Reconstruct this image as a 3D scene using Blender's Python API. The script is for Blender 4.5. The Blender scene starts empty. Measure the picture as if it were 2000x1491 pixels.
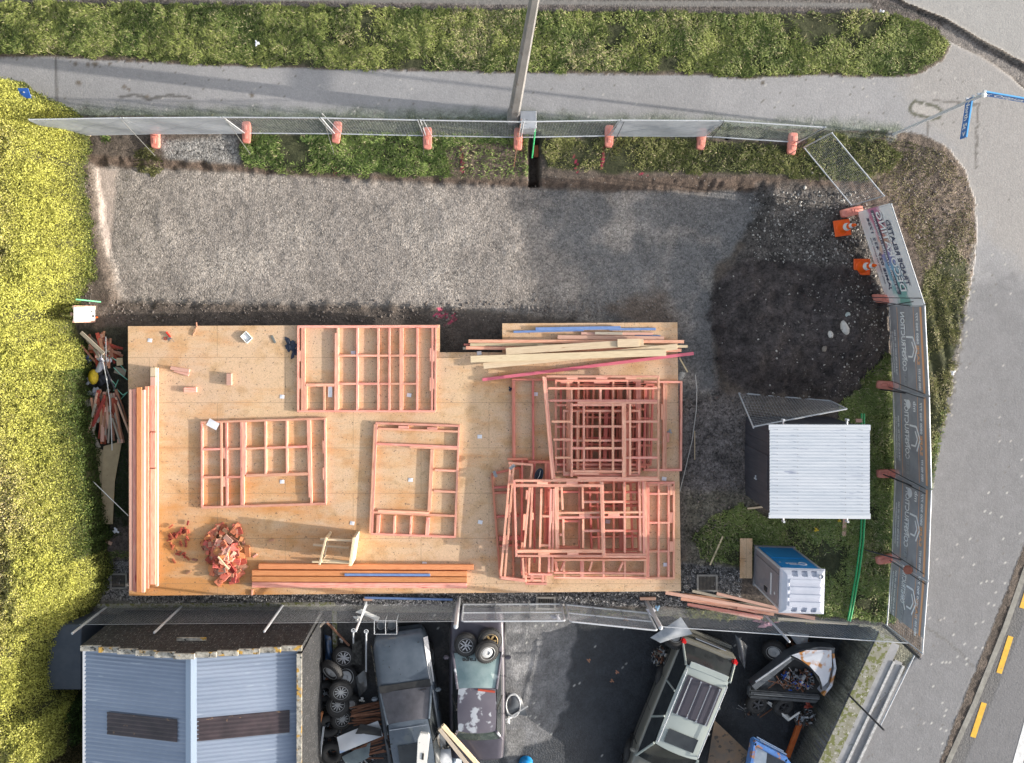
import bpy, bmesh, math, random
import numpy as np
from mathutils import Vector, Matrix, Euler
R = math.radians
sc = bpy.context.scene
# ---------------------------------------------------------------- camera
CAMH, PPM, NX, NY = 24.0, 72.0, 955.0, 610.0        # metres above the ground, photo pixels per metre, nadir pixel
cam = bpy.data.objects.new('camera', bpy.data.cameras.new('camera'))
sc.collection.objects.link(cam); sc.camera = cam
cam.location = (0, 0, CAMH); cam.rotation_euler = (0, 0, 0)
cam.data.sensor_width = 36; cam.data.lens = 36 * PPM * CAMH / 2000.0
cam.data.shift_x = (1000 - NX) / 2000.0; cam.data.shift_y = -(745.5 - NY) / 2000.0
cam.data.clip_end = 2000; cam.data.clip_start = .1
# ---------------------------------------------------------------- world, sun, exposure
SUN_EL, SUN_AZ = 13.5, 96.7        # azimuth clockwise from +Y : the sun stands to the right, slightly below
w = bpy.data.worlds.new('World'); sc.world = w; w.use_nodes = True
nt = w.node_tree; nt.nodes.clear()
sky = nt.nodes.new('ShaderNodeTexSky'); sky.sky_type = 'NISHITA'; sky.sun_disc = False
sky.sun_elevation = R(SUN_EL); sky.sun_rotation = R(SUN_AZ); sky.air_density = 1.0; sky.dust_density = 2.5; sky.ozone_density = .6
bg = nt.nodes.new('ShaderNodeBackground'); bg.inputs[1].default_value = 0.15
hs = nt.nodes.new('ShaderNodeHueSaturation'); hs.inputs['Saturation'].default_value = .5
wo = nt.nodes.new('ShaderNodeOutputWorld')
nt.links.new(sky.outputs[0], hs.inputs['Color']); nt.links.new(hs.outputs[0], bg.inputs[0]); nt.links.new(bg.outputs[0], wo.inputs[0])
sl = bpy.data.lights.new('sun', 'SUN'); sl.energy = 3.3; sl.angle = R(0.5); sl.color = (1, .93, .83)
so = bpy.data.objects.new('sun', sl); sc.collection.objects.link(so)
sd = Vector((math.cos(R(SUN_EL)) * math.sin(R(SUN_AZ)), math.cos(R(SUN_EL)) * math.cos(R(SUN_AZ)), math.sin(R(SUN_EL))))
so.rotation_euler = sd.to_track_quat('Z', 'Y').to_euler(); so.location = (20, -3, 15)
sc.view_settings.view_transform = 'Standard'; sc.view_settings.look = 'None'
sc.view_settings.exposure = 1.22; sc.view_settings.gamma = 1
# ---------------------------------------------------------------- helpers
def X_(px, h=0): return (px - NX) / PPM * (CAMH - h) / CAMH
def Y_(py, h=0): return (NY - py) / PPM * (CAMH - h) / CAMH
def P(px, py, h=0): return Vector((X_(px, h), Y_(py, h), h))
rnd = random.Random(7)
def lin(c):
    return tuple(((v / 255 + .055) / 1.055) ** 2.4 if v > 10 else v / 255 / 12.92 for v in c)
MATS = {}
def _n(nt, t, **kw):
    n = nt.nodes.new(t)
    for k, v in kw.items():
        if k in n.inputs: n.inputs[k].default_value = v
        else: setattr(n, k, v)
    return n
def mat(name, c1, c2=None, scale=6, rough=.7, metal=0, bump=0, bscale=60, stretch=None, spots=None, rnd_v=0, rnd_h=0, alpha=1, spec=.5, coat=0, lo=.35, hi=.65, wave=None, detail=6, trans=0):
    """a procedural principled material: two colours mixed by noise, optional spots, per-object value jitter, bump"""
    if name in MATS: return MATS[name]
    m = bpy.data.materials.new(name); m.use_nodes = True; nt = m.node_tree; L = nt.links.new
    b = nt.nodes['Principled BSDF']
    tc = _n(nt, 'ShaderNodeTexCoord'); mp = _n(nt, 'ShaderNodeMapping'); L(tc.outputs['Object'], mp.inputs[0])
    if stretch: mp.inputs['Scale'].default_value = stretch
    oi = _n(nt, 'ShaderNodeObjectInfo')
    add = _n(nt, 'ShaderNodeVectorMath', operation='ADD'); L(mp.outputs[0], add.inputs[0])
    sca = _n(nt, 'ShaderNodeMath', operation='MULTIPLY'); L(oi.outputs['Random'], sca.inputs[0]); sca.inputs[1].default_value = 37.
    L(sca.outputs[0], add.inputs[1])
    no = _n(nt, 'ShaderNodeTexNoise', Scale=scale, Detail=detail, Roughness=.6); L(add.outputs[0], no.inputs['Vector'])
    ra = _n(nt, 'ShaderNodeMapRange'); ra.inputs[1].default_value = lo; ra.inputs[2].default_value = hi; L(no.outputs[0], ra.inputs[0])
    mx = _n(nt, 'ShaderNodeMix', data_type='RGBA'); mx.inputs[6].default_value = (*c1, 1); mx.inputs[7].default_value = (*(c2 or c1), 1)
    L(ra.outputs[0], mx.inputs[0]); out = mx.outputs[2]
    if spots:                                  # (colour, scale, threshold)
        for (sc_, ss, th) in (spots if isinstance(spots, list) else [spots]):
            n2 = _n(nt, 'ShaderNodeTexNoise', Scale=ss, Detail=3.); L(add.outputs[0], n2.inputs['Vector'])
            r2 = _n(nt, 'ShaderNodeMapRange'); r2.inputs[1].default_value = th; r2.inputs[2].default_value = th + .06; L(n2.outputs[0], r2.inputs[0])
            m2 = _n(nt, 'ShaderNodeMix', data_type='RGBA'); m2.inputs[7].default_value = (*sc_, 1)
            L(r2.outputs[0], m2.inputs[0]); L(out, m2.inputs[6]); out = m2.outputs[2]
    if rnd_v or rnd_h:
        hv = _n(nt, 'ShaderNodeHueSaturation'); mr = _n(nt, 'ShaderNodeMapRange'); mr.inputs[3].default_value = 1 - rnd_v; mr.inputs[4].default_value = 1 + rnd_v
        L(oi.outputs['Random'], mr.inputs[0]); L(mr.outputs[0], hv.inputs['Value'])
        fr = _n(nt, 'ShaderNodeMath', operation='FRACT'); L(sca.outputs[0], fr.inputs[0])
        mh = _n(nt, 'ShaderNodeMapRange'); mh.inputs[3].default_value = .5 - rnd_h; mh.inputs[4].default_value = .5 + rnd_h; L(fr.outputs[0], mh.inputs[0]); L(mh.outputs[0], hv.inputs['Hue'])
        L(out, hv.inputs['Color']); out = hv.outputs[0]
    L(out, b.inputs['Base Color'])
    b.inputs['Roughness'].default_value = rough; b.inputs['Metallic'].default_value = metal
    b.inputs['Specular IOR Level'].default_value = spec; b.inputs['Alpha'].default_value = alpha
    b.inputs['Coat Weight'].default_value = coat; b.inputs['Coat Roughness'].default_value = .06
    b.inputs['Transmission Weight'].default_value = trans
    if bump:
        nb = _n(nt, 'ShaderNodeTexNoise', Scale=bscale, Detail=4.); L(add.outputs[0], nb.inputs['Vector'])
        bu = _n(nt, 'ShaderNodeBump', Strength=bump, Distance=.02); L(nb.outputs[0], bu.inputs['Height']); L(bu.outputs[0], b.inputs['Normal'])
    MATS[name] = m
    return m
def link(o, parent=None):
    sc.collection.objects.link(o)
    if parent is not None:
        o.parent = parent
    return o
def tag(o, label, cat, group=None, kind=None):
    if label: o['label'] = label
    if cat: o['category'] = cat
    if group: o['group'] = group
    if kind: o['kind'] = kind
    elif cat: o['kind'] = 'thing'
    return o
def thing(name, label, cat, loc=(0, 0, 0), rot=(0, 0, 0), group=None):
    o = bpy.data.objects.new(name, None); o.empty_display_size = .1
    o.location = loc; o.rotation_euler = rot if isinstance(rot, tuple) else (0, 0, rot)
    link(o); return tag(o, label, cat, group)
class MB:
    """collects boxes, tubes, prisms, sheets into one mesh"""
    def __init__(s): s.v = []; s.f = []; s.mi = []
    def add(s, vs, fs, mi=0):
        k = len(s.v); s.v += [tuple(v) for v in vs]; s.f += [tuple(i + k for i in f) for f in fs]; s.mi += [mi] * len(fs); return s
    def box(s, c, d, rz=0, rot=None, mi=0, taper=1):
        hx, hy, hz = d[0] / 2, d[1] / 2, d[2] / 2
        M = rot if rot is not None else Matrix.Rotation(rz, 3, 'Z'); c = Vector(c); vs = []
        for z in (-hz, hz):
            t = taper if z > 0 else 1
            for x, y in ((-hx, -hy), (hx, -hy), (hx, hy), (-hx, hy)): vs.append(c + M @ Vector((x * t, y * t, z)))
        return s.add(vs, [(0, 3, 2, 1), (4, 5, 6, 7), (0, 1, 5, 4), (1, 2, 6, 5), (2, 3, 7, 6), (3, 0, 4, 7)], mi)
    def tube(s, a, b, r, n=8, r2=None, mi=0, cap=True):
        a = Vector(a); b = Vector(b); d = (b - a); r2 = r if r2 is None else r2
        if d.length < 1e-6: return s
        q = d.to_track_quat('Z', 'Y').to_matrix(); vs = []
        for p, rr in ((a, r), (b, r2)):
            for i in range(n):
                t = 2 * math.pi * i / n; vs.append(p + q @ Vector((rr * math.cos(t), rr * math.sin(t), 0)))
        fs = [(i, (i + 1) % n, n + (i + 1) % n, n + i) for i in range(n)]
        if cap: fs += [tuple(range(n))[::-1], tuple(range(n, 2 * n))]
        return s.add(vs, fs, mi)
    def path(s, pts, r, n=6, mi=0):
        for a, b in zip(pts[:-1], pts[1:]): s.tube(a, b, r, n, mi=mi)
        return s
    def prism(s, pts, z0, z1, mi=0):
        """pts: 2d outline (or 3d, z added), extruded from z0 to z1"""
        n = len(pts); ar = sum(pts[i][0] * pts[(i + 1) % n][1] - pts[(i + 1) % n][0] * pts[i][1] for i in range(n))
        if ar < 0: pts = pts[::-1]
        vs = [(p[0], p[1], z0) for p in pts] + [(p[0], p[1], z1) for p in pts]
        return s.add(vs, [tuple(range(n))[::-1], tuple(range(n, 2 * n))] + [(i, (i + 1) % n, n + (i + 1) % n, n + i) for i in range(n)], mi)
    def slab(s, quad, t, mi=0):
        """a panel: 3d outline given thickness t along its normal"""
        q = [Vector(p) for p in quad]; nn = (q[1] - q[0]).cross(q[2] - q[0]).normalized() * t; n = len(q)
        return s.add(q + [p + nn for p in q], [tuple(range(n))[::-1], tuple(range(n, 2 * n))] + [(i, (i + 1) % n, n + (i + 1) % n, n + i) for i in range(n)], mi)
    def torus(s, c, R1, r, axis=(0, 0, 1), n=28, m=10, sq=1.0, mi=0):
        c = Vector(c); q = Vector(axis).to_track_quat('Z', 'Y').to_matrix(); vs = []
        for i in range(n):
            a = 2 * math.pi * i / n
            for j in range(m):
                b = 2 * math.pi * j / m
                rr = R1 + r * math.cos(b); vs.append(c + q @ Vector((rr * math.cos(a), rr * math.sin(a), r * sq * math.sin(b))))
        return s.add(vs, [(i * m + j, ((i + 1) % n) * m + j, ((i + 1) % n) * m + (j + 1) % m, i * m + (j + 1) % m) for i in range(n) for j in range(m)], mi)
    def lathe(s, prof, n=16, c=(0, 0, 0), axis=(0, 0, 1), mi=0):
        c = Vector(c); q = Vector(axis).to_track_quat('Z', 'Y').to_matrix(); vs = []; k = len(prof)
        for i in range(n):
            a = 2 * math.pi * i / n
            for r, z in prof: vs.append(c + q @ Vector((r * math.cos(a), r * math.sin(a), z)))
        return s.add(vs, [(i * k + j, ((i + 1) % n) * k + j, ((i + 1) % n) * k + j + 1, i * k + j + 1) for i in range(n) for j in range(k - 1)], mi)
    def grid(s, fn, nu, nv, mi=0):
        vs = [fn(i / nu, j / nv) for j in range(nv + 1) for i in range(nu + 1)]
        return s.add(vs, [(j * (nu + 1) + i, j * (nu + 1) + i + 1, (j + 1) * (nu + 1) + i + 1, (j + 1) * (nu + 1) + i) for j in range(nv) for i in range(nu)], mi)
    def build(s, name, m, parent=None, loc=(0, 0, 0), rot=(0, 0, 0), smooth=False, bevel=0, center=False, seg=1):
        me = bpy.data.meshes.new(name); v = s.v
        if center:
            loc = Vector(loc) + sum((Vector(p) for p in v), Vector()) / len(v); v = [tuple(Vector(p) - loc) for p in v]
        me.from_pydata(v, [], s.f)
        ms = m if isinstance(m, (list, tuple)) else [m]
        for q in ms: me.materials.append(q)
        if len(ms) > 1: me.polygons.foreach_set('material_index', s.mi)
        if bevel or smooth:
            bm = bmesh.new(); bm.from_mesh(me)
            if bevel: bmesh.ops.bevel(bm, geom=bm.edges[:], offset=bevel, segments=seg, affect='EDGES', clamp_overlap=True)
            bm.to_mesh(me); bm.free()
        if smooth:
            me.polygons.foreach_set('use_smooth', [True] * len(me.polygons))
            if smooth != 'all': me.set_sharp_from_angle(angle=R(38))
        me.update()
        o = bpy.data.objects.new(name, me); link(o, parent)
        o.location = loc; o.rotation_euler = rot if isinstance(rot, tuple) else (0, 0, rot)
        return o
def children(o): return [c for c in CH.get(o.name, [])]
def copy_tree(o, parent=None):
    c = o.copy(); sc.collection.objects.link(c)
    if parent is not None: c.parent = parent
    for ch in [k for k in list(sc.objects) if k.parent == o]: copy_tree(ch, c)
    return c
def text_mesh(txt, size, depth=.002, font=None):
    cu = bpy.data.curves.new('lettering', 'FONT'); cu.body = txt; cu.size = size; cu.extrude = depth / 2; cu.align_x = 'CENTER'; cu.align_y = 'CENTER'
    cu.resolution_u = 2; cu.offset = size * .018
    o = bpy.data.objects.new('lettering', cu); sc.collection.objects.link(o)
    dg = bpy.context.evaluated_depsgraph_get(); me = bpy.data.meshes.new_from_object(o.evaluated_get(dg))
    bpy.data.objects.remove(o); return me
def text_on(name, txt, size, origin, ux, uy, m, parent, sx=1, bold=0, width=None, depth=.002):
    """lettering mesh: ux = reading direction, uy = up direction, at world origin (centre)"""
    me = text_mesh(txt, size, depth); me.materials.clear(); me.materials.append(m)
    ux = Vector(ux).normalized(); uy = Vector(uy).normalized(); uz = ux.cross(uy)
    n = len(me.vertices); co = np.empty(n * 3); me.vertices.foreach_get('co', co); co = co.reshape(-1, 3)
    if width and n: sx = width / max(1e-6, co[:, 0].max() - co[:, 0].min())
    co[:, 0] *= sx
    Mt = np.array([ux, uy, uz]); co = co @ Mt; me.vertices.foreach_set('co', co.ravel()); me.update()
    o = bpy.data.objects.new(name, me); link(o, parent)
    o.location = Vector(origin) - (parent.location if parent is not None else Vector())
    return o
# numpy value noise
class VN:
    def __init__(s, seed): s.g = np.random.RandomState(seed).rand(256, 256)
    def __call__(s, x, y):
        xi = np.floor(x).astype(int); yi = np.floor(y).astype(int); fx = x - xi; fy = y - yi
        fx = fx * fx * (3 - 2 * fx); fy = fy * fy * (3 - 2 * fy); g = s.g
        a = g[xi & 255, yi & 255]; b = g[(xi + 1) & 255, yi & 255]; c = g[xi & 255, (yi + 1) & 255]; d = g[(xi + 1) & 255, (yi + 1) & 255]
        return (a * (1 - fx) + b * fx) * (1 - fy) + (c * (1 - fx) + d * fx) * fy
_vn = [VN(i) for i in range(8)]
def fbm(x, y, f=1., o=4, s=0):
    t = 0; a = .5; tot = 0
    for k in range(o): t = t + a * _vn[(s + k) % 8](x * f + 17.3 * k + s * 5.1 + 900, y * f + 9.7 * k + s * 3.3 + 900); tot += a; a *= .55; f *= 2.03
    return t / tot
def sdist(poly, x, y):
    """signed distance to a polygon (negative inside), arrays"""
    d = np.full(x.shape, 1e9); ins = np.zeros(x.shape, bool); n = len(poly)
    for i in range(n):
        ax, ay = poly[i][0], poly[i][1]; bx, by = poly[(i + 1) % n][0], poly[(i + 1) % n][1]
        ex, ey = bx - ax, by - ay; wx, wy = x - ax, y - ay
        t = np.clip((wx * ex + wy * ey) / (ex * ex + ey * ey + 1e-12), 0, 1)
        d = np.minimum(d, (wx - ex * t) ** 2 + (wy - ey * t) ** 2)
        c = ((ay <= y) & (by > y)) | ((by <= y) & (ay > y))
        with np.errstate(divide='ignore', invalid='ignore'):
            xc = ax + (y - ay) / (by - ay if by != ay else 1e-12) * ex
        ins ^= c & (x < xc)
    d = np.sqrt(d); return np.where(ins, -d, d)
def WP(pts, h=0): return [(X_(a, h), Y_(b, h)) for a, b in pts]
def sstep(a, b, x):
    t = np.clip((x - a) / (b - a), 0, 1); return t * t * (3 - 2 * t)
def ldist(pts, x, y):
    d = np.full(x.shape, 1e9)
    for (ax, ay), (bx, by) in zip(pts[:-1], pts[1:]):
        ex, ey = bx - ax, by - ay; wx, wy = x - ax, y - ay
        t = np.clip((wx * ex + wy * ey) / (ex * ex + ey * ey + 1e-12), 0, 1)
        d = np.minimum(d, (wx - ex * t) ** 2 + (wy - ey * t) ** 2)
    return np.sqrt(d)
# ================================================================ THE GROUND (one height field, its paved areas cut out as sheets of their own)
PX = {}
PX['verge'] = [(-250, -8), (0, 4), (330, 8), (650, 14), (1000, 22), (1300, 24), (1500, 30), (1680, 24), (1770, 34), (1830, 60), (1852, 90), (1835, 118), (1780, 145), (1700, 148), (1600, 143), (1450, 152), (1380, 143), (1000, 140), (700, 134), (640, 133), (500, 128), (380, 124), (200, 112), (0, 106), (-250, 100)]
PX['strip_w'] = [(466, 290), (500, 264), (700, 262), (1028, 268), (1032, 342), (960, 350), (860, 345), (700, 340), (560, 336), (478, 322)]
PX['strip_e'] = [(1056, 272), (1200, 268), (1450, 278), (1560, 288), (1610, 262), (1700, 270), (1760, 300), (1740, 330), (1690, 355), (1600, 350), (1480, 338), (1200, 338), (1068, 330)]
PX['lawn'] = [(1700, 742), (1745, 700), (1748, 1218), (1690, 1212), (1600, 1200), (1560, 1170), (1450, 1110), (1370, 1090), (1350, 1050), (1390, 1010), (1450, 985), (1500, 1010), (1640, 1010), (1640, 790)]
PX['east'] = [(1800, 540), (1850, 470), (1895, 520), (1872, 680), (1850, 800), (1818, 940), (1800, 960), (1796, 700)]
PX['path_in'] = [(1745, 258), (1800, 262), (1850, 288), (1885, 335), (1905, 400), (1907, 470), (1895, 560), (1872, 690), (1850, 790), (1822, 920), (1803, 990), (1800, 1290)]
XS = np.arange(-15.0, 16.01, .05); YS = np.arange(-14.2, 9.81, .05)
GX, GY = np.meshgrid(XS, YS); SH = GX.shape
Col = np.zeros(SH + (3,)); Col[:] = (.105, .082, .066)
Peb = np.full(SH, .35); Wet = np.full(SH, .9); GZ = np.zeros(SH); Rg = np.full(SH, .5); Zone = np.zeros(SH, int)
n1 = fbm(GX, GY, .8, 4, 0); n2 = fbm(GX, GY, 3.5, 4, 2); n3 = fbm(GX, GY, 9, 3, 4); n4 = np.random.RandomState(3).rand(*SH)
def mask(poly, amp=.1, soft=.06, h=0, nf=None, raw=False):
    d = sdist(poly if raw else WP(poly, h), GX, GY)
    nn = (n2 - .5) * 2 if nf is None else nf
    return 1 - sstep(-soft, soft, d + nn * amp)
def paint(m, col, peb=None, wet=None, rg=None, zone=None, var=0):
    global Col, Peb, Wet, Rg
    c = np.array(col)[None, None, :] * (1 + var * (n2 - .5)[..., None] * 2) * (1 + var * .7 * (n3 - .5)[..., None] * 2)
    mm = m[..., None]; Col = Col * (1 - mm) + c * mm
    if peb is not None: Peb = Peb * (1 - m) + peb * m
    if wet is not None: Wet = Wet * (1 - m) + wet * m
    if rg is not None: Rg = Rg * (1 - m) + rg * m
    if zone is not None: Zone[m > .5] = zone
ALL = np.ones(SH)
paint(ALL, (.115, .092, .076), .5, .9, .7, 0, .35)
# brown bank dirt beside the path curve, and darker churned soil inside the site
paint(mask([(1560, 270), (1760, 262), (1850, 290), (1905, 400), (1900, 560), (1800, 560), (1740, 400), (1600, 350)], .15, .15), (.15, .118, .095), .8, .9, 1, None, .55)
# pit gravel
pit = [(178, 318), (215, 318), (470, 332), (700, 350), (1000, 362), (1070, 368), (1200, 374), (1400, 366), (1500, 372), (1500, 400), (1455, 460), (1430, 500), (1400, 520), (1392, 560), (1400, 640), (1400, 770), (1330, 790), (1200, 640), (980, 612), (840, 600), (600, 596), (420, 592), (230, 588), (212, 520), (196, 440)]
mp_ = mask(pit, .14, .12); paint(mp_, (.272, .243, .22), .68, .9, .45, 1, .16)
dk = mask([(1060, 330), (1600, 330), (1600, 800), (1200, 800), (1140, 560), (1060, 440)], .5, .5); paint(dk * mp_, (.165, .16, .158), .6, .85, .3, None, .08)  # darker damp gravel, with the banner's cast shadow put into the colour
paint(mp_ * sstep(.5, .72, n1), (.32, .287, .258), .75, .9, .45, None, .12)
paint(mask([(182, 322), (222, 330), (214, 430), (206, 500), (192, 430)], .05, .05), (.42, .35, .31), .25, .9, .1, None, .1)
paint(mask([(310, 272), (462, 266), (470, 326), (330, 318)], .15, .12), (.26, .25, .24), 1.0, .9, .6, None, .15)
stq = fbm(GX * 1.5 + GY * .5, GY * .7, 1.6, 4, 3); stq2 = fbm(GX * .5, GY * 1.2, 1.2, 3, 6); Col *= (1 + mp_ * ((stq - .5) * .22 + (stq2 - .5) * .3))[..., None]
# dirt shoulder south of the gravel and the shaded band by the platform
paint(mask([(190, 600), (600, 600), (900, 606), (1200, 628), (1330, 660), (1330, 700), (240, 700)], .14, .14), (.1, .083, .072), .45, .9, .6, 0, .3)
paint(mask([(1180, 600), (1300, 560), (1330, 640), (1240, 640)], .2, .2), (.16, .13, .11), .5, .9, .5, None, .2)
# bank cut below the north grass strip
paint(mask([(160, 300), (480, 322), (700, 340), (1030, 350), (1200, 345), (1480, 345), (1700, 360), (1690, 372), (1480, 372), (1200, 372), (1000, 362), (470, 336), (180, 322)], .08, .06), (.12, .087, .068), .4, .9, 1, 0, .4)
# stony soil where the digger turned, then the mound of dark topsoil
paint(mask([(1480, 360), (1650, 365), (1720, 430), (1740, 600), (1740, 720), (1600, 560), (1420, 520), (1480, 430)], .25, .15), (.11, .098, .09), .9, .8, 1.2, 0, .6)
mound = [(1400, 540), (1450, 505), (1560, 515), (1690, 520), (1735, 600), (1738, 700), (1690, 745), (1640, 780), (1560, 775), (1450, 770), (1405, 720), (1388, 620)]
paint(mask(mound, .2, .1), (.068, .057, .056), .6, .85, 1.3, 0, .6)
paint(mask([(1330, 780), (1460, 770), (1460, 960), (1380, 1000), (1335, 1080), (1330, 900)], .2, .2), (.19, .168, .16), .9, .85, 1, 0, .6)
paint(mask([(1335, 960), (1480, 960), (1480, 1100), (1340, 1130)], .2, .2), (.15, .138, .11), .9, .85, .9, 0, .6)
# strip beside the hedge
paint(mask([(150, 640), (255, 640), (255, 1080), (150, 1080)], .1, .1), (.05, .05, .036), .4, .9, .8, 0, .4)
paint(mask([(150, 1030), (255, 1030), (255, 1100), (150, 1100)], .1, .1), (.12, .1, .09), .6, .9, .6, 0, .3)
# pebble drains round the platform
dr = np.maximum(mask([(200, 1094), (262, 1094), (262, 1140), (1330, 1140), (1330, 1100), (1450, 1112), (1440, 1190), (1330, 1186), (1000, 1183), (640, 1180), (190, 1176)], .04, .04), 0)
paint(dr, (.2, .195, .195), 1.6, .9, 1, 8, .1)
paint(dr * mask([(330, 1100), (1500, 1100), (1500, 1200), (330, 1200)], .3, .3), (.12, .118, .118), 1.6, .9, 1, 8, .1)
# grass soils
for k in ('verge', 'strip_w', 'strip_e', 'lawn', 'east'): paint(mask(PX[k], .1, .06), (.05, .055, .026), .3, .95, .8, 9 if k == 'verge' else 0, .4)
paint(mask([(860, 290), (960, 276), (1030, 285), (1030, 352), (880, 348)], .15, .1), (.15, .115, .09), .5, .95, 1.3, None, .4)
paint(mask([(650, 308), (670, 302), (680, 330), (655, 335)], .1, .06), (.1, .08, .07), .5, .95, 1, None, .3)
# footpath (worn asphalt) with the wide corner and the east path
path = [(-260, 104), (0, 112), (110, 113), (200, 118), (380, 128), (500, 132), (640, 136), (1000, 143), (1380, 148), (1450, 155), (1600, 148), (1700, 152), (1790, 149), (1842, 120), (1858, 92), (1842, 72), (1940, 118), (2010, 175), (2300, 420), (2300, 800), (2062, 900), (1990, 1090), (1940, 1220), (1868, 1400), (1770, 1660), (1560, 1660), (1622, 1491), (1700, 1392), (1790, 1275)] + PX['path_in'][::-1][0:] + [(1500, 250), (1000, 236), (600, 230), (130, 226), (60, 232), (-260, 232)]
mpath = mask(path, .035, .02, nf=(n3 - .5) * 2); paint(mpath, (.275, .272, .278), .12, .85, .04, 2, .05)
paint(mpath * sstep(.45, .7, n1), (.30, .295, .30), .12, .85, .04, None, .05)
lt = mask([(1750, 60), (2060, 60), (2100, 420), (2020, 560), (1900, 420), (1850, 290), (1800, 250), (1770, 200)], .3, .35); paint(mpath * lt, (.31, .295, .285), .12, .85, .04, None, .05)
gr = mpath * mask([(1880, 540), (2100, 540), (2100, 1000), (1800, 1660), (1580, 1660), (1800, 1000)], .5, .4); paint(gr, (.205, .203, .21), .1, .85, .05, None, .1)
# dry moss and dust along the path's south edge, gravelly edge by the fence
paint(mpath * (1 - sstep(0.0, .42, ldist(WP([(-100, 232), (130, 226), (600, 230), (1000, 236), (1500, 250), (1745, 258)]), GX, GY) + (n2 - .5) * .35)) * .85, (.13, .155, .11), .5, .95, .1, None, .3)
paint(mask([(470, 232), (1000, 238), (1560, 254), (1740, 262), (1700, 276), (1450, 272), (1000, 266), (480, 262)], .05, .05), (.11, .12, .085), .6, .95, .5, None, .4)
for px_, py_, r_ in ((147, 125, 6), (172, 128, 6), (186, 126, 7), (242, 170, 7), (252, 175, 5), (154, 162, 8), (213, 125, 5), (288, 190, 7), (492, 186, 5), (1490, 163, 4)):
    paint(1 - sstep(r_ * .4, r_, 72 * np.hypot(GX - X_(px_), GY - Y_(py_)) + (n3 - .5) * 6), (.15, .13, .11), None, None, None, None, .2)
# cracks and joints
def crack(pts, wd=.025, c=(.1, .095, .09), wob=.12):
    d = ldist(WP(pts), GX + (n3 - .5) * wob, GY + (n2 - .5) * wob); paint((1 - sstep(wd, wd + .03, d)) * .9, c)
crack([(110, 112), (111, 200)], .012, wob=0); crack([(235, 192), (262, 185), (290, 193), (330, 188), (372, 192)], .02)
crack([(1822, 196), (1850, 198), (1912, 205), (1908, 260), (1905, 330)], .015, (.14, .13, .12)); crack([(1811, 235), (1810, 262)], .015, (.14, .13, .12))
hd = sdist(WP([(1780, 205), (1786, 198), (1828, 208), (1838, 216), (1834, 230), (1822, 233), (1782, 222), (1776, 214)]), GX, GY); paint(1 - sstep(.025, .06, np.abs(hd)), (.11, .11, .085)); paint((hd < -.05).astype(float), (.36, .34, .32), .1)
crack([(1900, 480), (1880, 620), (1862, 740), (1838, 860)], .05, (.16, .15, .14), .3)
crack([(1788, 1210), (1860, 1260), (1900, 1300)], .012, (.15, .145, .14))
sp = (n4 > .9975) & (mpath > .9); Col[sp] = (.42, .40, .38)
sp = (n4 < .003) & (mpath > .9); Col[sp] = (.16, .15, .14)
sp = (n4 > .985) & (mpath > .9) & (sdist(WP([(1955, 900), (2010, 880), (1990, 1100), (1860, 1480), (1800, 1480)]), GX, GY) + (n2 - .5) < .1); Col[sp] = (.5, .49, .46)
sp = (n4 > .94) & (mpath > .9) & (sdist(WP([(1880, 600), (1905, 560), (1860, 790), (1815, 960), (1810, 940)]), GX, GY) + (n2 - .5) * .4 < .05); Col[sp] = (.4, .38, .33)
# gutter of the north road and the pale side road
gut = [(-260, -300), (1420, -300), (1700, -60), (1762, 4), (1850, 42), (1920, 88), (2000, 128), (2300, 300), (2300, 420), (2010, 178), (1940, 122), (1850, 76), (1760, 30), (1680, 22), (1500, 28), (1300, 22), (1000, 19), (650, 12), (330, 6), (0, 2), (-260, -8)]
mg = mask(gut, .03, .03); paint(mg, (.13, .113, .105), .8, .9, .5, 3, .4)
paint(mg * (1 - sstep(.05, .09, ldist(WP([(-200, -30), (400, -8), (1000, 2), (1500, 6), (1700, 8)]), GX, GY))), (.2, .19, .18), .2, .9, .1)
kb = ldist(WP([(1740, 8), (1850, 40), (1920, 84), (2000, 126), (2100, 190)]), GX, GY); paint((1 - sstep(.02, .05, kb)), (.09, .085, .08))
kb2 = ldist(WP([(1850, 58), (1920, 104), (2000, 150), (2100, 215)]), GX, GY); paint((1 - sstep(.14, .17, kb2)) * .7, (.25, .23, .215), .2)
sr = mask([(1770, 2), (1850, 34), (1925, 78), (2006, 122), (2300, 290), (2300, -300), (1500, -300)], .02, .03); paint(sr, (.33, .32, .31), .1, .85, .03, 3, .05)
# east road with its kerb
kerb_px = [(2120, 800), (2030, 1020), (1960, 1220), (1900, 1370), (1850, 1480), (1780, 1660)]
rd = [(a + 12, b) for a, b in kerb_px] + [(2600, 1660), (2600, 800)]
mr_ = mask(rd, 0, .02); paint(mr_, (.13, .128, .13), .25, .8, .05, 4, .06)
paint(mr_ * mask([(a + 44, b) for a, b in kerb_px] + [(2600, 1660), (2600, 800)], .02, .02), (.165, .163, .17), .12, .8, .04, None, .05)
# east bank of the concrete wall, gravelly ledge
ledge = [(1640, 1216), (1728, 1222), (1792, 1278), (1700, 1392), (1622, 1491), (1540, 1700), (1420, 1700), (1500, 1491), (1600, 1310)]
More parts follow.
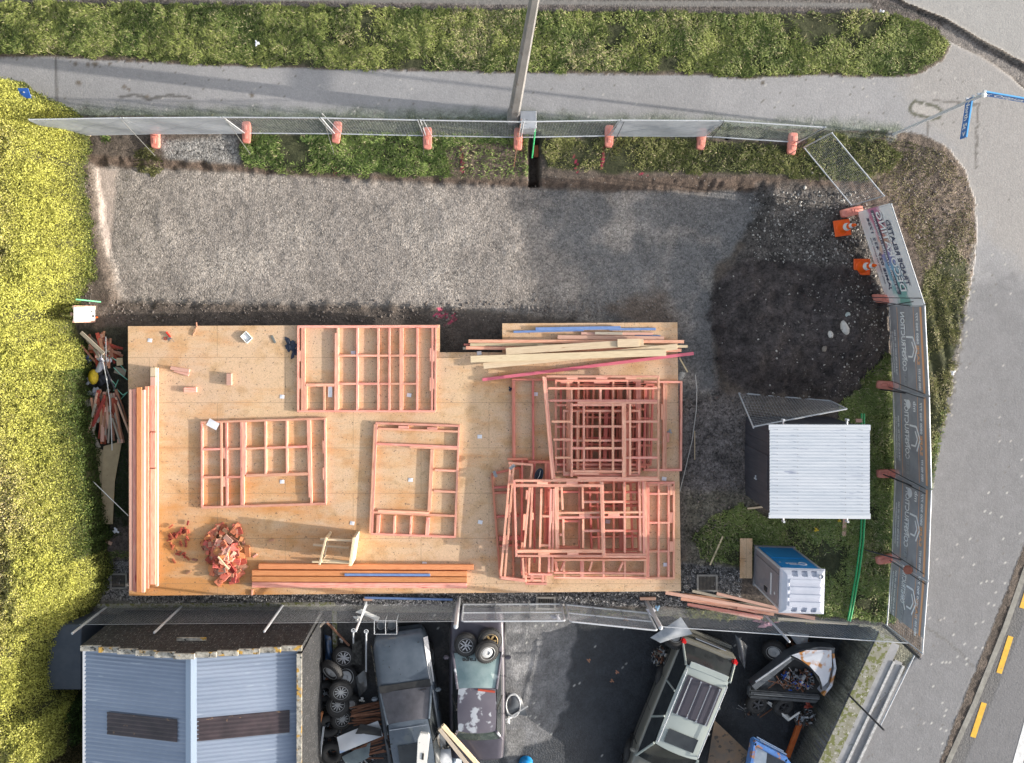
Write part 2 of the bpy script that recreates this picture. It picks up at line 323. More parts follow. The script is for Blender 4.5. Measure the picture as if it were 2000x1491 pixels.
# yard
ZY = -1.35
def yard_z(x): return -0.35 + (ZY + .35) * sstep(-1.5, 6.0, x)
yard = [(X_(100), Y_(1202)), (X_(640), Y_(1196)), (X_(1000), Y_(1200)), (X_(1330), Y_(1208)), (X_(1655), Y_(1222)), (10.5, -8.62), (8.9, -12.2), (7.6, -14.8), (-16, -14.6), (-16, Y_(1202))]
my = 1 - sstep(-.02, .02, sdist(yard, GX, GY)); paint(my, (.033, .037, .044), .35, .45, .06, 5, .3)
def ypoly(pts): return mask(pts, .16, .06, -.8)
for pl, c in (([(985, 1200), (1130, 1205), (1128, 1250), (1112, 1300), (1105, 1380), (1072, 1440), (1040, 1450), (985, 1440)], (.145, .147, .155)), ([(640, 1195), (900, 1200), (880, 1420), (700, 1300), (640, 1290)], (.075, .073, .072)), ([(1130, 1205), (1300, 1210), (1300, 1235), (1130, 1232)], (.12, .12, .12)), ([(985, 1420), (1030, 1420), (1010, 1491), (985, 1491)], (.14, .14, .142))):
    paint(ypoly(pl) * my, c, .4, .8, .06, None, .35)
paint(ypoly([(990, 1220), (1040, 1215), (1050, 1300), (1000, 1330)]) * my * sstep(.4, .6, n2), (.25, .25, .255), .4, .85, .06, None, .3)
for a, b, r_ in ((740, 1247, 12), (740, 1222, 8), (800, 1215, 22), (838, 1240, 30), (850, 1320, 22), (1300, 1230, 20), (820, 1190, 20)): paint((1 - sstep(r_ * .8, r_, 72 * np.hypot(GX - X_(a, -.5), GY - Y_(b, -.5)) + (n2 - .5) * 14)) * my, (.022, .022, .024), .2, .35, .03)
sp = (n4 > .9985) & (my > .9); Col[sp] = (.4, .4, .38)
paint(mask(ledge, .05, .04) * (1 - my), (.2, .195, .15), .7, .9, .15, 6, .35)
paint(mask([(160, 1172), (640, 1178), (1000, 1186), (1330, 1190), (1650, 1208), (1655, 1222), (1330, 1208), (1000, 1200), (640, 1196), (160, 1198)], .03, .03), (.13, .125, .11), .5, .9, .2, 6, .35)
HOLES = ((1485, 272), (1590, 276), (1632, 279), (1708, 279), (1420, 270))
for a, b in HOLES: paint(1 - sstep(.05, .09, np.hypot(GX - X_(a), (GY - Y_(b)) * 1.4)), (.015, .013, .012), .1)
paint(1 - sstep(.14, .17, np.hypot(GX - X_(1740), GY - Y_(268))), (.24, .235, .22), .2)
# pink survey spray on the soil and the grass
def spray(pts, c=(.45, .04, .1), wd=.05):
    d = ldist(WP(pts), GX + (n3 - .5) * .2, GY + (n2 - .5) * .2); paint((1 - sstep(wd * .4, wd, d)) * (n4 > .35), c)
spray([(855, 602), (862, 618), (850, 612)], c=(.5, .08, .15)); spray([(868, 615), (890, 626), (872, 636), (888, 612)], wd=.04, c=(.42, .06, .12))
for a, b, c, d in ((811, 285, 813, 330), (905, 290, 903, 335), (1178, 284, 1176, 330), (1124, 300, 1126, 335), (650, 320, 656, 340), (1250, 340, 1262, 345)): spray([(a, b), (c, d)], wd=.045)
# ---- heights
GZ += (n2 - .5) * .05 * Rg + (n3 - .5) * .045 * Rg
pitm = 1 - sstep(-.12, .22, sdist(WP(pit), GX, GY) + (n2 - .5) * .2); GZ -= .24 * pitm; GZ += (stq - .5) * .035 * pitm + (stq2 - .5) * .08 * pitm
GZ -= .1 * mask([(190, 590), (1330, 600), (1330, 780), (240, 700)], .1, .2) * (1 - pitm)
dm = sdist(WP(mound), GX, GY); GZ += np.where(dm < .3, .62 * sstep(.3, -1.5, dm) * (.6 + .8 * n1) + sstep(.1, -.3, dm) * (fbm(GX, GY, 2.2, 4, 5) - .5) * .3, 0)
d2 = (1 - sstep(0, .9, np.hypot((GX - X_(1648)) / 1.3, (GY - Y_(650))))); GZ += .25 * d2
GZ += .12 * mask([(1640, 300), (1850, 300), (1890, 420), (1880, 560), (1780, 560), (1700, 400)], .3, .5) * (.4 + n1)
GZ -= .5 * mask([(1034, 262), (1052, 262), (1052, 362), (1034, 362)], .02, .04)
GZ += .04 * mask(PX['verge'], .1, .1); GZ += .05 * (mask(PX['strip_w'], .1, .1) + mask(PX['strip_e'], .1, .1))
tr = mask([(1480, 420), (1680, 430), (1690, 520), (1480, 510)], .2, .2) + mask([(1000, 596), (1150, 596), (1150, 612), (1000, 612)], .05, .05) + mask([(1560, 372), (1680, 380), (1640, 400), (1560, 392)], .05, .05)
GZ += tr * .03 * (np.sin(GX * 2 * math.pi / .13) > 0) * (np.sin(GY * 2 * math.pi / .45) > -.3)
t2 = mask([(1812, 560), (1870, 600), (1830, 800), (1800, 900)], .1, .1); GZ += t2 * .05 * np.sin((GX * .96 + GY * .25) * 2 * math.pi / .42)
GZ = np.where(mpath > .5, np.maximum(GZ * .15, -.01) + .005, GZ)
for a, b in HOLES: GZ -= .12 * (1 - sstep(.04, .08, np.hypot(GX - X_(a), (GY - Y_(b)) * 1.4)))
GZ -= .1 * mg; GZ -= .12 * sr
GZ = np.where(mr_ > .3, -.12, GZ)
GZ = np.where(my > .5, yard_z(GX) + (n2 - .5) * .012, GZ)
GZ = np.where((mask(ledge, 0, .02) > .5) & (my < .5), -.04 + (n3 - .5) * .02, GZ)
def ground_z(x, y):
    i = int(round((x - XS[0]) / .05)); j = int(round((y - YS[0]) / .05))
    return float(GZ[min(max(j, 0), SH[0] - 1), min(max(i, 0), SH[1] - 1)])
# ---- material
m = bpy.data.materials.new('ground_mix'); m.use_nodes = True; nt = m.node_tree; L = nt.links.new; b = nt.nodes['Principled BSDF']
ac = _n(nt, 'ShaderNodeAttribute', attribute_name='Col'); ap = _n(nt, 'ShaderNodeAttribute', attribute_name='Peb')
tc = _n(nt, 'ShaderNodeTexCoord')
v1 = _n(nt, 'ShaderNodeTexVoronoi', Scale=19.); L(tc.outputs['Object'], v1.inputs['Vector'])
v2 = _n(nt, 'ShaderNodeTexVoronoi', Scale=48.); L(tc.outputs['Object'], v2.inputs['Vector'])
nf_ = _n(nt, 'ShaderNodeTexNoise', Scale=38., Detail=5., Roughness=.7); L(tc.outputs['Object'], nf_.inputs['Vector'])
bw = _n(nt, 'ShaderNodeSeparateColor'); L(v1.outputs['Color'], bw.inputs[0])
bw2 = _n(nt, 'ShaderNodeSeparateColor'); L(v2.outputs['Color'], bw2.inputs[0])
def mth(op, a, c, use=None):
    n = _n(nt, 'ShaderNodeMath', operation=op)
    for i, q in enumerate((a, c)):
        if q is None: continue
        if isinstance(q, (int, float)): n.inputs[i].default_value = q
        else: L(q, n.inputs[i])
    return n.outputs[0]
pe = ap.outputs['Vector']; sx = _n(nt, 'ShaderNodeSeparateXYZ'); L(pe, sx.inputs[0]); peb, wet, rg = sx.outputs
# brightness factor = 1 + peb*((cell-.5)*.9 - edge) + noise; its contrast also puts grain shadows into the colour
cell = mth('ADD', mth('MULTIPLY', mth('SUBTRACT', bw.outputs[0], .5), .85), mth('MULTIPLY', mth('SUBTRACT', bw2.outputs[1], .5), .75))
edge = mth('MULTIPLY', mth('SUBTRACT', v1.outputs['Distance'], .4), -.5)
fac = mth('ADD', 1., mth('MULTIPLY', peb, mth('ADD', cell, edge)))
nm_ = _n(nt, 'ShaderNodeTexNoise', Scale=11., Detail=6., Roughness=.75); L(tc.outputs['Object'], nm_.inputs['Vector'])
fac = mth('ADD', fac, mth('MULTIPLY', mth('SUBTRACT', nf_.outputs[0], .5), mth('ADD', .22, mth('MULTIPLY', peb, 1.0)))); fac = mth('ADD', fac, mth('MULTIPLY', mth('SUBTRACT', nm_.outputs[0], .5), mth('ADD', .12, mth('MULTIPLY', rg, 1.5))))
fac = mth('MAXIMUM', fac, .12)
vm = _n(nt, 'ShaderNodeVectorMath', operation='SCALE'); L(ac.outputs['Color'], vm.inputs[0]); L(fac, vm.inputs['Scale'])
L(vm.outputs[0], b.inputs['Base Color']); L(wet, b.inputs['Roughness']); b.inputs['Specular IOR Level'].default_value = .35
hh = mth('ADD', mth('MULTIPLY', mth('MULTIPLY', peb, -1.), mth('ADD', v1.outputs['Distance'], mth('MULTIPLY', v2.outputs['Distance'], .5))), mth('MULTIPLY', mth('ADD', nf_.outputs[0], mth('MULTIPLY', nm_.outputs[0], 2.)), mth('ADD', .08, rg)))
bu = _n(nt, 'ShaderNodeBump', Strength=.9, Distance=.026); L(hh, bu.inputs['Height']); L(bu.outputs[0], b.inputs['Normal'])
GROUND = m
names = {0: 'ground', 1: 'gravel_pad', 2: 'footpath', 3: 'side_road', 4: 'road', 5: 'yard_pavement', 6: 'concrete_ledge', 8: 'pebble_drain', 9: 'verge'}
H_, W_ = SH
idx = np.arange(H_ * W_).reshape(SH)
fq = np.stack([idx[:-1, :-1], idx[:-1, 1:], idx[1:, 1:], idx[1:, :-1]], -1).reshape(-1, 4); fz = Zone[:-1, :-1].reshape(-1)
co = np.stack([GX, GY, GZ], -1).reshape(-1, 3)
colf = np.concatenate([Col, np.ones(SH + (1,))], -1).reshape(-1, 4); at = np.stack([Peb, Wet, Rg], -1).reshape(-1, 3)
def np_mesh(name, co, fs, m, attrs=None, smooth=True):
    me = bpy.data.meshes.new(name); k = fs.shape[1]
    me.vertices.add(len(co)); me.vertices.foreach_set('co', np.ascontiguousarray(co, dtype=np.float32).ravel())
    me.loops.add(fs.size); me.loops.foreach_set('vertex_index', fs.ravel().astype(np.int32))
    me.polygons.add(len(fs)); me.polygons.foreach_set('loop_start', np.arange(0, fs.size, k, dtype=np.int32)); me.polygons.foreach_set('loop_total', np.full(len(fs), k, dtype=np.int32))
    if smooth: me.polygons.foreach_set('use_smooth', np.ones(len(fs), bool))
    me.update(calc_edges=True)
    for nm, (ty, dat) in (attrs or {}).items():
        a = me.attributes.new(nm, ty, 'POINT'); a.data.foreach_set('color' if ty == 'FLOAT_COLOR' else 'vector', np.ascontiguousarray(dat, dtype=np.float32).ravel())
    me.materials.append(m); return me
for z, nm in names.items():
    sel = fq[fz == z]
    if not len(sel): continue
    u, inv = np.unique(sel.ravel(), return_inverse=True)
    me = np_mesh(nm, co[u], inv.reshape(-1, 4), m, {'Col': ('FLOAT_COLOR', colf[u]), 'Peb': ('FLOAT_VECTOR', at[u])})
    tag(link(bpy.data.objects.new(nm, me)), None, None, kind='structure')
# wide sheets beyond the detailed part, out to the horizon
far = MB()
for x0, x1, y0, y1 in ((-600, -15, -600, 600), (16, 600, -600, 600), (-15, 16, 9.8, 600), (-15, 16, -600, -14.2)):
    far.add([(x0, y0, -.06), (x1, y0, -.06), (x1, y1, -.06), (x0, y1, -.06)], [(0, 1, 2, 3)])
tag(far.build('terrain', mat('far_ground', (.1, .12, .05), (.16, .15, .12), .3, .95, bump=.3, bscale=5)), None, None, kind='structure')
# kerb and road markings
kb = MB()
kp = [P(a, b) for a, b in kerb_px]
for a, c in zip(kp[:-1], kp[1:]):
    d = (c - a).normalized(); n = Vector((-d.y, d.x, 0)); n = n if n.x > 0 else -n
    q = [a, c, c + n * .14, a + n * .14]
    kb.add([v + Vector((0, 0, -.16)) for v in q] + [v + Vector((0, 0, .012)) for v in q], [(0, 1, 2, 3), (4, 7, 6, 5), (0, 4, 5, 1), (1, 5, 6, 2), (2, 6, 7, 3), (3, 7, 4, 0)])
tag(kb.build('kerb', mat('kerb_concrete', (.2, .19, .17), (.3, .29, .26), 5, .9, bump=.3)), None, None, kind='structure')
yl = mat('yellow_road_paint', (.75, .43, .03), (.6, .34, .03), 8, .7, spots=((.2, .19, .17), 25, .64))
for i, (a, c) in enumerate((((2008, 1150), (1996, 1188)), ((1974, 1243), (1951, 1315)), ((1922, 1373), (1900, 1440)))):
    a = P(*a, -.12); c = P(*c, -.12); d = (c - a).normalized(); n = Vector((-d.y, d.x, 0)) * .075
    o = MB().add([v + Vector((0, 0, .004)) for v in (a - n, c - n, c + n, a + n)] + [v + Vector((0, 0, .007)) for v in (a - n, c - n, c + n, a + n)], [(0, 1, 2, 3)[::-1], (4, 5, 6, 7)[::-1], (0, 1, 5, 4), (1, 2, 6, 5), (2, 3, 7, 6), (3, 0, 4, 7)]).build('road_marking', yl)
    tag(o, None, None, kind='structure')
wl = mat('white_road_paint', (.7, .7, .7), (.55, .55, .55), 8, .7)
a, c = P(2003, 1400, -.12), P(1975, 1500, -.12); n = Vector((.3, .08, 0))
tag(MB().add([v + Vector((0, 0, .005)) for v in (a, c, c + n, a + n)], [(0, 1, 2, 3)]).build('road_line', wl), None, None, kind='structure')
# ================================================================ GRASS AND HEDGE
vt = bpy.data.materials.new('leafy'); vt.use_nodes = True; nt = vt.node_tree; b = nt.nodes['Principled BSDF']
a_ = _n(nt, 'ShaderNodeAttribute', attribute_name='Col'); nt.links.new(a_.outputs['Color'], b.inputs['Base Color']); b.inputs['Roughness'].default_value = .6; b.inputs['Specular IOR Level'].default_value = .25
tl = _n(nt, 'ShaderNodeBsdfTranslucent'); nt.links.new(a_.outputs['Color'], tl.inputs[0]); ms = _n(nt, 'ShaderNodeMixShader'); ms.inputs[0].default_value = .3
nt.links.new(b.outputs[0], ms.inputs[1]); nt.links.new(tl.outputs[0], ms.inputs[2]); nt.links.new(ms.outputs[0], nt.nodes['Material Output'].inputs[0])
rs = np.random.RandomState(11)
def samp(poly, dens, raw=False, amp=.12):
    p = poly if raw else WP(poly); xs = [q[0] for q in p]; ys = [q[1] for q in p]
    n = int((max(xs) - min(xs)) * (max(ys) - min(ys)) * dens); x = rs.uniform(min(xs), max(xs), n); y = rs.uniform(min(ys), max(ys), n)
    k = sdist(p, x, y) + (fbm(x, y, 4, 3, 2) - .5) * 2 * amp < 0; x, y = x[k], y[k]
    k = (x > XS[0]) & (x < XS[-1]) & (y > YS[0]) & (y < YS[-1]); return x[k], y[k]
def gz_arr(x, y): return GZ[np.clip(((y - YS[0]) / .05).astype(int), 0, SH[0] - 1), np.clip(((x - XS[0]) / .05).astype(int), 0, SH[1] - 1)]
def grass(name, poly, dens, hgt, cols, keep=None, amp=.12, lie=1.0, kind='stuff'):
    x, y = samp(poly, dens, amp=amp)
    if keep is not None: k = keep(x, y); x, y = x[k], y[k]
    wn = fbm(x, y, .9, 4, 7) + rs.normal(0, .05, len(x)); kk_ = wn > .36; x, y = x[kk_], y[kk_]
    n = len(x); z = gz_arr(x, y); th = rs.uniform(0, 2 * np.pi, n) + 0; L_ = hgt * rs.uniform(.5, 1.4, n) * (.6 + .8 * fbm(x, y, 1.5, 3, 1))
    # neighbouring blades lean alike, in tufts
    th = fbm(x, y, 2.2, 3, 5) * 14 + rs.normal(0, .9, n); lean = rs.uniform(.5, 1.25, n) * lie
    dx, dy = np.cos(th), np.sin(th); w_ = rs.uniform(.006, .012, n)
    base = np.stack([x, y, z - .01], -1); side = np.stack([-dy * w_, dx * w_, np.zeros(n)], -1)
    mid = base + np.stack([dx * L_ * .35 * lean, dy * L_ * .35 * lean, L_ * .62], -1)
    tip = base + np.stack([dx * L_ * lean, dy * L_ * lean, L_ * (.95 - .35 * lean)], -1)
    co = np.stack([base - side, base + side, mid + side * .8, mid - side * .8, tip], 1).reshape(-1, 3)
    k = np.arange(n) * 5; fs = np.concatenate([np.stack([k, k + 1, k + 2], -1), np.stack([k, k + 2, k + 3], -1), np.stack([k + 3, k + 2, k + 4], -1)])
    t = np.clip(fbm(x, y, 1.1, 4, 3) * 1.8 - .4 + rs.normal(0, .22, n), 0, 1); dead = (rs.rand(n) < .1 + .35 * sstep(.55, .8, fbm(x, y, .9, 3, 6)))
    c = np.array(cols[0])[None] * (1 - t[:, None]) + np.array(cols[1])[None] * t[:, None]; c[dead] = np.array(cols[2]) * rs.uniform(.6, 1.2, dead.sum())[:, None]
    c *= rs.uniform(.65, 1.3, n)[:, None]
    cc = np.repeat(np.concatenate([c, np.ones((n, 1))], -1), 5, 0)
    o = bpy.data.objects.new(name, np_mesh(name, co, fs, vt, {'Col': ('FLOAT_COLOR', cc)}, smooth=False)); link(o); o['kind'] = kind; return o
G1 = ((.12, .175, .05), (.31, .35, .105), (.5, .45, .26))
G2 = ((.11, .18, .05), (.27, .35, .1), (.48, .43, .25))
o = grass('verge_grass', PX['verge'], 3600, .085, G1)
notrench = lambda x, y: ~((sdist(WP([(1034, 250), (1054, 250), (1054, 365), (1034, 365)]), x, y) < 0) | ((sdist(WP([(868, 290), (960, 278), (1028, 288), (1028, 352), (880, 350)]), x, y) < 0) & (rs.rand(len(x)) < .88)))
grass('strip_grass', PX['strip_w'], 3600, .09, G2, keep=notrench)
thin = lambda x, y: rs.rand(len(x)) < .25 + .75 * sstep(.42, .6, fbm(x, y, 1.2, 3, 4))
grass('strip_grass', PX['strip_e'], 2800, .075, ((.14, .165, .055), (.27, .28, .1), (.42, .36, .23)), keep=thin)
grass('lawn_grass', PX['lawn'], 3400, .085, ((.14, .2, .065), (.33, .4, .13), (.55, .5, .3)), keep=lambda x, y: rs.rand(len(x)) < np.clip((x - X_(1330)) / 2.2, .12, 1))
grass('bank_grass', PX['east'], 2200, .07, ((.15, .16, .06), (.28, .27, .12), (.42, .36, .24)), keep=thin)
grass('dry_weeds', [(1600, 262), (1740, 266), (1840, 295), (1890, 360), (1902, 470), (1890, 560), (1800, 570), (1790, 500), (1745, 400), (1690, 350)], 800, .06, ((.15, .15, .07), (.22, .2, .1), (.3, .24, .16)), keep=thin)
grass('bank_grass', [(1820, 880), (1840, 800), (1850, 800), (1812, 1000), (1800, 1240), (1796, 1000)], 2600, .05, G2, amp=.03)
grass('yard_weeds', [(1340, 1188), (1440, 1196), (1430, 1222), (1350, 1212)], 2200, .07, ((.12, .14, .04), (.2, .22, .07), (.28, .25, .13)))
grass('yard_weeds', [(1100, 1196), (1110, 1192), (1330, 1200), (1640, 1216), (1640, 1222), (1330, 1208)], 700, .05, ((.12, .14, .04), (.2, .22, .07), (.28, .25, .13)))
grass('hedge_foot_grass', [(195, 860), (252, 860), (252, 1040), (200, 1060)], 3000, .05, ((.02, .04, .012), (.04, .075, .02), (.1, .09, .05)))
grass('hedge_foot_grass', [(205, 1075), (252, 1080), (252, 1092), (205, 1092)], 1800, .05, G1)
grass('path_edge_weeds', [(60, 224), (600, 226), (1000, 232), (1500, 247), (1740, 256), (1740, 268), (1000, 246), (600, 242), (60, 240)], 1500, .035, ((.1, .13, .06), (.16, .19, .1), (.24, .22, .15)), keep=thin)
grass('weed_tuft', [(265, 292), (300, 280), (315, 330), (290, 345), (262, 330)], 2400, .08, ((.13, .14, .05), (.2, .2, .08), (.3, .26, .16)))
grass('weed_tuft', [(195, 264), (215, 262), (216, 276), (200, 278)], 2400, .06, G2)
grass('weed_tuft', [(1680, 742), (1735, 690), (1740, 760), (1700, 770)], 3000, .1, G1)
# hedge: plan outline at the ground
HB = [(-260, 120), (0, 150), (60, 165), (150, 225), (176, 262), (180, 300), (168, 330), (182, 440), (186, 540), (160, 585), (150, 615), (158, 645), (182, 690), (182, 760), (190, 860), (206, 960), (216, 1060), (222, 1110), (206, 1165), (182, 1200), (158, 1232), (156, 1315), (194, 1336), (202, 1400), (205, 1700), (20, 1700), (14, 1540), (6, 1450), (-260, 1430)]
HB = WP(HB)
def hedge_h(d, x, y):
    e = np.clip(-d / 2.6, 0, 1); H0 = 2.35 + .35 * (fbm(x, y, .5, 3, 1) - .5)
    return H0 * (1 - (1 - e) ** 4.2) 
def low(x, y):   # lower dull shrub growth in the south-west corner
    return np.where(sdist(WP([(170, 1322), (220, 1322), (220, 1700), (166, 1700)]), x, y) < 0, .72, 1.) * np.where(y < Y_(1428), .7, 1.)
# inner mass: dark solid added so the gaps between leaves look shaded
ix = np.arange(-15.6, -9.4, .1); iy = np.arange(-14.6, 7.6, .1); IX, IY = np.meshgrid(ix, iy); D = sdist(HB, IX, IY)
IZ = hedge_h(D, IX, IY) * low(IX, IY) + (fbm(IX, IY, 2.2, 3, 3) - .5) * .38 - .32; IZ = np.where(D > 0, -.3, IZ)
idx = np.arange(IX.size).reshape(IX.shape); fs = np.stack([idx[:-1, :-1], idx[:-1, 1:], idx[1:, 1:], idx[1:, :-1]], -1).reshape(-1, 4); keepf = (D[:-1, :-1] < .1).reshape(-1)
hedge = thing('hedge', 'tall overgrown hedge with bright yellow-green leaves along the left edge of the building site', 'hedge', (-13, 0, 0))
fs = fs[keepf]; u, inv = np.unique(fs.ravel(), return_inverse=True)
inner = np_mesh('gap_shade_mass', np.stack([IX, IY, IZ], -1).reshape(-1, 3)[u] - np.array([-13, 0, 0]), inv.reshape(-1, 4), mat('hedge_inner', (.045, .05, .018), (.09, .085, .035), 9, .95, bump=.6, bscale=30))
link(bpy.data.objects.new('gap_shade_mass', inner), hedge)
def leaves(n_try, dens_fn=None):
    x = rs.uniform(-15.6, -9.5, n_try); y = rs.uniform(-13.9, 7.5, n_try); d = sdist(HB, x, y) + (fbm(x, y, 2.4, 3, 5) - .5) * .5
    k = d < .02; x, y, d = x[k], y[k], d[k]; e = np.clip(-d / 2.6, 0, 1)
    # the steep rim needs more leaves per plan area
    z = hedge_h(d, x, y) * low(x, y) + (fbm(x, y, 2.2, 3, 3) - .5) * .38
    lump = fbm(x, y, 6, 3, 6)
    z = z + (lump - .5) * (.3 - .16 * e) - rs.exponential(.05, len(x)); ok = z > .02
    return x[ok], y[ok], z[ok], e[ok], lump[ok]
parts = [leaves(680000)]
x, y, z, e, lump = [np.concatenate(t) for t in zip(*parts)]
# extra leaves on the face, spread by height
n_r = 190000
t_ = rs.rand(n_r); per = []
for (ax, ay), (bx, by) in zip(HB[1:-2], HB[2:-1]): per.append(math.hypot(bx - ax, by - ay))
per = np.array(per); cs = np.cumsum(per) / per.sum(); si = np.searchsorted(cs, t_); si = np.minimum(si, len(per) - 1); tt = rs.rand(n_r)
A = np.array(HB[1:-2]); B = np.array(HB[2:-1]); q = A[si] + (B[si] - A[si]) * tt[:, None]; dr_ = (B[si] - A[si]); dr_ /= np.linalg.norm(dr_, axis=1)[:, None]; nr = np.stack([-dr_[:, 1], dr_[:, 0]], -1)
# inward normal: polygon runs clockwise in world y-up
tst = sdist(HB, q[:, 0] + nr[:, 0] * .05, q[:, 1] + nr[:, 1] * .05); nr[tst > 0] *= -1
zz = rs.rand(n_r) ** .8 * 2.25; ee = 1 - (1 - np.clip(zz / 2.35, 0, .999)) ** (1 / 4.2)
fx = q[:, 0] + nr[:, 0] * (ee * 2.6 + rs.normal(0, .05, n_r)); fy = q[:, 1] + nr[:, 1] * (ee * 2.6 + rs.normal(0, .05, n_r))
lf = fbm(fx, fy, 6, 3, 6); sh = (fbm(fx + zz, fy, 2.4, 3, 5) - .5) * .5; fx += nr[:, 0] * sh; fy += nr[:, 1] * sh
fz_ = zz * low(fx, fy) + (fbm(fx, fy, 2.2, 3, 3) - .5) * .3
kk = (fx > -15.6) & (rs.rand(n_r) < .9) & (fz_ > .03)
x = np.concatenate([x, fx[kk]]); y = np.concatenate([y, fy[kk]]); z = np.concatenate([z, fz_[kk]]); e = np.concatenate([e, ee[kk]]); lump = np.concatenate([lump, lf[kk]])
n = len(x); s_ = rs.uniform(.011, .021, n)
v1_ = rs.normal(0, 1, (n, 3)); v1_[:, 0] += .2; v1_ /= np.linalg.norm(v1_, axis=1)[:, None]; nv = rs.normal(0, 1, (n, 3)); nv[:, 2] += .9; nv[:, 0] += .5; v2_ = np.cross(nv, v1_); v2_ /= np.linalg.norm(v2_, axis=1)[:, None]
c0 = np.stack([x + 13, y, z], -1); s3 = s_[:, None]
co_ = np.stack([c0 - v1_ * s3 * 1.35, c0 + v2_ * s3 * .8, c0 + v1_ * s3 * 1.35, c0 - v2_ * s3 * .8], 1).reshape(-1, 3); k = np.arange(n) * 4
fs = np.stack([k, k + 1, k + 2, k + 3], -1)
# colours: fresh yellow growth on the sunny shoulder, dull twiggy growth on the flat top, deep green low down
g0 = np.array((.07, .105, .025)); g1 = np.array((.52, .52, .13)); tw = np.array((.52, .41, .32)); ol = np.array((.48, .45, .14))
f = np.clip((z - np.where((y < -1.5) & (y > -6.4), .85, 0.)) / 1.0 + rs.normal(0, .22, n), 0, 1); c = g0 + (g1 - g0) * f[:, None]  # older green leaves low down, and the platform-side shade put into the colour
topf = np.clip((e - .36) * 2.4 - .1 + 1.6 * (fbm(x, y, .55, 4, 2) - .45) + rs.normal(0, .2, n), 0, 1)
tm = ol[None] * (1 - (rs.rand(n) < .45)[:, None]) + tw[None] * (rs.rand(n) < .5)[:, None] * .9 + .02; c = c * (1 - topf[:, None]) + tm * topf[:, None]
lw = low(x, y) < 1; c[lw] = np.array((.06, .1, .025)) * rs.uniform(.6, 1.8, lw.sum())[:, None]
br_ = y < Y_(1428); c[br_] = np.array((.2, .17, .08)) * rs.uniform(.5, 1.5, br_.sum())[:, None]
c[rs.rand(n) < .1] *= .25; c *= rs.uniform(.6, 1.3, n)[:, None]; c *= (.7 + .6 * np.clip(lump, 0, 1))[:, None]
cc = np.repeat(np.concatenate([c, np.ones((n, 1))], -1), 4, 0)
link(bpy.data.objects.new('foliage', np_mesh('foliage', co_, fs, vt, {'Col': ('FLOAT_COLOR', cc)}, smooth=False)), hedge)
# ================================================================ TIMBER PLATFORM AND FRAMES
DZ = .55
def TM(name, c1, c2, knot, rv=.14, th=.66, st=(1.2, 16, 16), rough=.75):
    return mat(name, c1, c2, 3.0, rough, stretch=st, spots=[(knot, 2.6, th)], rnd_v=rv, rnd_h=.012, bump=.15, bscale=20, spec=.2)
PINK = TM('pink_treated_pine', (.66, .265, .195), (.79, .44, .33), (.40, .07, .06), rv=.2)
ORNG = TM('orange_wet_pine', (.55, .2, .09), (.66, .27, .13), (.42, .12, .05))
DEEP = TM('deep_pink_pine', (.55, .17, .125), (.65, .26, .19), (.32, .05, .04))  # deeper pink, used mostly for frames low in the stacks
ROSE = TM('magenta_stained_pine', (.50, .11, .14), (.60, .17, .19), (.35, .06, .08))
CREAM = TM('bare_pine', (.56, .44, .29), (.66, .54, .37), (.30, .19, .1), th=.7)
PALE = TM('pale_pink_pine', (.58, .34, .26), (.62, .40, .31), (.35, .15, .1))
GREYW = TM('weathered_pine', (.32, .28, .23), (.42, .37, .3), (.16, .12, .09))
BROWNW = TM('brown_offcut', (.33, .16, .1), (.45, .24, .16), (.2, .08, .05), rv=.3)
BLUE = mat('blue_treated_timber', (.12, .2, .42), (.16, .26, .5), 6, .7, spots=((.3, .3, .33), 12, .68))
def board_mesh(L, w, t, name, m):
    mb = MB(); mb.box((0, 0, 0), (L, w, t)); return mb
def board(name, x1, y1, x2, y2, w_m, t, ztop, m, parent=None, z2=None, label=None, cat=None, group=None, bev=.003):
    """board whose top face runs between two photo points at height ztop"""
    a = P(x1, y1, ztop); c = P(x2, y2, z2 if z2 is not None else ztop); d = c - a
    mb = MB().box((0, 0, 0), (d.length, w_m, t))
    rz = math.atan2(d.y, d.x); ry = -math.asin(max(-1, min(1, d.z / d.length)))
    o = mb.build(name, m, parent, bevel=bev)
    o.rotation_euler = (0, ry, rz)
    loc = (a + c) / 2 - Vector((0, 0, t / 2))
    o.location = loc - (parent.location if parent is not None else Vector())
    if label: tag(o, label, cat, group)
    return o
# --- platform
pl = [(250, 637.5), (859, 634.5), (859, 688.5), (981, 688.5), (981, 632), (1323, 630), (1330, 1155), (252, 1164)]
plw = WP(pl, DZ)
m = bpy.data.materials.new('particle_board'); m.use_nodes = True; nt = m.node_tree; L = nt.links.new; b = nt.nodes['Principled BSDF']
tc = _n(nt, 'ShaderNodeTexCoord'); O_ = tc.outputs['Object']
def noise(sc_, det=5., vec=None, rough=.6):
    n = _n(nt, 'ShaderNodeTexNoise', Scale=sc_, Detail=det, Roughness=rough); L(vec or O_, n.inputs['Vector']); return n.outputs[0]
def mrange(s, a, c, lo=0., hi=1.):
    r = _n(nt, 'ShaderNodeMapRange'); r.inputs[1].default_value = a; r.inputs[2].default_value = c; r.inputs[3].default_value = lo; r.inputs[4].default_value = hi; L(s, r.inputs[0]); return r.outputs[0]
def mixc(f, a, c):
    x = _n(nt, 'ShaderNodeMix', data_type='RGBA'); L(f, x.inputs[0])
    for i, q in ((6, a), (7, c)):
        if isinstance(q, tuple): x.inputs[i].default_value = (*q, 1)
        else: L(q, x.inputs[i])
    return x.outputs[2]
col = mixc(mrange(noise(.55, 5.), .35, .68), (.63, .44, .27), (.57, .40, .275))
col = mixc(mrange(noise(1.6, 6.), .5, .72), col, (.50, .31, .155))
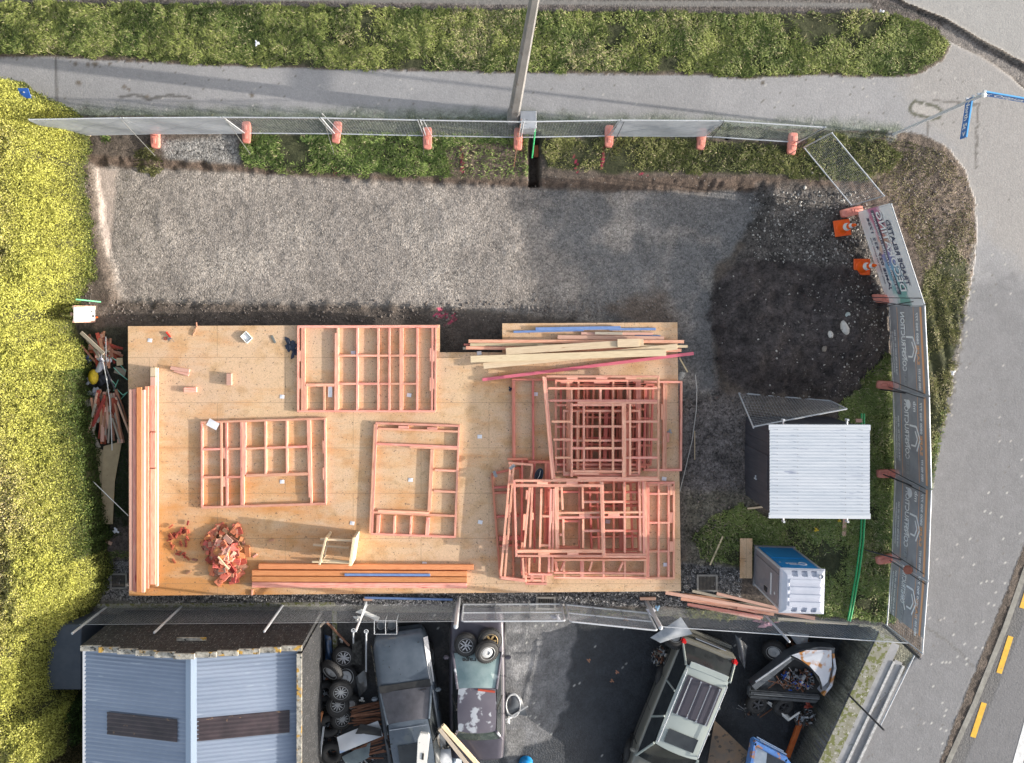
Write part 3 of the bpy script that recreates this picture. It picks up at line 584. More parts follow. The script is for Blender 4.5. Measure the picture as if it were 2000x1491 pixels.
vor = _n(nt, 'ShaderNodeTexVoronoi', Scale=70.); L(O_, vor.inputs['Vector']); sc_ = _n(nt, 'ShaderNodeSeparateColor'); L(vor.outputs['Color'], sc_.inputs[0])
fl = mrange(sc_.outputs[0], 0, 1, .86, 1.12); vs = _n(nt, 'ShaderNodeVectorMath', operation='SCALE'); L(col, vs.inputs[0]); L(fl, vs.inputs['Scale']); col = vs.outputs[0]
# orange tannin stains : stretched smears, stronger toward the south-west corner
st = _n(nt, 'ShaderNodeMapping'); st.inputs['Scale'].default_value = (.5, 1.6, 1); L(O_, st.inputs[0])
sx_ = _n(nt, 'ShaderNodeSeparateXYZ'); L(O_, sx_.inputs[0])
def axm(out, lo, hi): return mrange(out, lo, hi)
mm_ = _n(nt, 'ShaderNodeMath', operation='MULTIPLY'); L(axm(sx_.outputs[0], 1., -7.5), mm_.inputs[0]); L(axm(sx_.outputs[1], -2.2, -6.2), mm_.inputs[1])
ad = _n(nt, 'ShaderNodeMath', operation='ADD'); L(noise(1.1, 6., st.outputs[0], .65), ad.inputs[0]); m3 = _n(nt, 'ShaderNodeMath', operation='MULTIPLY'); L(mm_.outputs[0], m3.inputs[0]); m3.inputs[1].default_value = .26; L(m3.outputs[0], ad.inputs[1])
col = mixc(mrange(ad.outputs[0], .52, .8, 0, .75), col, (.56, .235, .055))
# dirt scuffs and specks
col = mixc(mrange(noise(3.2, 8., None, .75), .56, .72, 0, .45), col, (.30, .22, .15))
col = mixc(mrange(noise(17, 4.), .625, .68, 0, .8), col, (.13, .095, .07))
col = mixc(mrange(noise(34, 3.), .65, .70, 0, .75), col, (.10, .07, .05))
# sheet joints
br = _n(nt, 'ShaderNodeTexBrick', Scale=1.); br.inputs['Brick Width'].default_value = 3.6; br.inputs['Row Height'].default_value = 1.2; br.inputs['Mortar Size'].default_value = .006; br.inputs['Mortar Smooth'].default_value = .4
L(O_, br.inputs['Vector']); col = mixc(mrange(br.outputs['Fac'], 0, 1, 0, .75), col, (.22, .15, .09))
L(col, b.inputs['Base Color']); b.inputs['Roughness'].default_value = .7; b.inputs['Specular IOR Level'].default_value = .25
bu = _n(nt, 'ShaderNodeBump', Strength=.12, Distance=.01); L(noise(45, 4.), bu.inputs['Height']); L(bu.outputs[0], b.inputs['Normal'])
PB = m
deck = thing('floor_platform', 'L-shaped timber floor platform of tan particle board in the middle of the site', 'platform', (0, 0, 0))
MB().prism(plw, DZ - .022, DZ).build('floor_sheet', PB, deck)
ins = lambda k: [(x + (k if x < 0 else -k) * 1, y) for x, y in plw]
jm = MB()
cx_, cy_ = .0, -3.
n_ = len(plw)
for i in range(n_):
    a, c = Vector(plw[i]), Vector(plw[(i + 1) % n_]); d = (c - a).normalized(); nn = Vector((-d.y, d.x))
    if sdist(plw, np.array([((a + c) / 2 + nn * .1).x]), np.array([((a + c) / 2 + nn * .1).y]))[0] > 0: nn = -nn
    mid = (a + c) / 2 + nn * .035; jm.box((mid.x, mid.y, DZ - .022 - .1), ((c - a).length - .02, .045, .196), math.atan2(d.y, d.x))
jm.build('edge_joist', mat('joist_timber', (.42, .25, .14), (.5, .3, .18), 5, .8), deck)
# --- a wall frame is plates, studs, noggings and blocks lying flat
def wall_frame(label, z, mem, m=None, group='pre-nailed wall frames lying on the platform', t=.09):
    m = m or PINK; xs = [q[1] for q in mem] + [q[3] for q in mem]; ys = [q[2] for q in mem] + [q[4] for q in mem]
    r = thing('stud_frame', label, 'wall frame', P(sum(xs) / len(xs), sum(ys) / len(ys), z) , group=group)
    r.location.z = z; j = .0012
    for k, q in enumerate(mem):
        kind, x1, y1, x2, y2 = q[:5]; wd = (q[5] if len(q) > 5 else 3.5) * 1.1 / PPM
        top = z + t + {'plate': 0, 'stud': -.0016, 'nogging': -.003, 'block': -.0045, 'sill': -.0025, 'brace': .002}[kind] - (k % 3) * .0004
        ow = lambda a: a
        board(kind, x1, y1, x2, y2, wd, t - .004, top, m if k % 5 else m, r)
    return r
F1 = [('plate', 580.5, 638.5, 857, 638, 4.4), ('plate', 580, 803.5, 850, 803.7), ('stud', 582.3, 641, 582, 802), ('stud', 590, 641, 590, 802), ('stud', 593.7, 641, 594, 802), ('stud', 597.7, 755, 597.7, 802),
      ('block', 586, 685, 586, 706, 4.2), ('block', 586, 739, 586, 760, 4.2), ('sill', 597, 752.5, 653, 752.5, 5), ('stud', 633, 755, 633, 802), ('stud', 656, 651, 655, 802, 3.6), ('stud', 659.6, 641, 659.6, 802),
      ('stud', 698, 641, 697.6, 802), ('stud', 738.8, 641, 738.4, 802), ('stud', 760.7, 641, 760.2, 802), ('stud', 782, 641, 782, 802), ('stud', 785.6, 641, 785.3, 802), ('stud', 815, 641, 814.5, 802), ('stud', 844.7, 641, 843.5, 802), ('stud', 851, 641, 850, 802),
      ('block', 841.2, 680, 841.2, 706, 3), ('block', 847.8, 685, 847.6, 706, 3), ('block', 841, 738, 841, 764, 3), ('block', 847.5, 740, 847.3, 760, 3)]
for y in (695, 750):
    for a, c in ((661.4, 696), (699.6, 737), (740.4, 758.8), (762.4, 780), (787.4, 813)): F1.append(('nogging', a, y, c, y))
wall_frame('widest pink wall frame, by the top edge of the platform, doorway gap at its left', DZ, F1)
F2 = [('plate', 391.5, 825.5, 636.5, 818), ('plate', 393, 992, 637.5, 984.5, 4), ('stud', 394, 827.5, 394.3, 990), ('stud', 432, 826, 433, 988), ('stud', 442, 826, 443, 988), ('block', 437, 875, 437.3, 896, 5), ('block', 437.4, 931, 437.6, 951, 5),
      ('stud', 471, 825, 471.6, 987), ('stud', 474.6, 825, 475, 987), ('stud', 478.2, 825, 478, 928), ('stud', 518.4, 823.5, 518.8, 926), ('stud', 559.8, 822, 560.2, 925), ('stud', 601, 820.5, 604.5, 972), ('stud', 604.6, 820.5, 608, 984), ('stud', 634.5, 820, 636, 983, 3.2),
      ('block', 631, 861, 631.4, 886, 2.6), ('block', 631.5, 914, 631.8, 938, 2.6), ('nogging', 396, 878.5, 430.5, 877.5), ('nogging', 396, 933, 430.5, 932.5), ('nogging', 444.5, 877.5, 469, 877), ('nogging', 444.8, 932.5, 469.4, 932),
      ('nogging', 480, 877, 516.6, 875.5), ('nogging', 520.4, 875.4, 558.2, 874), ('nogging', 562, 874, 599.6, 872.6), ('sill', 480, 929.5, 601, 926, 5)]
wall_frame('pink wall frame with a sheet of white paper on its top left corner', DZ, F2)
F3 = [('plate', 733, 827, 898.5, 832.5), ('plate', 724, 1043.5, 890, 1049.5), ('stud', 732, 829, 722.6, 1042), ('stud', 735.4, 829, 726.4, 1042, 3), ('stud', 896.6, 834, 888.6, 1047), ('nogging', 738, 837.5, 896, 843.5), ('block', 778, 834.4, 798, 835, 4.5), ('block', 834, 836.8, 854, 837.6, 4.5),
      ('nogging', 736, 867.5, 895, 874), ('nogging', 800, 873.5, 894.6, 877.6), ('stud', 843, 878, 837, 999, 4), ('stud', 846.2, 878, 840.4, 999, 2.8), ('nogging', 849, 918.6, 893.5, 920.4), ('nogging', 847, 959.4, 892, 961.8), ('sill', 730, 1001, 888.6, 1008.5), ('sill', 738, 998.6, 838, 1002.4),
      ('stud', 737.8, 1006, 736, 1041.6), ('stud', 741.2, 1006, 739.4, 1041.6, 3), ('stud', 770.8, 1008, 769.4, 1043), ('stud', 803, 1009, 801.6, 1044), ('stud', 834.4, 1011, 832.4, 1045.6), ('stud', 838, 1011, 836, 1045.6, 3)]
wall_frame('pink wall frame in the middle of the platform enclosing one large open bay', DZ, F3)
# --- upper heap of frames on the right
def rect_frame(x0, y0, x1, y1, studs, nogs, skew=0, dbl=(), w=3.5, nog_run=None, sk2=0):
    """plates horizontal (top/bottom), studs vertical; skew shifts the foot in x"""
    mm = [('plate', x0, y0, x1, y0 + sk2, w), ('plate', x0 + skew, y1, x1 + skew, y1 + sk2, w)]
    ss = sorted([x0 + 1.8, *studs, x1 - 1.8]); f = lambda x: (x - x0) / (x1 - x0) * sk2
    for x in ss: mm.append(('stud', x, y0 + 2 + f(x), x + skew, y1 - 2 + f(x), 6.6 if x in dbl else w))
    for (y, a, c) in nogs:
        t = (y - y0) / (y1 - y0); pts = [x + skew * t for x in ss if a - 3 <= x <= c + 3]
        for p, q in zip(pts[:-1], pts[1:]): mm.append(('nogging', p + 1.9, y + f(p), q - 1.9, y + f(q), w))
    return mm
z0 = DZ
wall_frame('lowest frame of the upper stack, its bare left end reaching out past the others', z0, rect_frame(1000, 742, 1240, 902, [1041, 1004, 1150, 1190], [(880, 1150, 1190)], skew=1), DEEP)
wall_frame('frame under the upper stack whose right end overhangs the platform edge', z0, rect_frame(1258, 746.5, 1333, 918.5, [1266, 1297, 1301], [], skew=-1) + [('block', 1293, 790, 1293, 820, 3), ('block', 1305, 846, 1305, 864, 4), ('block', 1263, 757, 1290, 757, 4)])
wall_frame('deep pink wall frame second from the bottom in the upper stack', z0 + .09, rect_frame(1094, 752, 1262, 912, [1112, 1127, 1147, 1171, 1196, 1212, 1228, 1245], [(800, 1112, 1262), (806, 1112, 1245), (856, 1112, 1262), (900, 1094, 1262)], dbl=(1127, 1212)), DEEP)
wall_frame('wall frame in the middle of the upper stack with close-set doubled studs', z0 + .18, rect_frame(1084, 744, 1252, 922, [1110, 1130, 1198, 1226, 1246], [(792, 1084, 1252), (834, 1084, 1252), (877, 1084, 1252), (908, 1084, 1252), (916, 1130, 1252)], dbl=(1246, 1110)) + [('block', 1095, 746.6, 1118, 747, 4), ('block', 1160, 747, 1190, 747, 4)])
wall_frame('slightly twisted frame buried in the upper stack, one corner showing at its right', z0 + .09, rect_frame(1140, 749, 1278, 905, [1160, 1186, 1208, 1240, 1262], [(815, 1140, 1278), (868, 1140, 1278)], skew=-5, sk2=3, dbl=(1186,)), DEEP)
wall_frame('slim wall frame near the top of the upper stack with narrow right bays', z0 + .27, rect_frame(1100, 803, 1250, 928, [1128, 1172, 1226, 1231], [(861, 1100, 1250)], dbl=(1226,)) + [('sill', 1100, 924, 1250, 923)])
F4 = [('plate', 1067, 735.5, 1288, 735.8), ('stud', 1061.5, 736, 1079, 936), ('stud', 1065, 737, 1082.5, 935), ('stud', 1286.4, 737.5, 1286, 936), ('nogging', 1071, 759, 1284.4, 759), ('nogging', 1073, 783, 1284, 783), ('nogging', 1128, 787, 1284, 787), ('plate', 1080, 937.5, 1288, 937.5), ('plate', 1128, 933.8, 1284, 934.2), ('block', 1107, 739.2, 1128, 739.2), ('block', 1164, 739.2, 1186, 739.2), ('block', 1222, 739.2, 1243, 739.2),
      ('stud', 1116.4, 761, 1116.4, 781), ('stud', 1173, 761, 1173, 781), ('stud', 1230.6, 761, 1230.6, 781), ('stud', 1116.4, 787, 1116.6, 932), ('stud', 1140.4, 789, 1140.8, 921), ('stud', 1197, 789, 1197.4, 921), ('stud', 1217, 789, 1217.4, 932), ('stud', 1220.6, 789, 1221, 932), ('stud', 1230.6, 789, 1230.8, 928)]
for y in (824, 859, 894.5):
    F4 += [('nogging', 1070 + (y - 736) * .088, y, 1114.6, y), ('nogging', 1222.6, y, 1229, y), ('nogging', 1232.6, y, 1284.4, y)]
for y in (791.5, 833.5, 876, 899.5):
    F4 += [('nogging', 1118.4, y, 1138.6, y), ('nogging', 1142.4, y, 1195.2, y), ('nogging', 1199, y, 1215, y)]
F4 += [('nogging', 1118.6, 921, 1215, 921.4), ('nogging', 1118.6, 925.4, 1170, 925.8)]
wall_frame('topmost frame of the upper stack, its left stud leaning out at an angle', z0 + .36, F4)
wall_frame('frame buried in the lower stack with its studs showing through the big bays', z0 + .09, rect_frame(1150, 944, 1246, 1076, [1166, 1210, 1232], [(990, 1150, 1246), (1050, 1150, 1246)], skew=4, sk2=-2, dbl=(1210,)), DEEP)
# --- lower heap
wall_frame('bottom-most frame of the lower stack with a long stud slanting down its left side', z0, [('stud', 961, 926, 977, 1130, 3.4), ('plate', 964, 926, 1016, 914), ('nogging', 965, 953, 1010, 951), ('nogging', 966, 963.5, 1010, 962), ('nogging', 970, 1010, 1014, 1008), ('nogging', 974, 1051, 1022, 1049), ('nogging', 974.5, 1055, 1022, 1053), ('nogging', 975.5, 1067, 1020, 1065), ('stud', 1016, 914, 1026, 1134), ('plate', 978, 1130, 1028, 1136), ('stud', 1001, 930, 1003, 1130)], DEEP)
wall_frame('frame of the lower stack poking out above the others beside a dark plastic tub', z0 + .09, [('plate', 991, 897.5, 1031, 897), ('plate', 1032, 903, 1076, 903.5), ('stud', 1044, 905, 1044, 1100), ('stud', 1066, 905, 1064, 1065, 3.6), ('stud', 1070, 905, 1068, 1065, 3.6), ('stud', 1020, 900, 1019, 1120), ('stud', 1073.6, 905, 1072, 1120), ('plate', 1018, 1122, 1074, 1122), ('nogging', 1046, 938, 1064, 938)], DEEP)
wall_frame('right-hand ladder-like frame of the lower stack with two clear columns of bays', z0, rect_frame(1262, 943.5, 1318, 1130, [1266.5, 1286.6, 1306], [(965, 1266, 1306), (1021.5, 1266, 1306), (1077.5, 1266, 1306)], w=3.4) + [('block', 1312, 950, 1312, 967, 6), ('block', 1311.6, 1001, 1311.6, 1022, 6), ('block', 1311.6, 1058, 1311.6, 1078, 6), ('nogging', 1262, 947.5, 1312, 947.5)])
wall_frame('ladder frame with raking braces along the bottom of the lower stack', z0 + .09, [('plate', 1080, 1094, 1263, 1094), ('plate', 1082, 1119, 1263, 1121), ('plate', 1082, 1128.6, 1263, 1129.6), ('stud', 1101.6, 1096, 1102, 1127), ('stud', 1137, 1096, 1137, 1127, 6.6), ('stud', 1179, 1096, 1179, 1127), ('stud', 1220.6, 1096, 1220.6, 1127), ('stud', 1260, 1096, 1260, 1127, 4), ('stud', 1085, 1094, 1088, 1116, 5), ('brace', 1096, 1115, 1103, 1096), ('brace', 1151, 1116, 1157, 1097), ('brace', 1208.6, 1117, 1217, 1098)])
wall_frame('frame of the lower stack crossed by a doubled rail halfway down', z0 + .18, rect_frame(1130, 938, 1250, 1082, [1138, 1199, 1220.6], [(962, 1138, 1250), (981, 1138, 1250), (1038, 1138, 1250)]) + [('sill', 1090, 1069, 1130, 1070), ('sill', 1090, 1073, 1130, 1074), ('nogging', 1090, 961.5, 1130, 961.5), ('nogging', 1090, 1018.6, 1130, 1018.6)], DEEP)
wall_frame('large frame second from the top of the lower stack with a blocked double rail', z0 + .27, [('plate', 1080, 939, 1260, 939), ('plate', 1084, 1083.5, 1262, 1083.5), ('plate', 1084, 1087.4, 1262, 1088), ('stud', 1085, 941, 1087, 1074), ('stud', 1088.6, 941, 1090.4, 1074), ('nogging', 1090, 1002.4, 1255, 1001), ('nogging', 1090, 1011.4, 1255, 1010), ('block', 1131, 1006.6, 1152, 1006.4, 5), ('block', 1188, 1006, 1210, 1006, 5), ('stud', 1097, 952, 1099, 996), ('stud', 1138, 952, 1138.6, 994), ('stud', 1139, 1014, 1139, 1071), ('stud', 1248.6, 941, 1251, 1076), ('stud', 1256, 941, 1258, 1082), ('stud', 1259.6, 941, 1262, 1082), ('block', 1252.6, 966, 1254, 966.2, 4), ('block', 1253.6, 1043, 1255.4, 1043, 4), ('stud', 1219.4, 941, 1220.6, 1080), ('nogging', 1140, 981, 1217.6, 980.6), ('nogging', 1140.6, 1037.6, 1218.4, 1037), ('stud', 1100, 1014, 1101, 1066), ('block', 1093, 1045, 1097.6, 1045)])
wall_frame('narrow blocked lintel frame slanting down the left side of the lower stack', z0 + .18, [('stud', 997, 908, 978, 1126), ('stud', 1003.4, 910, 986, 1127), ('block', 998.6, 925, 996.8, 948, 3), ('block', 993, 985, 990.6, 1012, 3), ('block', 988.4, 1046, 986, 1075, 3), ('plate', 993, 905, 1041, 908.6), ('stud', 1040, 910, 1036, 940), ('plate', 978, 1128.6, 1026, 1135, 5)])
wall_frame('loose pair of doubled studs leaning inside the lower stack at a slant', z0 + .27, [('stud', 1034.6, 952, 1024, 1072), ('stud', 1039.4, 952, 1035, 1072), ('block', 1031, 958, 1030, 976, 6), ('block', 1025, 1005, 1024, 1036, 5), ('block', 1040, 1002, 1040, 1016, 4), ('block', 1022, 1060, 1020, 1074, 6), ('stud', 1021, 1090, 1023, 1130), ('stud', 1057.4, 955, 1053.4, 1118), ('stud', 1076, 955, 1072, 1118), ('stud', 1081.4, 955, 1079, 1118), ('block', 1077.8, 998, 1077, 1022, 4), ('nogging', 1058.8, 1009, 1073.6, 1009, 3.6), ('nogging', 1055.6, 1066, 1071.8, 1066), ('plate', 1032, 1122, 1079, 1123), ('stud', 1034, 1090, 1033, 1122)])
wall_frame('short ladder frame sticking out at the very bottom of the lower stack', z0 + .09, [('stud', 1027, 1090, 1027, 1138), ('stud', 1066, 1124, 1066, 1138, 4), ('stud', 1039, 1124, 1039, 1136, 5), ('plate', 1026, 1140.6, 1068, 1141), ('nogging', 1029, 1134, 1064, 1134), ('nogging', 1029, 1127, 1064, 1127), ('stud', 1060, 1124, 1060, 1138)])
wall_frame('topmost frame of the lower stack, an empty rectangle with blocked double plates', z0 + .37, [('plate', 1006, 939.4, 1174, 939.4), ('plate', 1006, 948.6, 1174, 949, 5), ('stud', 1004.4, 938, 1008.6, 1088), ('plate', 1010, 1077.4, 1178, 1077, 5), ('plate', 1010, 1086.4, 1178, 1086.4), ('stud', 1173.6, 941, 1177.4, 1086), ('stud', 1177, 941, 1180.8, 1086), ('block', 1049, 944, 1070, 944, 4.6), ('block', 1106, 944, 1128, 944, 4.6), ('block', 1051, 1082, 1073, 1082, 4.6), ('block', 1108, 1082, 1130, 1082, 4.6)])
# --- lumber stack along the platform's west edge
G = 'boards stacked along the left edge of the platform'
cols = [(255.6, 761, 1154, .92, PALE, 6.6, .047), (262.9, 760, 1156, .93, PINK, 6.6, .047), (271.4, 757, 1157, .955, ORNG, 9.2, .047), (279.2, 762, 1158, .94, PALE, 5.4, .09), (286.6, 755, 1150, .80, PINK, 7.2, .047), (298.2, 753, 843, .72, PINK, 9.6, .045), (298.2, 845, 914, .72, PINK, 9.6, .045), (298.2, 916, 1142, .72, PINK, 9.6, .045), (305.6, 719, 1146, .69, CREAM, 4.2, .09)]  # narrow pale and last cream boards put the sunlit side faces into colour
wds = ['first', 'second', 'third', 'fourth', 'fifth', 'sixth', 'seventh', 'eighth', 'ninth']
desc = ['outermost board on the left edge of the tall lumber stack', 'second board in from the left edge on top of the tall lumber stack', 'rust-streaked board on top of the tall lumber stack, third from its left edge', 'narrow pale board on the tall lumber stack, placed for its sunlit edge beside the rust-streaked one', 'pink board on the middle step of the lumber stack', 'upper short red board on the low right step of the lumber stack', 'short pink board between two others on the low step of the lumber stack', 'long red board on the lower half of the low right step of the lumber stack', 'cream strip along the right side of the lumber stack, added for its sunlit faces']
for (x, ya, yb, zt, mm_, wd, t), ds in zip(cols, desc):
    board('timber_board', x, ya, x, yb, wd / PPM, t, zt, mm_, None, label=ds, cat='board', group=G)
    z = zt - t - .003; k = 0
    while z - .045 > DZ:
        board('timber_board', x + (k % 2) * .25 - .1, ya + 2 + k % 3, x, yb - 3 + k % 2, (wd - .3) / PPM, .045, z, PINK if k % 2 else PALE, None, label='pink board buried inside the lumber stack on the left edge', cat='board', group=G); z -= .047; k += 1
for yy, ds in ((727, 'short cream offcut at the top end of the tall lumber stack'), (745, 'short cream offcut just below another at the top end of the lumber stack')):
    board('timber_offcut', 298.6, yy - 8.6, 298.6, yy + 8.6, 9.6 / PPM, .09, .9, CREAM if yy < 730 else PALE, None, label=ds, cat='offcut', group=G)
    for z in (.807, .71): board('timber_offcut', 298.6, yy - 8.4, 298.6, yy + 8.4, 9.4 / PPM, .09, z, PALE, None, label='offcut hidden under the short cream pieces of the lumber stack', cat='offcut', group=G)
# --- boards along the south edge
G = 'boards laid along the bottom edge of the platform'
for i, (x0, x1, y, ds) in enumerate(((505, 925, 1107, 'top row orange board along the bottom edge, running under the sawhorse'), (492, 912, 1119.6, 'second orange board from the top along the bottom edge, carrying a blue strip'), (492, 912, 1131.4, 'third orange board from the top along the bottom edge of the platform'), (492, 912, 1143, 'lowest pink board along the bottom edge of the platform'))):
    sp_ = x0 + 250
    board('timber_board', x0, y, x1, y + 1.5, 9.6 / PPM, .09, DZ + .14, ORNG if i < 3 else PINK, None, label=ds, cat='board', group=G)
    board('timber_board', x0 + 1, y, x1 - 1, y + 1.5, 9.2 / PPM, .046, DZ + .0475, PINK, None, label='board under the orange row along the bottom edge of the platform', cat='board', group=G)
board('blue_strip', 673, 1123, 840, 1123.6, 4.6 / PPM, .03, DZ + .171, BLUE, None, label='blue treated timber strip lying on the orange boards at the bottom edge', cat='timber strip')
# --- mixed pile at the north-east corner
G = 'mixed boards in the pile at the top right corner of the platform'
for x1, y1, x2, y2, wd, mm_, zt, ds in (
    (1003, 648.6, 1140, 645, 4.2, BLUE, .6, 'thin blue timber strip whose left end reaches farthest left'), (1046, 643, 1212, 640.5, 6.4, BLUE, .645, 'thickest blue timber piece along the top corner of the platform'), (1190, 643.5, 1281, 643, 4.6, BLUE, .6, 'short blue timber strip at the right of the blue row'),
    (1135, 652, 1275, 652.6, 6, PALE, .6, 'short pale pink board below the blue strips'), (1162, 651, 1216, 651.8, 5, GREYW, .648, 'short grey weathered piece lying on the pale pink board'), (1240, 655.6, 1290, 656.6, 3, BLUE, .6, 'small blue sliver at the right of the pale pink boards'),
    (1089, 658.6, 1297, 661, 7.4, PALE, .648, 'pale pink board of medium length just above the long pink one'), (915, 666.6, 1336, 667.6, 6, PINK, .69, 'longest upper pink board of the mixed pile, overhanging at both ends'), (918, 673.4, 1060, 672.6, 5.4, CREAM, .66, 'bare board end poking out left between two pink boards'),
    (910, 679.6, 1331, 684.6, 6.2, PINK, .65, 'pink board overhanging on the left, below the bare board end'), (904, 680.4, 940, 680.6, 4.6, GREYW, .6, 'grey board end farthest left in the mixed pile'), (906, 673.4, 930, 673.6, 3.4, DEEP, .6, 'red board end at the left of the mixed pile'), (1050, 675, 1343, 677, 5, CREAM, .7, 'bare narrow board overhanging the right edge of the platform'),
    (988, 686.4, 1257, 669, 13, CREAM, .79, 'wide bare board smeared with dark mud on top of the mixed pile'), (1206, 670.4, 1249, 669.6, 15, CREAM, .836, 'short clean bare offcut lying across the end of the muddy board'), (944, 715, 1323, 677.6, 11.5, CREAM, .74, 'wide bare board running diagonally below the pale long board'), (919, 702, 1301, 689, 12.6, CREAM, .79, 'longest wide pale board in the mixed pile'),
    (942, 742, 1355, 690.6, 6, ROSE, .645, 'deep pink board lying diagonally apart from the mixed pile')):
    board('timber_board', x1, y1, x2, y2, wd / PPM, .044, zt, mm_, None, label=ds, cat='board', group=G)
mud = mat('mud_smear', (.2, .17, .14), (.5, .44, .38), 9, .9)
# --- boards off the platform in the south-east
G = 'boards dropped on the ground below the platform corner'
for i, (x1, y1, x2, y2, wd, mm_, zt, z2, ds) in enumerate((
    (1300, 1158, 1592, 1208.6, 6.6, PALE, .2, .2, 'longest orange-pink board in the fan of boards off the platform corner'), (1352, 1155, 1502, 1187, 5, GREYW, .1, .1, 'grey weathered board on top edge of the fan of dropped boards'), (1400, 1160, 1532, 1192, 5.6, PALE, .15, .15, 'board ending at the portable toilet in the fan of dropped boards'),
    (1330, 1170, 1512, 1200.6, 6, PINK, .15, .15, 'pink board along the middle of the fan of dropped boards'), (1343, 1181, 1490, 1206, 6, PINK, .1, .1, 'pink board lowest on the left of the fan of dropped boards'), (1366, 1186, 1486, 1209, 5, PALE, .05, .05, 'thin pale board at the bottom of the fan of dropped boards'), (1335, 1162, 1460, 1176, 5, BROWNW, .1, .1, 'brown board near the left of the fan of dropped boards'), (1440, 1188, 1480, 1196, 6, PINK, .2, .2, 'short pink offcut on the fan of dropped boards'))):
    board('timber_board', x1, y1, x2, y2, wd / PPM, .045, zt, mm_, None, z2=z2, label=ds, cat='board', group=G)
board('edging_board', 1520, 1209, 1656, 1218.5, 5.5 / PPM, .05, .07, GREYW, None, label='grey edging board lying along the foot of the chain-link fence', cat='board')
board('timber_offcut', 1250, 1170, 1281, 1169.6, 6 / PPM, .045, .05, PALE, None, label='small orange offcut alone on the drain pebbles below the platform', cat='offcut')
board('blue_strip', 712, 1168, 884, 1171.5, 4.2 / PPM, .04, .1, BLUE, None, label='blue timber strip lying on the pebbles below the platform', cat='timber strip')
board('timber_offcut', 709, 1171.6, 726, 1172, 4.4 / PPM, .045, .055, PALE, None, label='small orange offcut under the left end of the blue strip on the pebbles', cat='offcut')
board('particle_board_offcut', 1457.6, 1052, 1457.2, 1130, 23.6 / PPM, .022, .16, PB, None, label='long offcut of particle board left of the portable toilet', cat='board')
board('marker_stake', 1412, 1048, 1387, 1104, 3 / PPM, .025, .06, CREAM, None, label='thin yellow stake lying on the grass right of the platform', cat='stake')
board('marker_stake', 1460, 994, 1490, 990.6, 3.6 / PPM, .025, .06, CREAM, None, label='short pale stake lying at the lower left corner of the dark shed', cat='stake')
board('timber_offcut', 1650.6, 1012, 1649, 1047, 7.4 / PPM, .045, .07, PALE, None, label='pale plank poking out from below the shed roof edge', cat='plank')
board('timber_offcut', 1672, 822, 1684, 822, 7 / PPM, .045, .3, PALE, None, label='small timber offcut behind the upper right corner of the shed', cat='offcut')
board('marker_stake', 1327, 699, 1343, 727, 2.8 / PPM, .025, .12, CREAM, None, label='small stake propped at the right edge of the platform beside a grey rock', cat='stake')
board('marker_stake', 1357, 842, 1357, 898, 2 / PPM, .02, .05, CREAM, None, label='slim stick on the soil right of the upper frame stack', cat='stake')
# --- small blocks on the platform
def block(x, y, L_, w_, h, ang, z, m, label, group, name='timber_offcut', tilt=(0, 0)):
    o = MB().box((0, 0, 0), (L_, w_, h)).build(name, m, None, bevel=.004); o.location = P(x, y, z + h); o.location.z = z + h / 2
    o.rotation_euler = (tilt[0], tilt[1], ang); return tag(o, label, 'offcut', group)
GB = 'offcuts on the platform away from the heap'
block(351, 722, .5, .09, .09, -.17, DZ, PALE, 'upper of two stacked short boards near the top of the lumber stack', GB); block(354, 728, .42, .08, .045, -.3, DZ, PALE, 'lower short board sticking out beneath its partner near the lumber stack', GB)
block(371, 762, .33, .13, .09, .03, DZ, PINK, 'reddish offcut lying level between the lumber stack and the widest frame', GB); block(447, 741.6, .13, .31, .12, 0, DZ, PALE, 'upright-lying offcut, farthest right of the loose ones above the left frame', GB)
G1_ = 'offcuts in the big heap on the platform'; r5 = random.Random(5); pl_ = []
zn = lambda x, y, z: 'on the crest' if z > DZ + .13 else 'at the top edge' if y < 1052 else 'at the bottom edge' if y > 1112 else 'on the left side' if x < 441 else 'on the right side'
HR = TM('red_offcut_pine', (.55, .13, .085), (.66, .22, .15), (.3, .05, .03), rv=.25); HD = TM('dark_red_offcut', (.3, .06, .035), (.42, .11, .07), (.15, .03, .02), rv=.3)
cms = [HR, PINK, ORNG, HR, PALE, BROWNW, HD, HD]
heap_c = ['red', 'pink', 'orange', 'red', 'pale', 'brown', 'dark red', 'dark red']
for i in range(175):
    u = r5.random() ** .62; th = r5.uniform(0, 2 * math.pi); x = 441 + 45 * u * math.cos(th) * (1.0 if math.sin(th) < 0 else .8); y = 1082 + 60 * u * math.sin(th)
    zz = DZ + max(0, .27 * (1 - u) ** .8) * (r5.random() ** .45)
    big = r5.random() < .5; L_ = r5.uniform(.18, .33) if big else r5.uniform(.09, .17); w_ = r5.choice([.14, .14, .19]) if big else r5.uniform(.06, .1)
    k = r5.randrange(8); k = (r5.choice([0, 1, 2, 4, 7]) if zz > DZ + .12 else r5.choice([0, 2, 3, 5, 5, 6]))
    block(x, y, L_, w_, .045, r5.uniform(0, 3.14), zz, cms[k], '%s offcut %s of the big heap of timber offcuts' % (heap_c[k], zn(x, y, zz)), 'big heap offcuts, %s %s' % (heap_c[k], zn(x, y, zz)), tilt=(r5.gauss(0, .22 if zz > DZ + .02 else 0), r5.gauss(0, .22 if zz > DZ + .02 else 0)))
for i in range(34):
    x = 345 + r5.gauss(0, 12); y = 1062 + r5.gauss(0, 17)
    if i > 26: x, y = 362 + r5.gauss(0, 5), 1042 + r5.gauss(0, 5)
    block(x, y, r5.uniform(.09, .16), .045, .035, r5.uniform(0, 3.14), DZ + (.03 if i % 4 == 0 else 0), HD, 'small dark red chip in the scatter left of the big offcut heap', 'chips scattered between the lumber stack and the offcut heap', name='timber_chip')
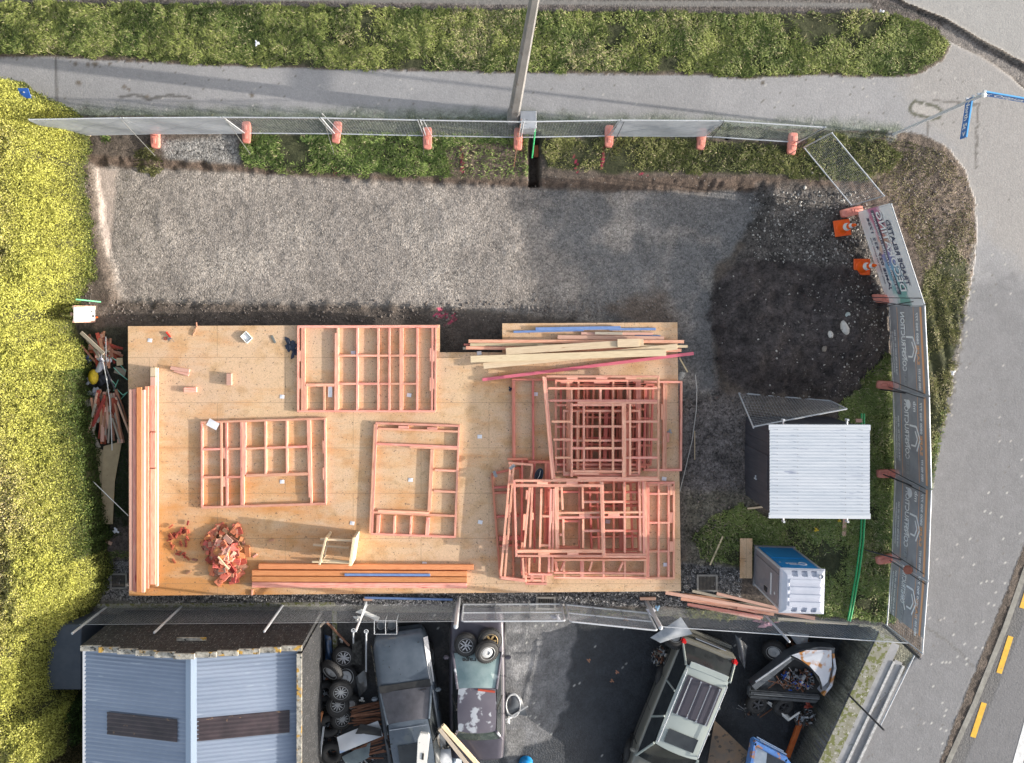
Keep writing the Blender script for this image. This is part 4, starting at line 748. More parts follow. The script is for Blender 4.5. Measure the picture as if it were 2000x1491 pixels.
for x, y, a_, ds in ((530, 1056, .2, 'lone brown chip between the offcut heap and the sawhorse'), (380, 1094, -.2, 'brown chip just left of the offcut heap'), (367, 1119, .5, 'brown stick chip below the small scatter of chips'), (498, 1086, .6, 'pink chip just right of the offcut heap'), (492, 1158, 1.5, 'little offcut hanging at the bottom edge near the offcut heap')):
    block(x, y, .14, .05, .04, a_, DZ, BROWNW if 'brown' in ds else PINK, ds, 'single chips around the offcut heap', name='timber_chip')
board('timber_offcut', 425, 1088, 446, 1113, .03, .06, DZ + .36, CREAM, None, label='pale narrow stick lying across the top of the offcut heap', cat='offcut'); board('timber_offcut', 448, 1070, 440, 1088, .03, .06, DZ + .37, PALE, None, label='second pale stick near the top of the offcut heap', cat='offcut')
# --- sawhorse
sh = thing('sawhorse', 'rough pine sawhorse with a bright end panel standing beside the bottom boards', 'sawhorse', P(655, 1078, DZ)); sh.location.z = DZ
def bar(name, a, c, w_, t, m, parent): 
    d = Vector(c) - Vector(a); mb = MB().box((0, 0, 0), (d.length, w_, t), rot=d.to_track_quat('X', 'Z').to_matrix()); mid = (Vector(a) + Vector(c)) / 2
    return mb.build(name, m, parent, loc=mid - parent.location, bevel=.003)
T = DZ + .72
for s, (a, c) in enumerate((((637, 1050), (624, 1103)), ((691, 1050), (683, 1105)))):
    pa, pc = P(*a, T), P(*c, T); d = (pc - pa).normalized()
    bar('top_rail', pa, pc, .05, .09, CREAM, sh)
    for p in (pa + d * .06, pc - d * .06):
        q = p.copy(); q.z = DZ; bar('leg', q, p - Vector((0, 0, .05)), .045, .07, CREAM, sh)
    q1, q2 = pa.copy(), pc.copy(); q1.z = q2.z = DZ + .12; bar('brace', q1, q2, .04, .07, CREAM, sh)
for a, c, z in (((626, 1053), (690, 1056), T - .1), ((612, 1064), (682, 1070), DZ + .2), ((610, 1097), (682, 1099), DZ + .1), ((626, 1093), (686, 1098), T - .12)):
    bar('long_rail', P(*a, z), P(*c, z), .045, .09, CREAM, sh)
pa, pc = P(693.4, 1050, T), P(685.4, 1105.5, T); q2, q1 = pa.copy(), pc.copy(); q1.z = q2.z = DZ + .01
MB().slab([v - sh.location for v in (q1, q2, pa, pc)], .018).build('end_panel', mat('fresh_ply', (.66, .56, .4), (.7, .6, .45), 4, .7), sh)
# --- papers, tub, rags, tools on the platform
pap = mat('white_paper', (.72, .74, .78), (.66, .68, .74), 5, .6)
def paper(x, y, w_, h_, ang, label, z=DZ, m=pap, name='paper_label', group='small white paper labels on the platform', cat='label'):
    mb = MB().grid(lambda u, v: ((u - .5) * w_, (v - .5) * h_, .004 + .012 * math.sin(u * 2.6) * v), 4, 4); k = len(mb.v)
    mb.add([(a, b, c + .0015) for a, b, c in mb.v[:]], [tuple(reversed([i + 0 for i in f])) for f in mb.f]); o = mb.build(name, m); o.location = P(x, y, z + .002); o.rotation_euler[2] = ang
    return tag(o, label, cat, group)
for x, y, ds in ((551, 775, 'white label between the left frame and the widest frame'), (293, 665, 'small white scrap near the top left corner of the platform'), (690, 689.6, 'white label half hidden by a stud in the widest frame'), (799, 772, 'white label in the lower right bay of the widest frame'), (551, 941, 'white label in the big lower bay of the left frame'), (802, 937.6, 'white label in the open bay of the middle frame'), (688, 1022, 'white label left of the foot of the middle frame'), (937, 853, 'white label between the middle frame and the upper stack'), (938, 1020, 'white label between the middle frame and the lower stack'), (1046, 770, 'white label at the bare left end of the upper stack'), (1297, 935.4, 'large white label right of the gap between both stacks'), (1187, 1019, 'pale label seen through the lower stack'), (1300, 1103, 'white label in the right ladder-like frame'), (936, 690, 'white label at the inner corner of the platform'), (829, 1101, 'white scrap on the boards at the bottom edge')):
    paper(x, y, .12, .1, rnd.uniform(-.2, .2), ds)
paper(416, 829, .3, .2, -.5, 'A4 sheet of white paper at the top left of the left frame', DZ + .092, name='paper_sheet', group='paper sheets on the frames', cat='paper'); paper(645, 765, .11, .3, 0, 'narrow white sheet beside a stud in the widest frame', DZ + .04, name='paper_sheet', group='paper sheets on the frames', cat='paper')
tub = thing('plastic_tub', 'small white rectangular plastic tub near the top edge of the platform', 'tub', P(482, 659, DZ), (0, 0, .75)); tub.location.z = DZ
wp = mat('white_plastic', (.75, .75, .73), None, 5, .35)
mb = MB(); mb.box((0, 0, .006), (.2, .26, .008))
for sx_, sy_, a, c in ((0, .12, .2, .015), (0, -.12, .2, .015), (.095, 0, .015, .24), (-.095, 0, .015, .24)): mb.box((sx_, sy_, .035), (a, c, .06))
mb.build('body', wp, tub, bevel=.004)
MB().box((0, 0, .02), (.12, .17, .02)).build('contents', mat('white_paste', (.8, .8, .8), None, 5, .5), tub)
def rag(name, label, cat, x, y, z, r_, m, seed, n=26, flat=.25, sx=1, sy=1):
    q = random.Random(seed); ph = [q.uniform(0, 6.28) for _ in range(6)]
    def f(u, v):
        th = u * 2 * math.pi; rr = r_ * v * (1 + .35 * math.sin(3 * th + ph[0]) + .25 * math.sin(5 * th + ph[1]) + .12 * math.sin(11 * th + ph[2]))
        xx, yy = rr * math.cos(th) * sx, rr * math.sin(th) * sy
        return (xx, yy, .012 + flat * r_ * (1 - v) * (1 + .4 * math.sin(9 * th + ph[3])) + .03 * r_ * math.sin(17 * xx / r_ + ph[4]) + .0)
    mb = MB().grid(f, n, 7); nv = len(mb.v); mb.add([(a, b, c - .006) for a, b, c in mb.v], [tuple(reversed(g)) for g in mb.f])
    o = mb.build(name, m, smooth='all'); o.location = P(x, y, z); return tag(o, label, cat)
dkb = mat('dark_blue_cloth', (.02, .03, .055), (.04, .05, .08), 12, .8, bump=.5)
rag('dark_rag', 'dark crumpled rag left of the widest frame', 'rag', 567, 673, DZ, .15, dkb, 3); rag('dark_rag', 'small dark blue rag tucked against the left plate of the widest frame', 'rag', 575, 686, DZ, .1, dkb, 8, sy=1.6)
block(534, 663, .22, .06, .02, -1.1, DZ, mat('grey_strap', (.15, .16, .15), None, 8, .7), 'short grey strip lying between the white tub and the dark rag', None, name='metal_strip')
tl_ = thing('caulking_gun', 'red-handled caulking gun lying near the top left of the platform', 'tool', P(332, 657, DZ), (0, 0, -.9)); tl_.location.z = DZ
rp = mat('red_plastic', (.55, .03, .02), None, 5, .35); MB().tube((-.14, 0, .03), (.03, 0, .03), .026).build('barrel', rp, tl_, smooth=True); MB().tube((.03, 0, .03), (.2, 0, .03), .007).box((.05, -.05, .03), (.05, .1, .02)).build('rod', mat('dull_steel', (.25, .25, .26), None, 8, .4, metal=.8), tl_); MB().torus((-.02, -.13, .012), .035, .008).build('handle', rp, tl_, smooth='all')
o = MB().path([Vector(v) for v in ((0, .22, .012), (.01, .1, .02), (-.03, -.02, .03), (-.1, -.12, .015))], .016, 6).build('stick', BROWNW); o.location = P(384, 646, DZ); tag(o, 'dark bent stick at the top edge of the platform', 'stick')
bw_ = thing('plastic_basin', 'dark blue oval basin caught between the frames of the lower stack', 'basin', P(1052, 927, DZ + .2), (0, 0, -.35)); bw_.scale = (.72, 1.25, 1)
MB().lathe([(.0, .01), (.11, .01), (.13, .09), (.15, .09), (.15, .1), (.115, .1), (.1, .03), (0, .03)], 20).build('basin_shell', mat('navy_plastic', (.015, .025, .045), None, 5, .3), bw_, smooth=True)
MB().path([Vector((0, -.1, .105)), Vector((.02, 0, .15)), Vector((0, .1, .105))], .006).build('handle', wp, bw_)
GT = 'steel brackets left on the lower frame stack'
br_m = mat('galv_bracket', (.35, .36, .38), (.5, .5, .52), 12, .35, metal=.7)
for x, y, z, a_, ds in ((967, 926, DZ + .12, -1.2, 'dark steel bracket at the top left corner of the lower stack'), (1000, 912, DZ + .3, .7, 'pale steel bracket resting across the slanting lintel frame')):
    o = MB().box((0, 0, .02), (.17, .07, .008)).box((0, .035, .04), (.17, .008, .05)).box((0, -.035, .04), (.17, .008, .05)).build('steel_bracket', br_m, bevel=.001); o.location = P(x, y, z); o.location.z = z; o.rotation_euler[2] = a_; tag(o, ds, 'bracket', GT)
for x, y, s_, ds in ((997, 760, 3, 'dark scrap of plastic at the left end of the upper stack'), (1308, 843, 5, 'grey torn label right of the upper stack')):
    rag('plastic_scrap', ds, 'scrap', x, y, DZ + .0, .05, dkb if s_ == 3 else mat('grey_film', (.3, .31, .33), None, 9, .6), s_)
# ================================================================ FENCES, BANNERS, SIGNS, POLE
galv = mat('galvanised_steel', (.42, .44, .47), (.54, .56, .59), 20, .42, metal=.12, rnd_v=.08)
dkst = mat('dark_steel', (.06, .06, .065), (.1, .1, .11), 20, .5, metal=.5)
cloth = mat('grey_shade_cloth', (.33, .36, .41), (.42, .45, .5), 3, .7, stretch=(1, 4, 1), alpha=.86, bump=.4, bscale=6)
pinkp = mat('faded_orange_plastic', (.62, .2, .15), (.7, .28, .22), 6, .5, rnd_v=.1)
HF = 2.05
def panel(A, B, label, cloth_m=None, cl=(0, 1, .02, 1), zt=HF, group='temporary fence panels', zb=.1, step=.075, lean=0):
    """panel between two ground points (world xy)"""
    A = Vector((A[0], A[1], 0)); B = Vector((B[0], B[1], 0)); d = B - A; L_ = d.length - .06; rz = math.atan2(d.y, d.x)
    r = thing('temporary_fence_panel', label, 'fence panel', A, (0, 0, rz), group); x0, x1 = .03, .03 + L_; R_ = .017
    f = MB(); f.tube((x0, 0, .02), (x0, 0, zt + .03), R_).tube((x1, 0, .02), (x1, 0, zt + .03), R_).tube((x0, 0, zt), (x1, 0, zt), R_).tube((x0, 0, zb), (x1, 0, zb), R_).build('frame', galv, r, smooth=True)
    wm = MB(); n = int(L_ / step); wr = .0016
    for i in range(1, n): x = x0 + L_ * i / n; wm.box((x, .006, (zt + zb) / 2), (wr, wr, zt - zb))
    nz = int((zt - zb) / .1)
    for j in range(1, nz): z = zb + (zt - zb) * j / nz; wm.box(((x0 + x1) / 2, .003, z), (L_, wr, wr))
    wm.build('wire_mesh', galv, r)
    if cloth_m:
        u0, u1, v0, v1 = cl; ph = x0 * 3 + A.x
        MB().grid(lambda u, v: (x0 - .035 + (L_ + .07) * (u0 + (u1 - u0) * u), -.02 + .018 * math.sin(u * 9 + v * 4 + ph) * math.sin(v * 3.1), zb + (zt - zb) * (v0 + (v1 - v0) * v)), 18, 8).build('shade_cloth' if cloth_m is cloth else 'banner', cloth_m, r, smooth='all')
    return r
def W(px, py): return (X_(px), Y_(py))
JT = [(132, 266), (300, 263), (478, 262), (653, 263), (830, 267), (1015, 270), (1190, 267), (1373, 268), (1558, 280)]
DS = ['first panel from the hedge, covered in grey shade cloth', 'second panel from the hedge, covered in grey shade cloth', 'bare mesh panel just right of the shade-cloth pair', 'bare mesh panel above the green grass strip, third of the bare ones left of the pole', 'bare mesh panel directly left of the power pole', 'bare mesh panel behind the grey service pillar', 'panel with the pale blue-grey shade cloth right of the power pole', 'last straight mesh panel before the fence turns the corner']
DS[3] = 'bare mesh panel in the middle of the three left of the power pole'
for i in range(8):
    panel(W(*JT[i]), W(*JT[i + 1]), 'temporary fence: ' + DS[i], cloth if i in (0, 1, 6) else None)
panel(W(1566, 288), W(1662, 404), 'temporary fence: open mesh panel cutting diagonally across the corner')
# --- banners on the east side
dkban = mat('charcoal_banner_mesh', (.26, .27, .29), (.34, .355, .38), 2.5, .75, alpha=.93, bump=.3, bscale=5)
whban = mat('white_banner_mesh', (.62, .62, .62), (.5, .5, .5), 2.5, .7, alpha=.95)
# the decorator banner : a splash of colours printed on white
mb_ = bpy.data.materials.new('splash_banner_print'); mb_.use_nodes = True; nt = mb_.node_tree; L = nt.links.new; b = nt.nodes['Principled BSDF']
tc = _n(nt, 'ShaderNodeTexCoord'); O_ = tc.outputs['Object']; sx_ = _n(nt, 'ShaderNodeSeparateXYZ'); L(O_, sx_.inputs[0])
cr = _n(nt, 'ShaderNodeValToRGB'); el = cr.color_ramp.elements
for k, (p_, c_) in enumerate(((0.0, (.45, .1, .25)), (.22, (.6, .12, .2)), (.42, (.6, .3, .15)), (.55, (.16, .14, .45)), (.7, (.1, .35, .55)), (1., (.15, .45, .35)))):
    e_ = el[k] if k < 2 else el.new(p_); e_.position = p_; e_.color = (*c_, 1)
ddn = _n(nt, 'ShaderNodeMath', operation='ADD'); L(mrange(sx_.outputs[0], 0, 2.42), ddn.inputs[0]); L(mrange(noise(2.2), 0, 1, -.25, .25), ddn.inputs[1]); L(ddn.outputs[0], cr.inputs[0])
band = _n(nt, 'ShaderNodeMath', operation='ABSOLUTE'); sb = _n(nt, 'ShaderNodeMath', operation='SUBTRACT'); L(sx_.outputs[2], sb.inputs[0]); sb.inputs[1].default_value = 1.02; L(sb.outputs[0], band.inputs[0])
ad2 = _n(nt, 'ShaderNodeMath', operation='ADD'); L(mrange(band.outputs[0], 0, .75, .5, -.2), ad2.inputs[0]); L(noise(2.6, 6.), ad2.inputs[1])
L(mixc(mrange(ad2.outputs[0], .62, .82, 0, .85), (.78, .78, .78), cr.outputs[0]), b.inputs['Base Color']); b.inputs['Roughness'].default_value = .7; b.inputs['Alpha'].default_value = .96
def ink(name, c): return mat(name, c, None, 5, .7)
WI, OI, DI, KI = ink('white_ink', (.85, .85, .85)), ink('orange_ink', (.80, .42, .22)), ink('navy_ink', (.07, .08, .13)), ink('grey_ink', (.13, .13, .17))
def face_text(r, txt, size, x, z, m, width=None, name='lettering'):
    """lettering on the banner, printed to read from the street side, seen mirrored from inside"""
    me = text_mesh(txt, size, .003); me.materials.clear(); me.materials.append(m); n = len(me.vertices)
    co = np.empty(n * 3); me.vertices.foreach_get('co', co); co = co.reshape(-1, 3)
    if width: co[:, 0] *= width / (co[:, 0].max() - co[:, 0].min())
    me.vertices.foreach_set('co', np.stack([-co[:, 0] + x, -co[:, 2] + OFF, co[:, 1] + z], -1).ravel()); me.flip_normals(); me.update()
    return link(bpy.data.objects.new(name, me), r)
# panels are laid from north to south, so local +x runs south and the yard side is local -y
OFF = -.045
Bn = panel(W(1673, 415), W(1733, 597), 'fence panel carrying the bright multicoloured decorator banner', mb_, (0, 1, 0, 1))
face_text(Bn, 'TRADE RELATED', .3, 1.25, 1.63, DI, 1.75); face_text(Bn, 'DECORATING', .42, 1.2, 1.3, WI, 2.15); face_text(Bn, 'DECORATING', .36, 1.2, 1.3, DI, 2.08).location.y = .001
bd = MB().box((1.2, OFF + .012, .98), (2.3, .004, .17)).build('banner_stripe', KI, Bn); face_text(Bn, 'GIB STOPPERS - PAINTERS - DECORATORS', .13, 1.2, .98, WI, 2.15)
face_text(Bn, 'JAMIE 027 432 1756', .19, 1.2, .62, DI, 2.0); face_text(Bn, 'quality interior and exterior work', .08, 1.4, .42, KI, 1.3)
def hexlogo(r, x, z, s, m):
    mb = MB(); hx = [(s * math.cos(R(60 * k + 90)), s * math.sin(R(60 * k + 90))) for k in range(6)]
    def ln(p, q, w_=.05):
        d = Vector((q[0] - p[0], 0, q[1] - p[1])); L2 = d.length; mb.box((x - (p[0] + q[0]) / 2, OFF, z + (p[1] + q[1]) / 2), (L2, .003, w_), rot=Matrix.Rotation(math.atan2(d.z, d.x), 3, 'Y'))
    for a, c in ((1, 0), (0, 5), (5, 4), (2, 3)): ln(hx[a], hx[c])
    k = .62
    for a, c in ((1, 0), (0, 5)): ln((hx[a][0] * k, hx[a][1] * k), (hx[c][0] * k, hx[c][1] * k), .045)
    ln((hx[2][0] * k, hx[2][1] * k), (hx[1][0] * k, hx[1][1] * k), .045)
    return mb.build('emblem', m, r)
BJ = [(1733, 597), (1741, 760), (1745, 926), (1739, 1090), (1729, 1222)]
DSB = ['dark construction banner panel beside the soil mound, uppermost of the dark ones', 'dark construction banner panel beside the shed roof, second of the dark ones', 'dark construction banner panel beside the lawn, third of the dark ones', 'lowest dark construction banner panel, its cloth cut off at a slant near the wall corner']
OFF = -.045
for i in range(4):
    r = panel(W(*BJ[i]), W(*BJ[i + 1]), DSB[i], None if i == 3 else dkban, (0, 1, 0, 1)); L_ = (Vector(W(*BJ[i])) - Vector(W(*BJ[i + 1]))).length
    if i == 3:
        x0, x1 = .03, L_ - .03
        MB().grid(lambda u, v: (x0 + (x1 - x0) * u * (.78 - .0 * v), -.02, .1 + .1 * u + (HF - .1 - .1 * u) * v), 12, 8).build('banner', dkban, r, smooth='all'); L_ = L_ * .8
    MB().box((L_ / 2, OFF + .01, 1.9), (L_ - .1, .004, .09)).build('orange_stripe', OI, r); MB().box((L_ / 2, OFF + .01, 1.52), (L_ - .1, .004, .012)).box((L_ / 2, OFF + .01, .62), (L_ - .1, .004, .012)).build('thin_stripe', OI, r)
    face_text(r, '0800 900 777', .14, L_ * .26, 1.7, WI, .8); face_text(r, 'SAFE', .17, L_ * .56, 1.68, OI, .5); face_text(r, '0800 900 777', .14, L_ * .83, 1.7, WI, .55)
    face_text(r, 'CONSTRUCTION', .31, L_ * .42 if i != 3 else L_ * .3, .92, WI, 1.55 if i != 3 else .95); face_text(r, 'BUILTER' if i != 3 else 'BUILTER', .2, L_ * .83, .92, ink('pale_ink', (.4, .41, .43)), .45)
    hexlogo(r, L_ * .5, 1.27, .36, WI)
    face_text(r, 'THE BUILTER WAY 021 190 2234', .1, L_ * .55, .47, WI, 1.2); face_text(r, 'www.builterconstruction.co.nz', .09, L_ * .55, .34, WI, 1.1)
    if i in (1, 2):
        MB().lathe([(0, 0), (.12, 0), (.12, .004), (0, .004)], 20, (L_ * .08 + .12, OFF, 1.05), axis=(0, -1, 0)).build('round_emblem', WI, r); face_text(r, 'mb', .22, L_ * .08 + .15, 1.38, WI)
# --- fence feet and stays
def foot_proto():
    r = thing('fence_block', 'x', 'fence block', (0, 0, 0))
    def f(u, v):
        a = u * 2 * math.pi; c_, s_ = math.cos(a), math.sin(a); ex = .35
        x = .115 * math.copysign(abs(c_) ** ex, c_); y = .3 * math.copysign(abs(s_) ** ex, s_); k, z = ((1, 0), (1, .1), (.93, .135), (.72, .145), (0, .145))[int(round(v * 4))]
        return (x * k, y * k, z)
    MB().grid(f, 28, 4).build('block_body', pinkp, r, smooth=True)
    MB().box((0, 0, .15), (.12, .03, .03)).box((0, .12, .155), (.07, .14, .02)).box((0, -.12, .155), (.07, .14, .02)).build('grip', pinkp, r, bevel=.006)
    return r
feet = [(137, 274, 0, 'by the hedge at the far left'), (301, 267, .05, 'between the two shade-cloth panels'), (480, 258, .04, 'at the right end of the shade-cloth pair'), (657, 258, -.1, 'above the middle of the left grass strip'), (835, 270, 0, 'second left of the trench'), (1012, 271, -.03, 'just left of the green trench pipe'), (1190, 266, -.02, 'at the left end of the pale blue-grey cloth panel'), (1371, 271, -.12, 'at the right end of the pale blue-grey cloth panel'), (1549, 280, -.12, 'at the corner where the fence turns'), (1666, 413, -1.35, 'at the top of the multicoloured banner'), (1724, 584, 1.5, 'under the joint of the multicoloured and dark banners'), (1735, 753, 1.5, 'against the dark banner above the shed'), (1736, 926, 1.6, 'against the dark banner right of the shed'), (1735, 1093, 1.75, 'against the dark banner below the green pipe top')]
fp = foot_proto(); GF = 'plastic blocks holding the temporary fence'
for i, (x, y, a_, ds) in enumerate(feet):
    o = fp if i == 0 else copy_tree(fp); o.location = P(x, y, .15); o.location.z = max(0, ground_z(o.location.x, o.location.y)) ; o.rotation_euler[2] = a_; tag(o, 'faded orange plastic fence block ' + ds, 'fence block', GF)
dull = mat('dull_tube', (.13, .13, .125), (.2, .2, .19), 12, .6)
def stay(a, za, c, zc, label, m=dull, r_=.0085, name='fence_stay'):
    A, C = P(*a, za), P(*c, zc); o = MB().tube(A - (A + C) / 2, C - (A + C) / 2, r_, 7).build(name, m); o.location = (A + C) / 2; return tag(o, label, 'fence stay', 'stays bracing the temporary fence')
for a, c, ds, mm_ in (((232, 229), (303, 305), 'between the two shade-cloth panels', dull), ((437, 228), (490, 303), 'right of the shade cloth pair', dull), ((628, 221), (652, 300), 'at the third fence joint', dull), ((628, 221), (668, 262), 'short at the third fence joint', galv), ((825, 232), (827, 305), 'second left of the trench', dkst), ((825, 232), (845, 268), 'short, second left of the trench', galv), ((1018, 233), (1003, 328), 'just left of the trench, rusty', BROWNW), ((1024, 232), (1015, 270), 'beside the service pillar', galv), ((1222, 232), (1180, 320), 'left of the pale blue-grey cloth', dkst), ((1215, 232), (1185, 268), 'short, left of the pale blue-grey cloth', galv), ((1416, 236), (1358, 312), 'right of the pale blue-grey cloth', dkst), ((1416, 236), (1372, 262), 'short, right of the pale blue-grey cloth', dkst), ((1614, 254), (1532, 309), 'at the fence corner', dkst), ((1610, 252), (1545, 282), 'short, at the fence corner', dkst), ((1746, 392), (1672, 410), 'along the top end of the multicoloured banner', dkst)):
    stay(a, HF, c, .05, 'fence stay tube ' + ds, mm_)
for a, za, c, zc, ds in (((1800, 583), HF, (1688, 581), .1, 'straight across the joint of the bright and dark banners'), ((1790, 600), 1.5, (1694, 586), .1, 'lower crossing stay at the bright and dark banner joint'), ((1786, 589), 1.6, (1704, 602), .05, 'short crossing stay at the bright and dark banner joint'), ((1806, 770), HF, (1735, 742), .3, 'upper of the pair by the dark banner above the shed'), ((1806, 779), HF, (1735, 756), .2, 'lower of the pair by the dark banner above the shed'), ((1768, 768), .9, (1720, 761), .05, 'thick short one beside the dark banner above the shed'), ((1808, 955), HF, (1735, 917), .2, 'upper of the pair by the dark banner right of the shed'), ((1808, 965), HF, (1738, 930), .2, 'lower of the pair by the dark banner right of the shed'), ((1780, 949), 1.3, (1720, 925), .05, 'thick short one beside the dark banner right of the shed'), ((1805, 1122), HF, (1735, 1075), .2, 'upper of the crossing ones by the lowest dark banner'), ((1808, 1142), HF, (1738, 1095), .2, 'lower of the crossing ones by the lowest dark banner'), ((1760, 1094), .9, (1690, 1074), .05, 'thick black one pointing onto the lawn by the lowest dark banner')):
    stay(a, za, c, zc, 'black fence stay ' + ds, dkst, .018 if 'thick' in ds else .011)
o = MB().lathe([(0, 0), (.09, .0), (.12, .05), (.1, .11), (.03, .13), (0, .13)], 12).build('fence_clamp', mat('rusty_clamp', (.28, .09, .06), (.4, .15, .1), 12, .6), smooth=True); o.location = P(1771, 1112, 1.25); tag(o, 'rusty red clamp hanging where two black stays cross on the lowest dark banner', 'clamp')
# --- scraps of ply below the hedge-end foot
board('particle_board_offcut', 153, 279, 150, 297, 26 / PPM, .02, .03, PB, None, label='square of particle board under the fence block by the hedge', cat='board'); board('timber_offcut', 142, 263.6, 177, 263.6, 5 / PPM, .03, .06, CREAM, None, label='pale strip of wood under the first shade-cloth panel', cat='offcut')
# --- power pole
conc = mat('pole_concrete', (.19, .185, .18), (.28, .27, .265), 3, .85, stretch=(1, 1, .4), spots=((.2, .18, .17), 6, .6), bump=.3)
pp = thing('power_pole', 'tall tapering grey concrete power pole leaning out of the picture at the top', 'power pole', P(1002, 232, 0))
def octo(z, s, t=1): return [(s * x, s * y * t, z) for x, y in ((1, .6), (.6, 1), (-.6, 1), (-1, .6), (-1, -.6), (-.6, -1), (.6, -1), (1, -.6))]
mb = MB(); rings = [(0, .165), (.55, .165), (.9, .14), (11.5, .062)]; pp.rotation_euler = (0, .012, 0)
vs = [p for z, s in rings for p in octo(z, s, 1.15)]; fs = [(k * 8 + i, k * 8 + (i + 1) % 8, (k + 1) * 8 + (i + 1) % 8, (k + 1) * 8 + i) for k in range(3) for i in range(8)] + [tuple(range(24, 32))]
mb.add(vs, fs).build('shaft', conc, pp)
MB().box((0, 0, 10.9), (1.9, .1, .12)).build('crossarm', GREYW, pp); im = MB()
for x in (-.85, -.3, .3, .85): im.lathe([(0, 0), (.05, 0), (.03, .05), (.05, .08), (.02, .14), (0, .14)], 10, (x, 0, 10.96))
im.build('insulator', mat('porcelain', (.3, .12, .06), None, 5, .2), pp)
# service pillar
sp_ = thing('service_pillar', 'light grey electrical service pillar standing behind the fence beside the power pole', 'utility box', P(1029, 248, 0))
gp = mat('grey_pillar_plastic', (.36, .38, .42), (.42, .44, .48), 6, .5, spots=((.25, .26, .27), 14, .62)); MB().box((0, 0, .42), (.4, .42, .84)).build('cabinet', gp, sp_, bevel=.02); MB().box((0, 0, .865), (.43, .46, .05)).build('lid', gp, sp_, bevel=.015)
# trench pipe, brick
gm = mat('green_pipe', (.02, .32, .1), (.03, .4, .13), 10, .4)
o = MB().path([P(1046, 243, .35), P(1043, 275, .2), P(1039, 309, .05)], .022, 8).build('green_conduit', gm, smooth=True); tag(o, 'bright green conduit rising out of the trench beside the service pillar', 'pipe')
o = MB().box((0, 0, 0), (.12, .32, .1)).build('brick', mat('orange_brick', (.4, .12, .05), (.5, .17, .08), 12, .8), bevel=.005); o.location = P(1047, 296, -.3); tag(o, 'orange brick lying in the narrow trench', 'brick')
o = MB().path([P(1689, 1010, .1), P(1686, 1060, .1), P(1678, 1120, .1), P(1668, 1175, .1), P(1660, 1214, .1)], .03, 8).path([P(1683, 1010, .1), P(1680.5, 1060, .1), P(1672.5, 1120, .1), P(1663, 1175, .1), P(1656, 1212, .1)], .025, 8).build('green_pipe', gm, smooth=True); tag(o, 'long pair of bright green pipes running down the lawn from the shed', 'pipe')
o = MB().path([P(1683, 808, .25), P(1683, 840, .25)], .025, 8).path([P(1688, 808, .25), P(1688, 840, .25)], .025, 8).build('green_pipe', gm, smooth=True); tag(o, 'green pipe ends poking out above the shed roof', 'pipe')
wc = mat('white_cable', (.6, .58, .55), None, 5, .5)
o = MB().path([P(1358, 732, .06), P(1361, 760, .06), P(1360, 800, .06), P(1352, 860, .06), P(1340, 910, .06), P(1328, 960, .1)], .011, 6).build('white_cable', wc, smooth=True); tag(o, 'white cable looping over the soil right of the platform', 'cable')
# --- street name sign
ss = thing('street_name_sign', 'street name sign pole with two blue blades reading North St and Otipua Rd', 'street sign', P(1745, 263, 0)); b0 = ss.location.copy()
alu = mat('pole_aluminium', (.5, .53, .56), (.58, .6, .63), 10, .4, metal=.1); MB().tube((0, 0, 0), (0, 0, 4.36), .04, 12).build('pole', alu, ss, smooth=True)
MB().lathe([(0, 4.36), (.055, 4.36), (.06, 4.4), (.03, 4.43), (0, 4.43)], 14).build('cap', wp, ss, smooth=True)
blu = mat('sign_blue', (.01, .13, .42), None, 5, .3); lbl = mat('sign_edge_blue', (.12, .42, .8), None, 5, .3); sw = mat('sign_white', (.8, .8, .8), None, 5, .4)
def blade(a, c, zt, h_, txt, side, flip):
    A, C = P(*a, zt), P(*c, zt); d = (C - A); L_ = d.length; d.normalize(); mid = (A + C) / 2; nn = Vector((0, 0, 1)).cross(d); nn = nn * side
    bl = MB().box((0, 0, -h_ / 2), (L_, .024, h_)).box((0, 0, 0), (L_, .03, .012), mi=1).build('blade', [blu, lbl], ss, loc=mid - b0, rot=math.atan2(d.y, d.x))
    me = text_mesh(txt, h_ * .82, .002); me.materials.clear(); me.materials.append(sw); n = len(me.vertices); co = np.empty(n * 3); me.vertices.foreach_get('co', co); co = co.reshape(-1, 3); co[:, 0] *= L_ * .9 / (co[:, 0].max() - co[:, 0].min())
    ux = np.array(d) * flip; uy = np.array((0, 0, 1.)); uz = np.array(nn); c0 = np.array(mid - b0) + uy * (-h_ / 2) + uz * .016
    me.vertices.foreach_set('co', (co[:, :1] * ux + co[:, 1:2] * uy + co[:, 2:] * uz + c0).ravel()); me.update(); link(bpy.data.objects.new('lettering', me), ss)
    br2 = MB().box((0, 0, 0), (.06, .05, .06)).box((0, 0, -h_ + .02), (.06, .05, .05)).build('bracket', alu, ss, loc=A - b0 + Vector((0, 0, .0)) - d * .02, bevel=.004)
blade((1900, 190), (1888, 268), 3.95, .27, 'North St >', -1, 1)
blade((1925, 179), (2042, 199), 4.28, .27, '< Otipua Rd', -1, 1)
# small blue sign in the hedge
bs = thing('small_sign', 'small blue sign board poking out at the top left beside the hedge', 'sign', P(46, 180, 1.0)); bs.location.z = 0
MB().tube((0, 0, 0), (0, 0, 1.0), .02).build('post', galv, bs); MB().box((0, -.02, .95), (.26, .02, .28), rot=Matrix.Rotation(-.9, 3, 'X')).build('board', mat('sign_blue2', (.03, .12, .5), None, 5, .4), bs)
